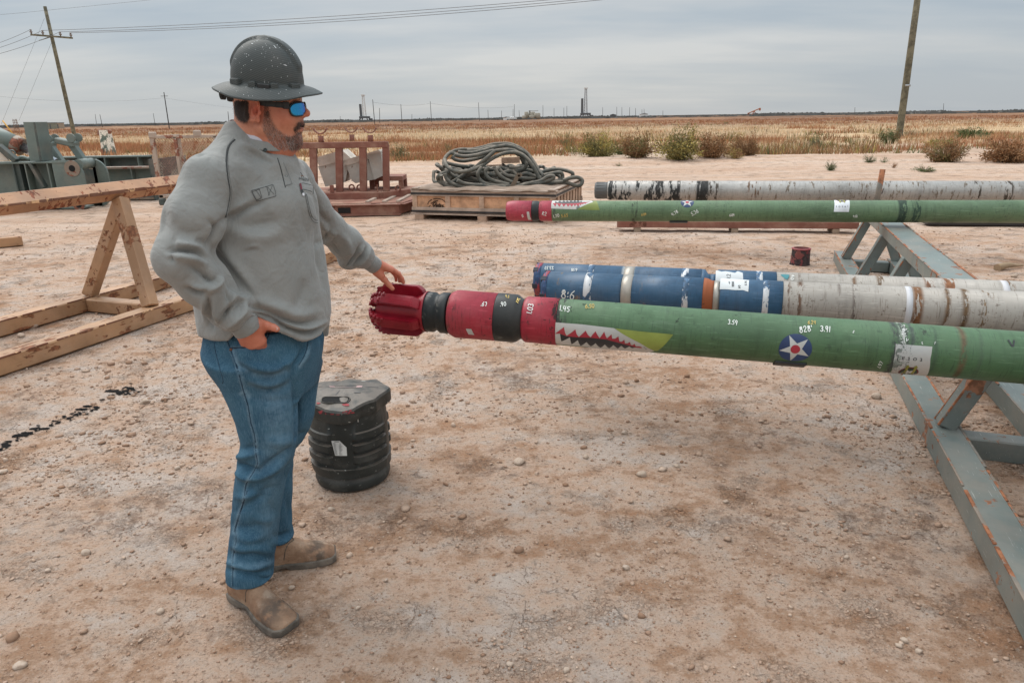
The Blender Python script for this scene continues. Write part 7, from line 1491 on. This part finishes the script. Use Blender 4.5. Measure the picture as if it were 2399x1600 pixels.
# left hand resting on the bit: palm over it, thumb down the near side
LW=J(868,614,2.905); y0=.0
LH=hand(J(842,598,2.84),LW,[[(J(918,633,2.945),.0115),(J(934,643,2.972),.0098),(J(942,653,2.982),.0088),(J(945,662,2.985),.0078)],[(J(916,630,2.966),.0115),(J(934,641,2.994),.0098),(J(940,651,3.002),.0088),(J(941,659.5,3.004),.0080)],[(J(912,629,2.985),.0108),(J(930,640,3.014),.0092),(J(936,650,3.022),.0084),(J(936,659,3.024),.0075)],[(J(907,629,3.002),.0098),(J(921,639,3.032),.0082),(J(927,648,3.038),.0075),(J(928,657,3.042),.0068)]],
 [(J(880,638,2.912),.0150),(J(900,655,2.925),.0130),(J(911,667,2.930),.0105),(J(919.5,676.5,2.929),.0092)],
 [[(LW,.024),(J(918,633,2.945),.0130)],[(LW,.024),(J(916,630,2.966),.0130)],[(J(866,616,2.93),.020),(J(912,629,2.985),.0120)],[(J(862,618,2.94),.018),(J(907,629,3.002),.011)],[(J(870,622,2.905),.020),(J(893,645,2.918),.0145)]])
# right hand in the front pocket, thumb hooked outside
RW=J(580,768,1.990)
RH=hand(J(566,748,1.975),RW,[[(J(613,798,2.004),.0135),(J(620,822,2.034),.0105),(J(624,840,2.050),.009)],[(J(603,804,2.004),.0135),(J(609,830,2.034),.0105),(J(612,848,2.050),.009)],[(J(590,806,2.008),.0125),(J(596,832,2.034),.010),(J(599,848,2.050),.009)],[(J(576,803,2.012),.0115),(J(582,828,2.034),.009),(J(584,842,2.048),.008)]],
 [(J(604,756,2.000),.0165),(J(626,763,1.990),.0125),(J(640,767,1.986),.0105),(J(648,771,1.984),.0095)],
 [[(RW,.027),(J(612,797,1.997),.0160)],[(RW,.027),(J(602,804,1.997),.0160)],[(J(574,775,1.99),.024),(J(588,808,2.0),.015)],[(J(568,778,1.994),.022),(J(573,803,2.006),.014)],[(J(590,760,1.992),.022),(J(612,768,1.996),.0175)]])
def covered():
    g=Fld((-1.12,1.85,.05),(-.5,2.98,1.58),.014); P=(g.X,g.Y,g.Z); m_=lambda a,b,t:tuple(a[i]+(b[i]-a[i])*t for i in range(3))
    f=loft(P,[(.88,-.815,2.205,.13,.15,12),(1.1,-.803,2.205,.15,.165,18),(1.4,-.797,2.205,.12,.16,22),(1.5,-.80,2.205,.09,.13,23),(1.57,-.775,2.205,.05,.06,15)])
    for ch in ([(SH_R,.05),(EL_R,.042),(J(566,748,1.975),.027)],[(SH_L,.045),(EL_L,.038),(J(842,598,2.84),.027)],[((-.82,2.12,.90),.075),(J(625,1040,2.10),.045),(J(585,1320,2.11),.032)],[((-.80,2.30,.90),.07),(J(655,1010,2.31),.045),(J(638,1200,2.335),.032),(J(645,1250,2.34),.03)]): f=smin(f,chain(P,ch,.03),.03)
    return surfnets(f,g.lo,g.v)
BV,BQ=covered(); parts=[(HV,HQ),LH,RH,(BV,BQ)]; off=0; VV=[];QQ=[]
for a,b in parts: VV.append(a);QQ.append(b+off);off+=len(a)
VV=np.concatenate(VV);QQ=np.concatenate(QQ)
loc=np.stack([(VV-HC)@HF,(VV-HC)@HL,VV[:,2]-HC[2]],-1); hm=np.arange(len(VV))<len(HV)
red=np.zeros(len(VV)); lip=np.zeros(len(VV)); beard=np.zeros(len(VV))
x,y,z=loc.T; ya=np.abs(y)
red=np.where(hm,.9*np.exp(-((x-.108)**2+y**2+(z+.012)**2)/.022**2)+.55*np.exp(-((x-.055)**2+(ya-.055)**2+(z+.018)**2)/.03**2)+.95*np.exp(-((x+.008)**2+(ya-.085)**2+z**2)/.030**2)+.35*sst(-.06,-.10,z),.45)
lip=np.where(hm,np.exp(-((x-.094)**2/.010**2+(ya/.019)**4+((z+.0485)/.0125)**4)),0)
BP=[(619,262),(630,264),(638,284),(650,303),(666,316),(682,320),(692,314),(698,309),(708,311),(716,320),(716,335),(702,352),(680,352),(652,350),(636,338),(624,320),(615,300),(616,280)]
MP=[(688,304),(694,291),(704,281.5),(722,281),(722,294),(712,296.5),(702,300),(692,309)]
def inpoly(px,py,P):
    c=np.zeros(len(px),bool); n=len(P)
    for i in range(n):
        x1,y1=P[i];x2,y2=P[(i+1)%n]; m=((y1>py)!=(y2>py))&(px<(x2-x1)*(py-y1)/(y2-y1+1e-9)+x1); c^=m
    return c
near=h2w(np.stack([x,-ya,z],-1)[hm]); qx,qy,_=projv(near)
def soft(P):
    a=np.zeros(len(qx))
    for dx,dy in ((0,0),(2,0),(-2,0),(0,2),(0,-2),(4,1),(-4,-1),(1,4),(-1,-4)): a+=inpoly(qx+dx,qy+dy,P)/9.
    return a
bz=np.maximum(soft(BP),soft(MP)); bz*=(loc[hm][:,2]>-.135); beard[hm]=bz*(1-lip[hm])
t=NT('sunburnt_skin'); ar=t.n('ShaderNodeAttribute',attribute_name='red').outputs['Fac']; al=t.n('ShaderNodeAttribute',attribute_name='lip').outputs['Fac']; ab=t.n('ShaderNodeAttribute',attribute_name='beard').outputs['Fac']
c=t.mix(t.step(t.noise(28,5,.6),.3,.7),(.47,.190,.112),(.58,.26,.165)); c=t.mix(t.math('MULTIPLY',ar,.85),c,(.50,.105,.065)); c=t.mix(t.math('MULTIPLY',t.step(t.noise(120,4,.7),.58,.7),.25),c,(.27,.09,.055)); c=t.mix(t.math('MULTIPLY',al,.8),c,(.34,.105,.09))
c=t.mix(t.math('MULTIPLY',ab,.42),c,(.10,.060,.045)); t.bump(t.math('ADD',t.noise(240,4,.6),t.math('MULTIPLY',t.noise(60,3),.6)),.28,.0016); m_skin=t.fin(c,.48,0,.4)
try: t.b.inputs['Subsurface Weight'].default_value=.12; t.b.inputs['Subsurface Radius'].default_value=(.012,.004,.002); t.b.inputs['Subsurface Scale'].default_value=.6
except Exception: pass
body=mk('body',VV,QQ,m_skin,PER,{'red':red,'lip':lip,'beard':beard})
# nails
m_nail=simple('finger_nail',(.52,.30,.24),.3,var=.05); bpy.context.view_layer.update(); bvb=caster([body])
for q in (((919.5,673.5),(925,672.5),(926.5,679),(921.5,681)),((647.5,766),(651.5,768.5),(651,773),(648,774))):
    adopt(skin_poly(bvb,[densify(list(q),3)],.0007).build('nail',m_nail),body)
# hair and beard: short separate strands rooted in the skin
def strands(n,polys,dirf,len_,wid,name,mats,pick,mirror=True,seed=1,bv=bvb,lift=.35):
    r=random.Random(seed); V=[];mi=[]; Fm=Matrix([list(HF),list(HL),[0,0,1]]); k=0; tries=0
    while k<n and tries<n*6:
        tries+=1; P=r.choice(polys); xs=[p[0] for p in P]; ys=[p[1] for p in P]; px=r.uniform(min(xs),max(xs)); py=r.uniform(min(ys),max(ys))
        if not inpoly(np.array([px]),np.array([py]),P)[0]: continue
        px+=r.gauss(0,1.8); py+=r.gauss(0,1.8)
        q=cast(bv,px,py)
        if q[0] is None or abs((q[0]-Vector(HC)).length)>.2: continue
        L0=Fm@(q[0]-Vector(HC)); N0=Fm@q[1]
        for sg in ((1,-1) if mirror else (1,)):
            Lp=Vector((L0.x,L0.y*sg,L0.z)); Np=Vector((N0.x,N0.y*sg,N0.z)); d=(Vector(dirf(px,py))+Vector((r.gauss(0,.22),r.gauss(0,.22),r.gauss(0,.22)))).normalized(); d=(d-Np*d.dot(Np)+Np*lift*r.uniform(.4,1.3)).normalized(); s=d.cross(Np)
            if s.length<1e-3: s=Vector((0,1,0))
            s=s.normalized()*wid; l=len_*r.uniform(.5,1.2); pts=[Lp-Np*.0006-s,Lp-Np*.0006+s,Lp+d*l-Vector((0,0,l*.15))]
            V+= [tuple(h2w(np.array(p[:]))) for p in pts]; mi.append(pick(r,px,py))
        k+=1
    return adopt(mesh_np(name,np.array(V),np.arange(len(V)).reshape(-1,3),mats,mi=mi),PER)
HM=[simple('dark_brown_hair',(.030,.020,.016),.6),simple('brown_hair',(.075,.045,.030),.6),simple('grey_beard_hair',(.40,.36,.33),.6)]
def bpick(r,px,py):
    g=.16+.38*math.exp(-((px-640)**2/20**2+(py-318)**2/16**2))+.30*(py>330)*(px<690); g*=.6 if px>696 else 1
    return 2 if r.random()<g else (0 if r.random()<.6 else 1)
strands(3600,[BP,BP,[(p[0],p[1]) for p in BP if p[0]>660]],lambda px,py:(.35,0,-1) if px<660 else (.15,0,-1),.0065,.00026,'beard',HM,bpick,seed=2,lift=.45); strands(700,[MP],lambda px,py:(.3,-.35,-1),.0075,.0003,'moustache',HM,lambda r,px,py:0 if r.random()<.7 else 1,seed=3,lift=.4)
strands(420,[[(618,236),(630,236),(630,258),(627,270),(620,270),(618,255)]],lambda px,py:(.1,0,-1),.008,.0003,'sideburn',HM,lambda r,px,py:1 if r.random()<.6 else 0,seed=4,lift=.2)
strands(5200,[[(551,236),(580,236),(579,252),(581,268),(579,278),(571,276),(562,273),(555,265),(552,256)]],lambda px,py:(-.25,0,-1),.016,.0004,'hair',HM,lambda r,px,py:1 if r.random()<.45 else 0,seed=5,lift=.5)
# ---------------------------------------------------------------- collar and undershirt
def band(pts_lo,pts_hi,name,mat,th=.0035,closed=True):
    n=len(pts_lo); V=[tuple(p) for p in pts_lo]+[tuple(p) for p in pts_hi]; F=[(i,(i+1)%n,n+(i+1)%n,n+i) for i in range(n if closed else n-1)]
    o=mesh_np(name,V,F,mat,smooth=True); m=o.modifiers.new('s','SOLIDIFY'); m.thickness=th; m.offset=0; m=o.modifiers.new('d','SUBSURF'); m.levels=m.render_levels=2; return adopt(o,PER)
def ringpts(c,rx,ry,tilt,dz,n=36,yaw=12):
    out=[]
    for k in range(n):
        a=2*math.pi*k/n; u=rx*math.cos(a); v=ry*math.sin(a); z=dz-tilt*math.cos(a)+.006*math.cos(2*a); F_=fd(yaw);R_=-rd(yaw); out.append(np.array(c)+F_*u+R_*v+np.array([0,0,z]))
    return out
NC=np.array([-.757,2.20,1.590])
band(ringpts(NC,.096,.084,.030,-.004),ringpts(NC+np.array([.002,0,0]),.084,.073,.030,.024),'collar',m_rib,.004); band(ringpts(NC+np.array([-.003,0,.004]),.083,.072,.026,.0),ringpts(NC+np.array([-.002,0,.006]),.078,.068,.026,.030),'undershirt_collar',simple('white_undershirt',(.52,.52,.58),.85,var=.04),.003)
bpy.context.view_layer.update(); q=None
for nm in ('collar',):
    co=[o for o in PER.children if o.name==nm][0]; bvc=caster([co]); bvs2=bvs; bvs=bvc; button(c1((914,915))[0],.0052,'button',m_btn,co); bvs=bvs2
# ---------------------------------------------------------------- boots
def boot(heel,toe,shaft,name,label,sx):
    heel=np.array([*heel,0.]);toe=np.array([*toe,0.]); d=toe-heel; L0=np.linalg.norm(d); d/=L0; s=np.array([-d[1],d[0],0]); R=[d,s,np.array([0,0,1.])]; k=L0/.315
    g=Fld(np.minimum(heel,toe)-.09,np.maximum(heel,toe)+np.array([.09,.09,.0]),.0035); g=Fld((min(heel[0],toe[0])-.09,min(heel[1],toe[1])-.09,-.02),(max(heel[0],toe[0])+.09,max(heel[1],toe[1])+.09,.235),.0035); X,Y,Z=g.xform(heel,R); X=X/k; P=(X,Y,Z)
    w_=np.interp(X,[-.005,.02,.06,.12,.20,.26,.30,.318],[.028,.035,.036,.037,.052,.056,.052,.036]); cy=np.interp(X,[0,.12,.2,.30],[0,.002,.006*sx,.010*sx]); 
    out=np.maximum(np.abs(Y-cy)-w_,np.maximum(-.004-X,X-.318))
    sole=smax(out-.003,np.abs(Z-.014)-.015,.005); sole=smax(sole,-ell(P,(.105,0,-.008),(.035,.08,.020)),.006)
    top=np.interp(X,[0,.04,.10,.15,.20,.25,.29,.315],[.13,.15,.14,.115,.088,.070,.056,.036]); up=np.sqrt((np.abs(Y-cy)/(w_-.002))**2.6+(np.clip(Z-.02,0,1)/(top-.02))**2.6)**(2/2.6)-1; up=smax(up*.035,np.maximum(.02-Z,out+.001),.006)
    up=smin(up,cap(P,(.062,0,.09),(.070,0,.17),.042,.038),.03)
    V1,Q1=surfnets(up,g.lo,g.v); V2,Q2=surfnets(sole,g.lo,g.v); V1=lapl(V1,Q1,2); V2=lapl(V2,Q2,1)
    e=empty(name,tuple(heel)); adopt(e,PER); bpy.context.view_layer.update()
    N=vnorm(V1,Q1); V1=V1+N*(fbm(V1[:,0]*40,V1[:,1]*40,V1[:,2]*40,3,3)*.0012)[:,None]
    loc=(V1-heel); lx=(loc@d)/k; dirt=np.exp(-((lx-.25)/.05)**2); a=mk('upper',V1,Q1,m_boot,e,{'toe':dirt}); b=mk('sole',V2,Q2,m_sole,e)
    # stitched vamp line and welt
    mb=MB(); pts=[]
    for t_ in np.linspace(-1,1,17): yy=t_*.047; xx=.150-.035*abs(t_)**1.5+.01*(1-abs(t_)); pts.append((xx,yy))
    bvx=caster([a]); out=[]
    for xx,yy in pts:
        o_=heel+d*xx*k+s*yy+np.array([0,0,.26]); tgt=heel+d*xx*k+s*yy*.6; dv=Vector(tgt-o_).normalized(); h=bvx.ray_cast(Vector(o_),dv)
        if h[0] is not None: out.append(h[0]+h[1]*.0004)
    if len(out)>3: mb.tube(out,.0016,5); adopt(mb.build('vamp_seam',m_sole),a)
    return e
t=NT('tan_boot_leather'); a_=t.n('ShaderNodeAttribute',attribute_name='toe').outputs['Fac']; c=t.mix(t.step(t.noise(9,5,.6),.3,.7),(.21,.115,.068),(.33,.21,.135)); c=t.mix(t.math('MULTIPLY',t.math('MULTIPLY',a_,t.step(t.noise(24,5,.65),.34,.56)),.85),c,(.075,.058,.046)); c=t.mix(t.math('MULTIPLY',t.step(t.noise(14,5,.65,off=(3,3,3)),.5,.68),.5),c,(.42,.33,.25)); c=t.mix(t.math('MULTIPLY',t.step(t.noise(60,4,.7),.6,.7),.4),c,(.10,.06,.04)); t.bump(t.math('ADD',t.noise(90,5,.65),t.math('MULTIPLY',t.noise(16,4,.6,sc=(1,1,2.2)),2.2)),.5,.006); m_boot=t.fin(c,.75,0,.3)
m_sole=simple('dusty_rubber_sole',(.125,.105,.085),.85,var=.35,scale=20,bump=.4,bscale=90)
boot((-1.028,2.150),(-.765,1.968),None,'boot','',-1); boot((-1.0,2.295),(-.715,2.375),None,'boot','',1)
# ---------------------------------------------------------------- hard hat
HT=empty('hard_hat',tuple(h2w(np.array([-.002,0,.082])))); 
def hat():
    n=128; yaw=HY; Mx=Matrix.Identity(3); F_=Vector(HF);L_=Vector(HL); 
    pit=rad(4.2); rol=rad(5)   # tips forward and a little towards the photographer
    f=(F_*math.cos(pit)-Vector((0,0,1))*math.sin(pit)); l=(L_*math.cos(rol)+Vector((0,0,1))*math.sin(rol)); l=(l-f*l.dot(f)).normalized(); u=f.cross(l); 
    c=Vector(h2w(np.array([.010,0,.077]))); A_,B_,H_=.1020,.095,.124
    def W(p): return c+f*p[0]+l*p[1]+u*p[2]
    rings=[]
    def crest(a,r,h):
        y=abs(math.sin(a)*r); x=math.cos(a)*r; wd=.026+.006*(x/.1); k=float(sst(wd+.0035,wd-.0015,np.array(y))); return .0055*k*float(sst(.25,.45,np.array(h)))-.0022*float(np.exp(-((y-wd-.006)/.004)**2))*float(sst(.3,.5,np.array(h)))
    prof=[]
    for h in np.linspace(0,1,40)**.85:
        r=(1-h**2.3)**(1/2.05) if h<1 else 0; prof.append((max(r,.004),h))
    prof=prof[::-1]
    for r,h in prof:
        row=[]
        for k in range(n):
            a=2*math.pi*k/n; x=A_*r*math.cos(a)*(1+.03*(1-h)*(math.cos(a)>0)); y=B_*r*math.sin(a); z=H_*h; nrm=Vector((x/A_**2,y/B_**2,z/H_**2+1e-6)).normalized(); q=Vector((x,y,z))+nrm*crest(a,r*.105,h); row.append(W(q))
        rings.append(row)
    for s in np.linspace(.06,1,14):
        row=[]
        for k in range(n):
            a=2*math.pi*k/n; out=.052*s*(1+.02*math.cos(2*a)); fb=abs(math.cos(a)); dz=-(.004+.030*s**1.25)*(1-.42*fb**2)-.006*s*s*float(sst(.85,.45,np.array(fb)))+.002*math.sin(math.pi*s); nx,ny=math.cos(a)/A_,math.sin(a)/B_; m=math.hypot(nx,ny); row.append(W((A_*math.cos(a)*(1+.03*(math.cos(a)>0))+nx/m*out,B_*math.sin(a)+ny/m*out,dz)))
        rings.append(row)
    V=[tuple(p) for r_ in rings for p in r_]; F=[]
    for i in range(len(rings)-1):
        for k in range(n): F.append((i*n+k,(i+1)*n+k,(i+1)*n+(k+1)%n,i*n+(k+1)%n))
    F.append(tuple(range(n))); o=mesh_np('shell',V,F,m_hat,smooth=True); md=o.modifiers.new('s','SOLIDIFY'); md.thickness=.0035; md.offset=-1
    return o,c,f,l,u,W
t=NT('carbon_weave_shell'); co=t.coord(); wv=t.n('ShaderNodeTexWave',{'Vector':co,'Scale':62.,'Distortion':1.6,'Detail':2.,'Detail Scale':1.2},wave_type='RINGS',rings_direction='Y').outputs['Fac']; wv2=t.n('ShaderNodeTexWave',{'Vector':t.map(rot=(0,rad(52),0)),'Scale':240.,'Distortion':.6},wave_type='BANDS').outputs['Fac']
c=t.mix(wv,(.026,.032,.031),(.062,.070,.068)); c=t.mix(t.math('MULTIPLY',wv2,.35),c,(.085,.095,.092)); c=t.mix(t.math('MULTIPLY',t.step(t.noise(9,4,.6),.5,.75),.35),c,(.13,.12,.11)); m_hat=t.fin(c,.55,.0,.35); t.bump(wv,.10,.001)
try: t.b.inputs['Coat Weight'].default_value=.0
except Exception: pass
hs,hc,hf,hl,hu,HW=hat(); bpy.context.view_layer.update(); adopt(HT,PER); bpy.context.view_layer.update(); adopt(hs,HT); bpy.context.view_layer.update(); bvh=caster([hs])
for (x0,x1,yc) in ((546,564,196),(584,601,203),(632.5,651,207),(678,699,208)):
    q=cast(bvh,(x0+x1)/2,yc-4)
    if q[0] is None: continue
    P0=q[0]; a=cast(bvh,x0,yc-4)[0]; b=cast(bvh,x1,yc-4)[0]
    if a is None or b is None: continue
    tg=(b-a).normalized(); nr=tg.cross(Vector((0,0,1))).normalized(); R_=Matrix((tg,nr,nr.cross(tg)*-1)).transposed(); mb=MB(); mb.box(P0+nr*.004-Vector((0,0,.004)),((b-a).length,.016,.026),R_,.004,2); adopt(mb.build('slot_lug',m_hat),HT)
a=cast(bvh,602,204)[0];b=cast(bvh,632,207)[0]; m_dk=simple('dark_recess_plastic',(.012,.013,.013),.6)
if a and b: tg=(b-a).normalized(); nr=tg.cross(Vector((0,0,1))).normalized(); mb=MB(); mb.box((a+b)/2+nr*.001-Vector((0,0,.002)),((b-a).length,.008,.022),Matrix((tg,nr,nr.cross(tg)*-1)).transposed(),.002); adopt(mb.build('slot_recess',m_dk),HT)
r=random.Random(6); P=[]; zh_=lambda x,y:(480+x/8.107,70+y/8.107)
pts=[(842,357),(1168,303),(1157,415),(762,465),(795,465),(568,540),(1140,523),(1313,527),(1262,590),(1480,597),(1380,706),(1620,624),(1580,640),(736,690),(700,745),(695,815),(590,862),(1148,768),(877,765),(1310,893),(1568,887),(1133,987),(1207,1000),(780,1097),(422,1060),(441,1142),(279,1181),(384,1142),(628,1160),(599,1172),(808,1196),(735,1242),(828,1262),(908,1262),(1128,1133),(1244,1173),(1438,1188),(1405,1217),(1533,1270),(1545,1147),(1555,404),(1600,388),(1455,306),(1370,297),(1297,356),(1415,352),(992,218),(940,235),(1053,168),(1182,178),(1450,212),(590,560),(660,634),(1683,485),(1634,465),(1098,337),(1232,355),(592,650),(1800,1208)]
for x_,y_ in pts+[(r.gauss(1000,300),r.gauss(650,260)) for _ in range(26)]:
    s=r.uniform(.35,.95); p=zh_(x_,y_); P.append([(p[0]+s*math.cos(2*math.pi*k/7)*r.uniform(.7,1.3),p[1]+s*math.sin(2*math.pi*k/7)*r.uniform(.7,1.3)) for k in range(7)])
P+=[[zh_(1300,305),zh_(1312,305),zh_(1362,358),zh_(1345,355)],[zh_(1480,668),zh_(1520,664),zh_(1560,685),zh_(1550,694)],[zh_(885,262),zh_(918,266),zh_(915,276),zh_(890,274)]]
adopt(skin_poly(bvh,P,.0006).build('paint_speck',simple('white_paint_spatter',(.62,.64,.64),.7)),HT)
px_text(bvh,'DIAMOND',*zh_(1888,935),*zh_(2035,890),5.2,simple('silver_hat_print',(.45,.47,.47),.5),'hat_lettering',.0006,HT)
# suspension and ratchet at the nape, strap round the head
mb=MB(); pts=[HW((.088*math.cos(a)*1.0,.076*math.sin(a),-.030)) for a in np.linspace(rad(115),rad(245),16)]
for p,q in zip(pts,pts[1:]): mb.beam(p,q+(q-p)*.1,.004,.034,bev=.001)
mb.box(HW((-.100,0,-.038)),(.030,.055,.042),Matrix((hf,hl,hu)).transposed(),.008,2); adopt(mb.build('ratchet_strap',m_dk),HT)
mb=MB(); mb.lathe([(0,.016),(.012,.016),(.014,.012)],18,Matrix.Translation(HW((-.125,0,-.040)))@rotM(-hf).to_4x4()); mb.beam(HW((-.092,-.035,-.034)),HW((-.088,-.040,-.058)),.010,.012); adopt(mb.build('ratchet_knob',m_dk),HT)
# ---------------------------------------------------------------- sunglasses
SG=empty('sunglasses',tuple(h2w(np.array([.10,0,.008])))); bpy.context.view_layer.update(); adopt(SG,PER); bpy.context.view_layer.update()
t=NT('blue_mirror_lens'); lw=t.n('ShaderNodeLayerWeight',{0:.5}).outputs['Facing']; c=t.mix(t.step(lw,.15,.75),(.03,.30,.55),(.05,.10,.55)); m_lens=t.fin(c,.06,.75,.8); m_frame=simple('matte_black_frame',(.014,.018,.020),.4)
def lenspt(u,v,sg,o=0.):
    y=.035+.0245*u; z=.001+.0175*v-.003*u; x=.1135-9.0*y*y+.004*(-v)*.4+o; return h2w(np.array([x,sg*y,z]))
def outl(a): c_,s_=math.cos(a),math.sin(a); e=.62; return math.copysign(abs(c_)**e,c_),math.copysign(abs(s_)**e,s_)*(1 if s_>0 else 1-.25*(c_<-.2))
for sg in (-1,1):
    V=[];F=[];n=40;m=8
    for i in range(m+1):
        for k in range(n): a=2*math.pi*k/n; u,v=outl(a); V.append(tuple(lenspt(u*i/m,v*i/m,sg)))
    for i in range(m):
        for k in range(n): F.append((i*n+k,(i+1)*n+k,(i+1)*n+(k+1)%n,i*n+(k+1)%n))
    o=mesh_np('lens',V,F,m_lens,smooth=True); md=o.modifiers.new('s','SOLIDIFY'); md.thickness=.002; adopt(o,SG)
    mb=MB(); mb.tube([Vector(lenspt(u*1.04,v*1.06,sg,-.0005)) for u,v in [outl(2*math.pi*k/n) for k in range(n)]],.0026,8,closed=True); adopt(mb.build('rim',m_frame),SG)
    mb=MB(); T_=[(.080,.0600,.011,.011),(.064,.066,.012,.009),(.045,.072,.014,.007),(.018,.0765,.016,.0075),(.000,.078,.019,.006),(-.015,.079,.016,.006)]
    for p,q in zip(T_,T_[1:]): mb.beam(Vector(h2w(np.array([p[0],sg*p[1],p[2]]))),Vector(h2w(np.array([q[0]-.001,sg*q[1],q[2]]))),.004,(p[3]+q[3]),bev=.0012)
    adopt(mb.build('temple_arm',m_frame),SG)
mb=MB(); mb.tube([Vector(lenspt(-1,.35,s_)) if abs(s_)==1 else None for s_ in (-1,1)],.003,8); adopt(mb.build('bridge',m_frame),SG)
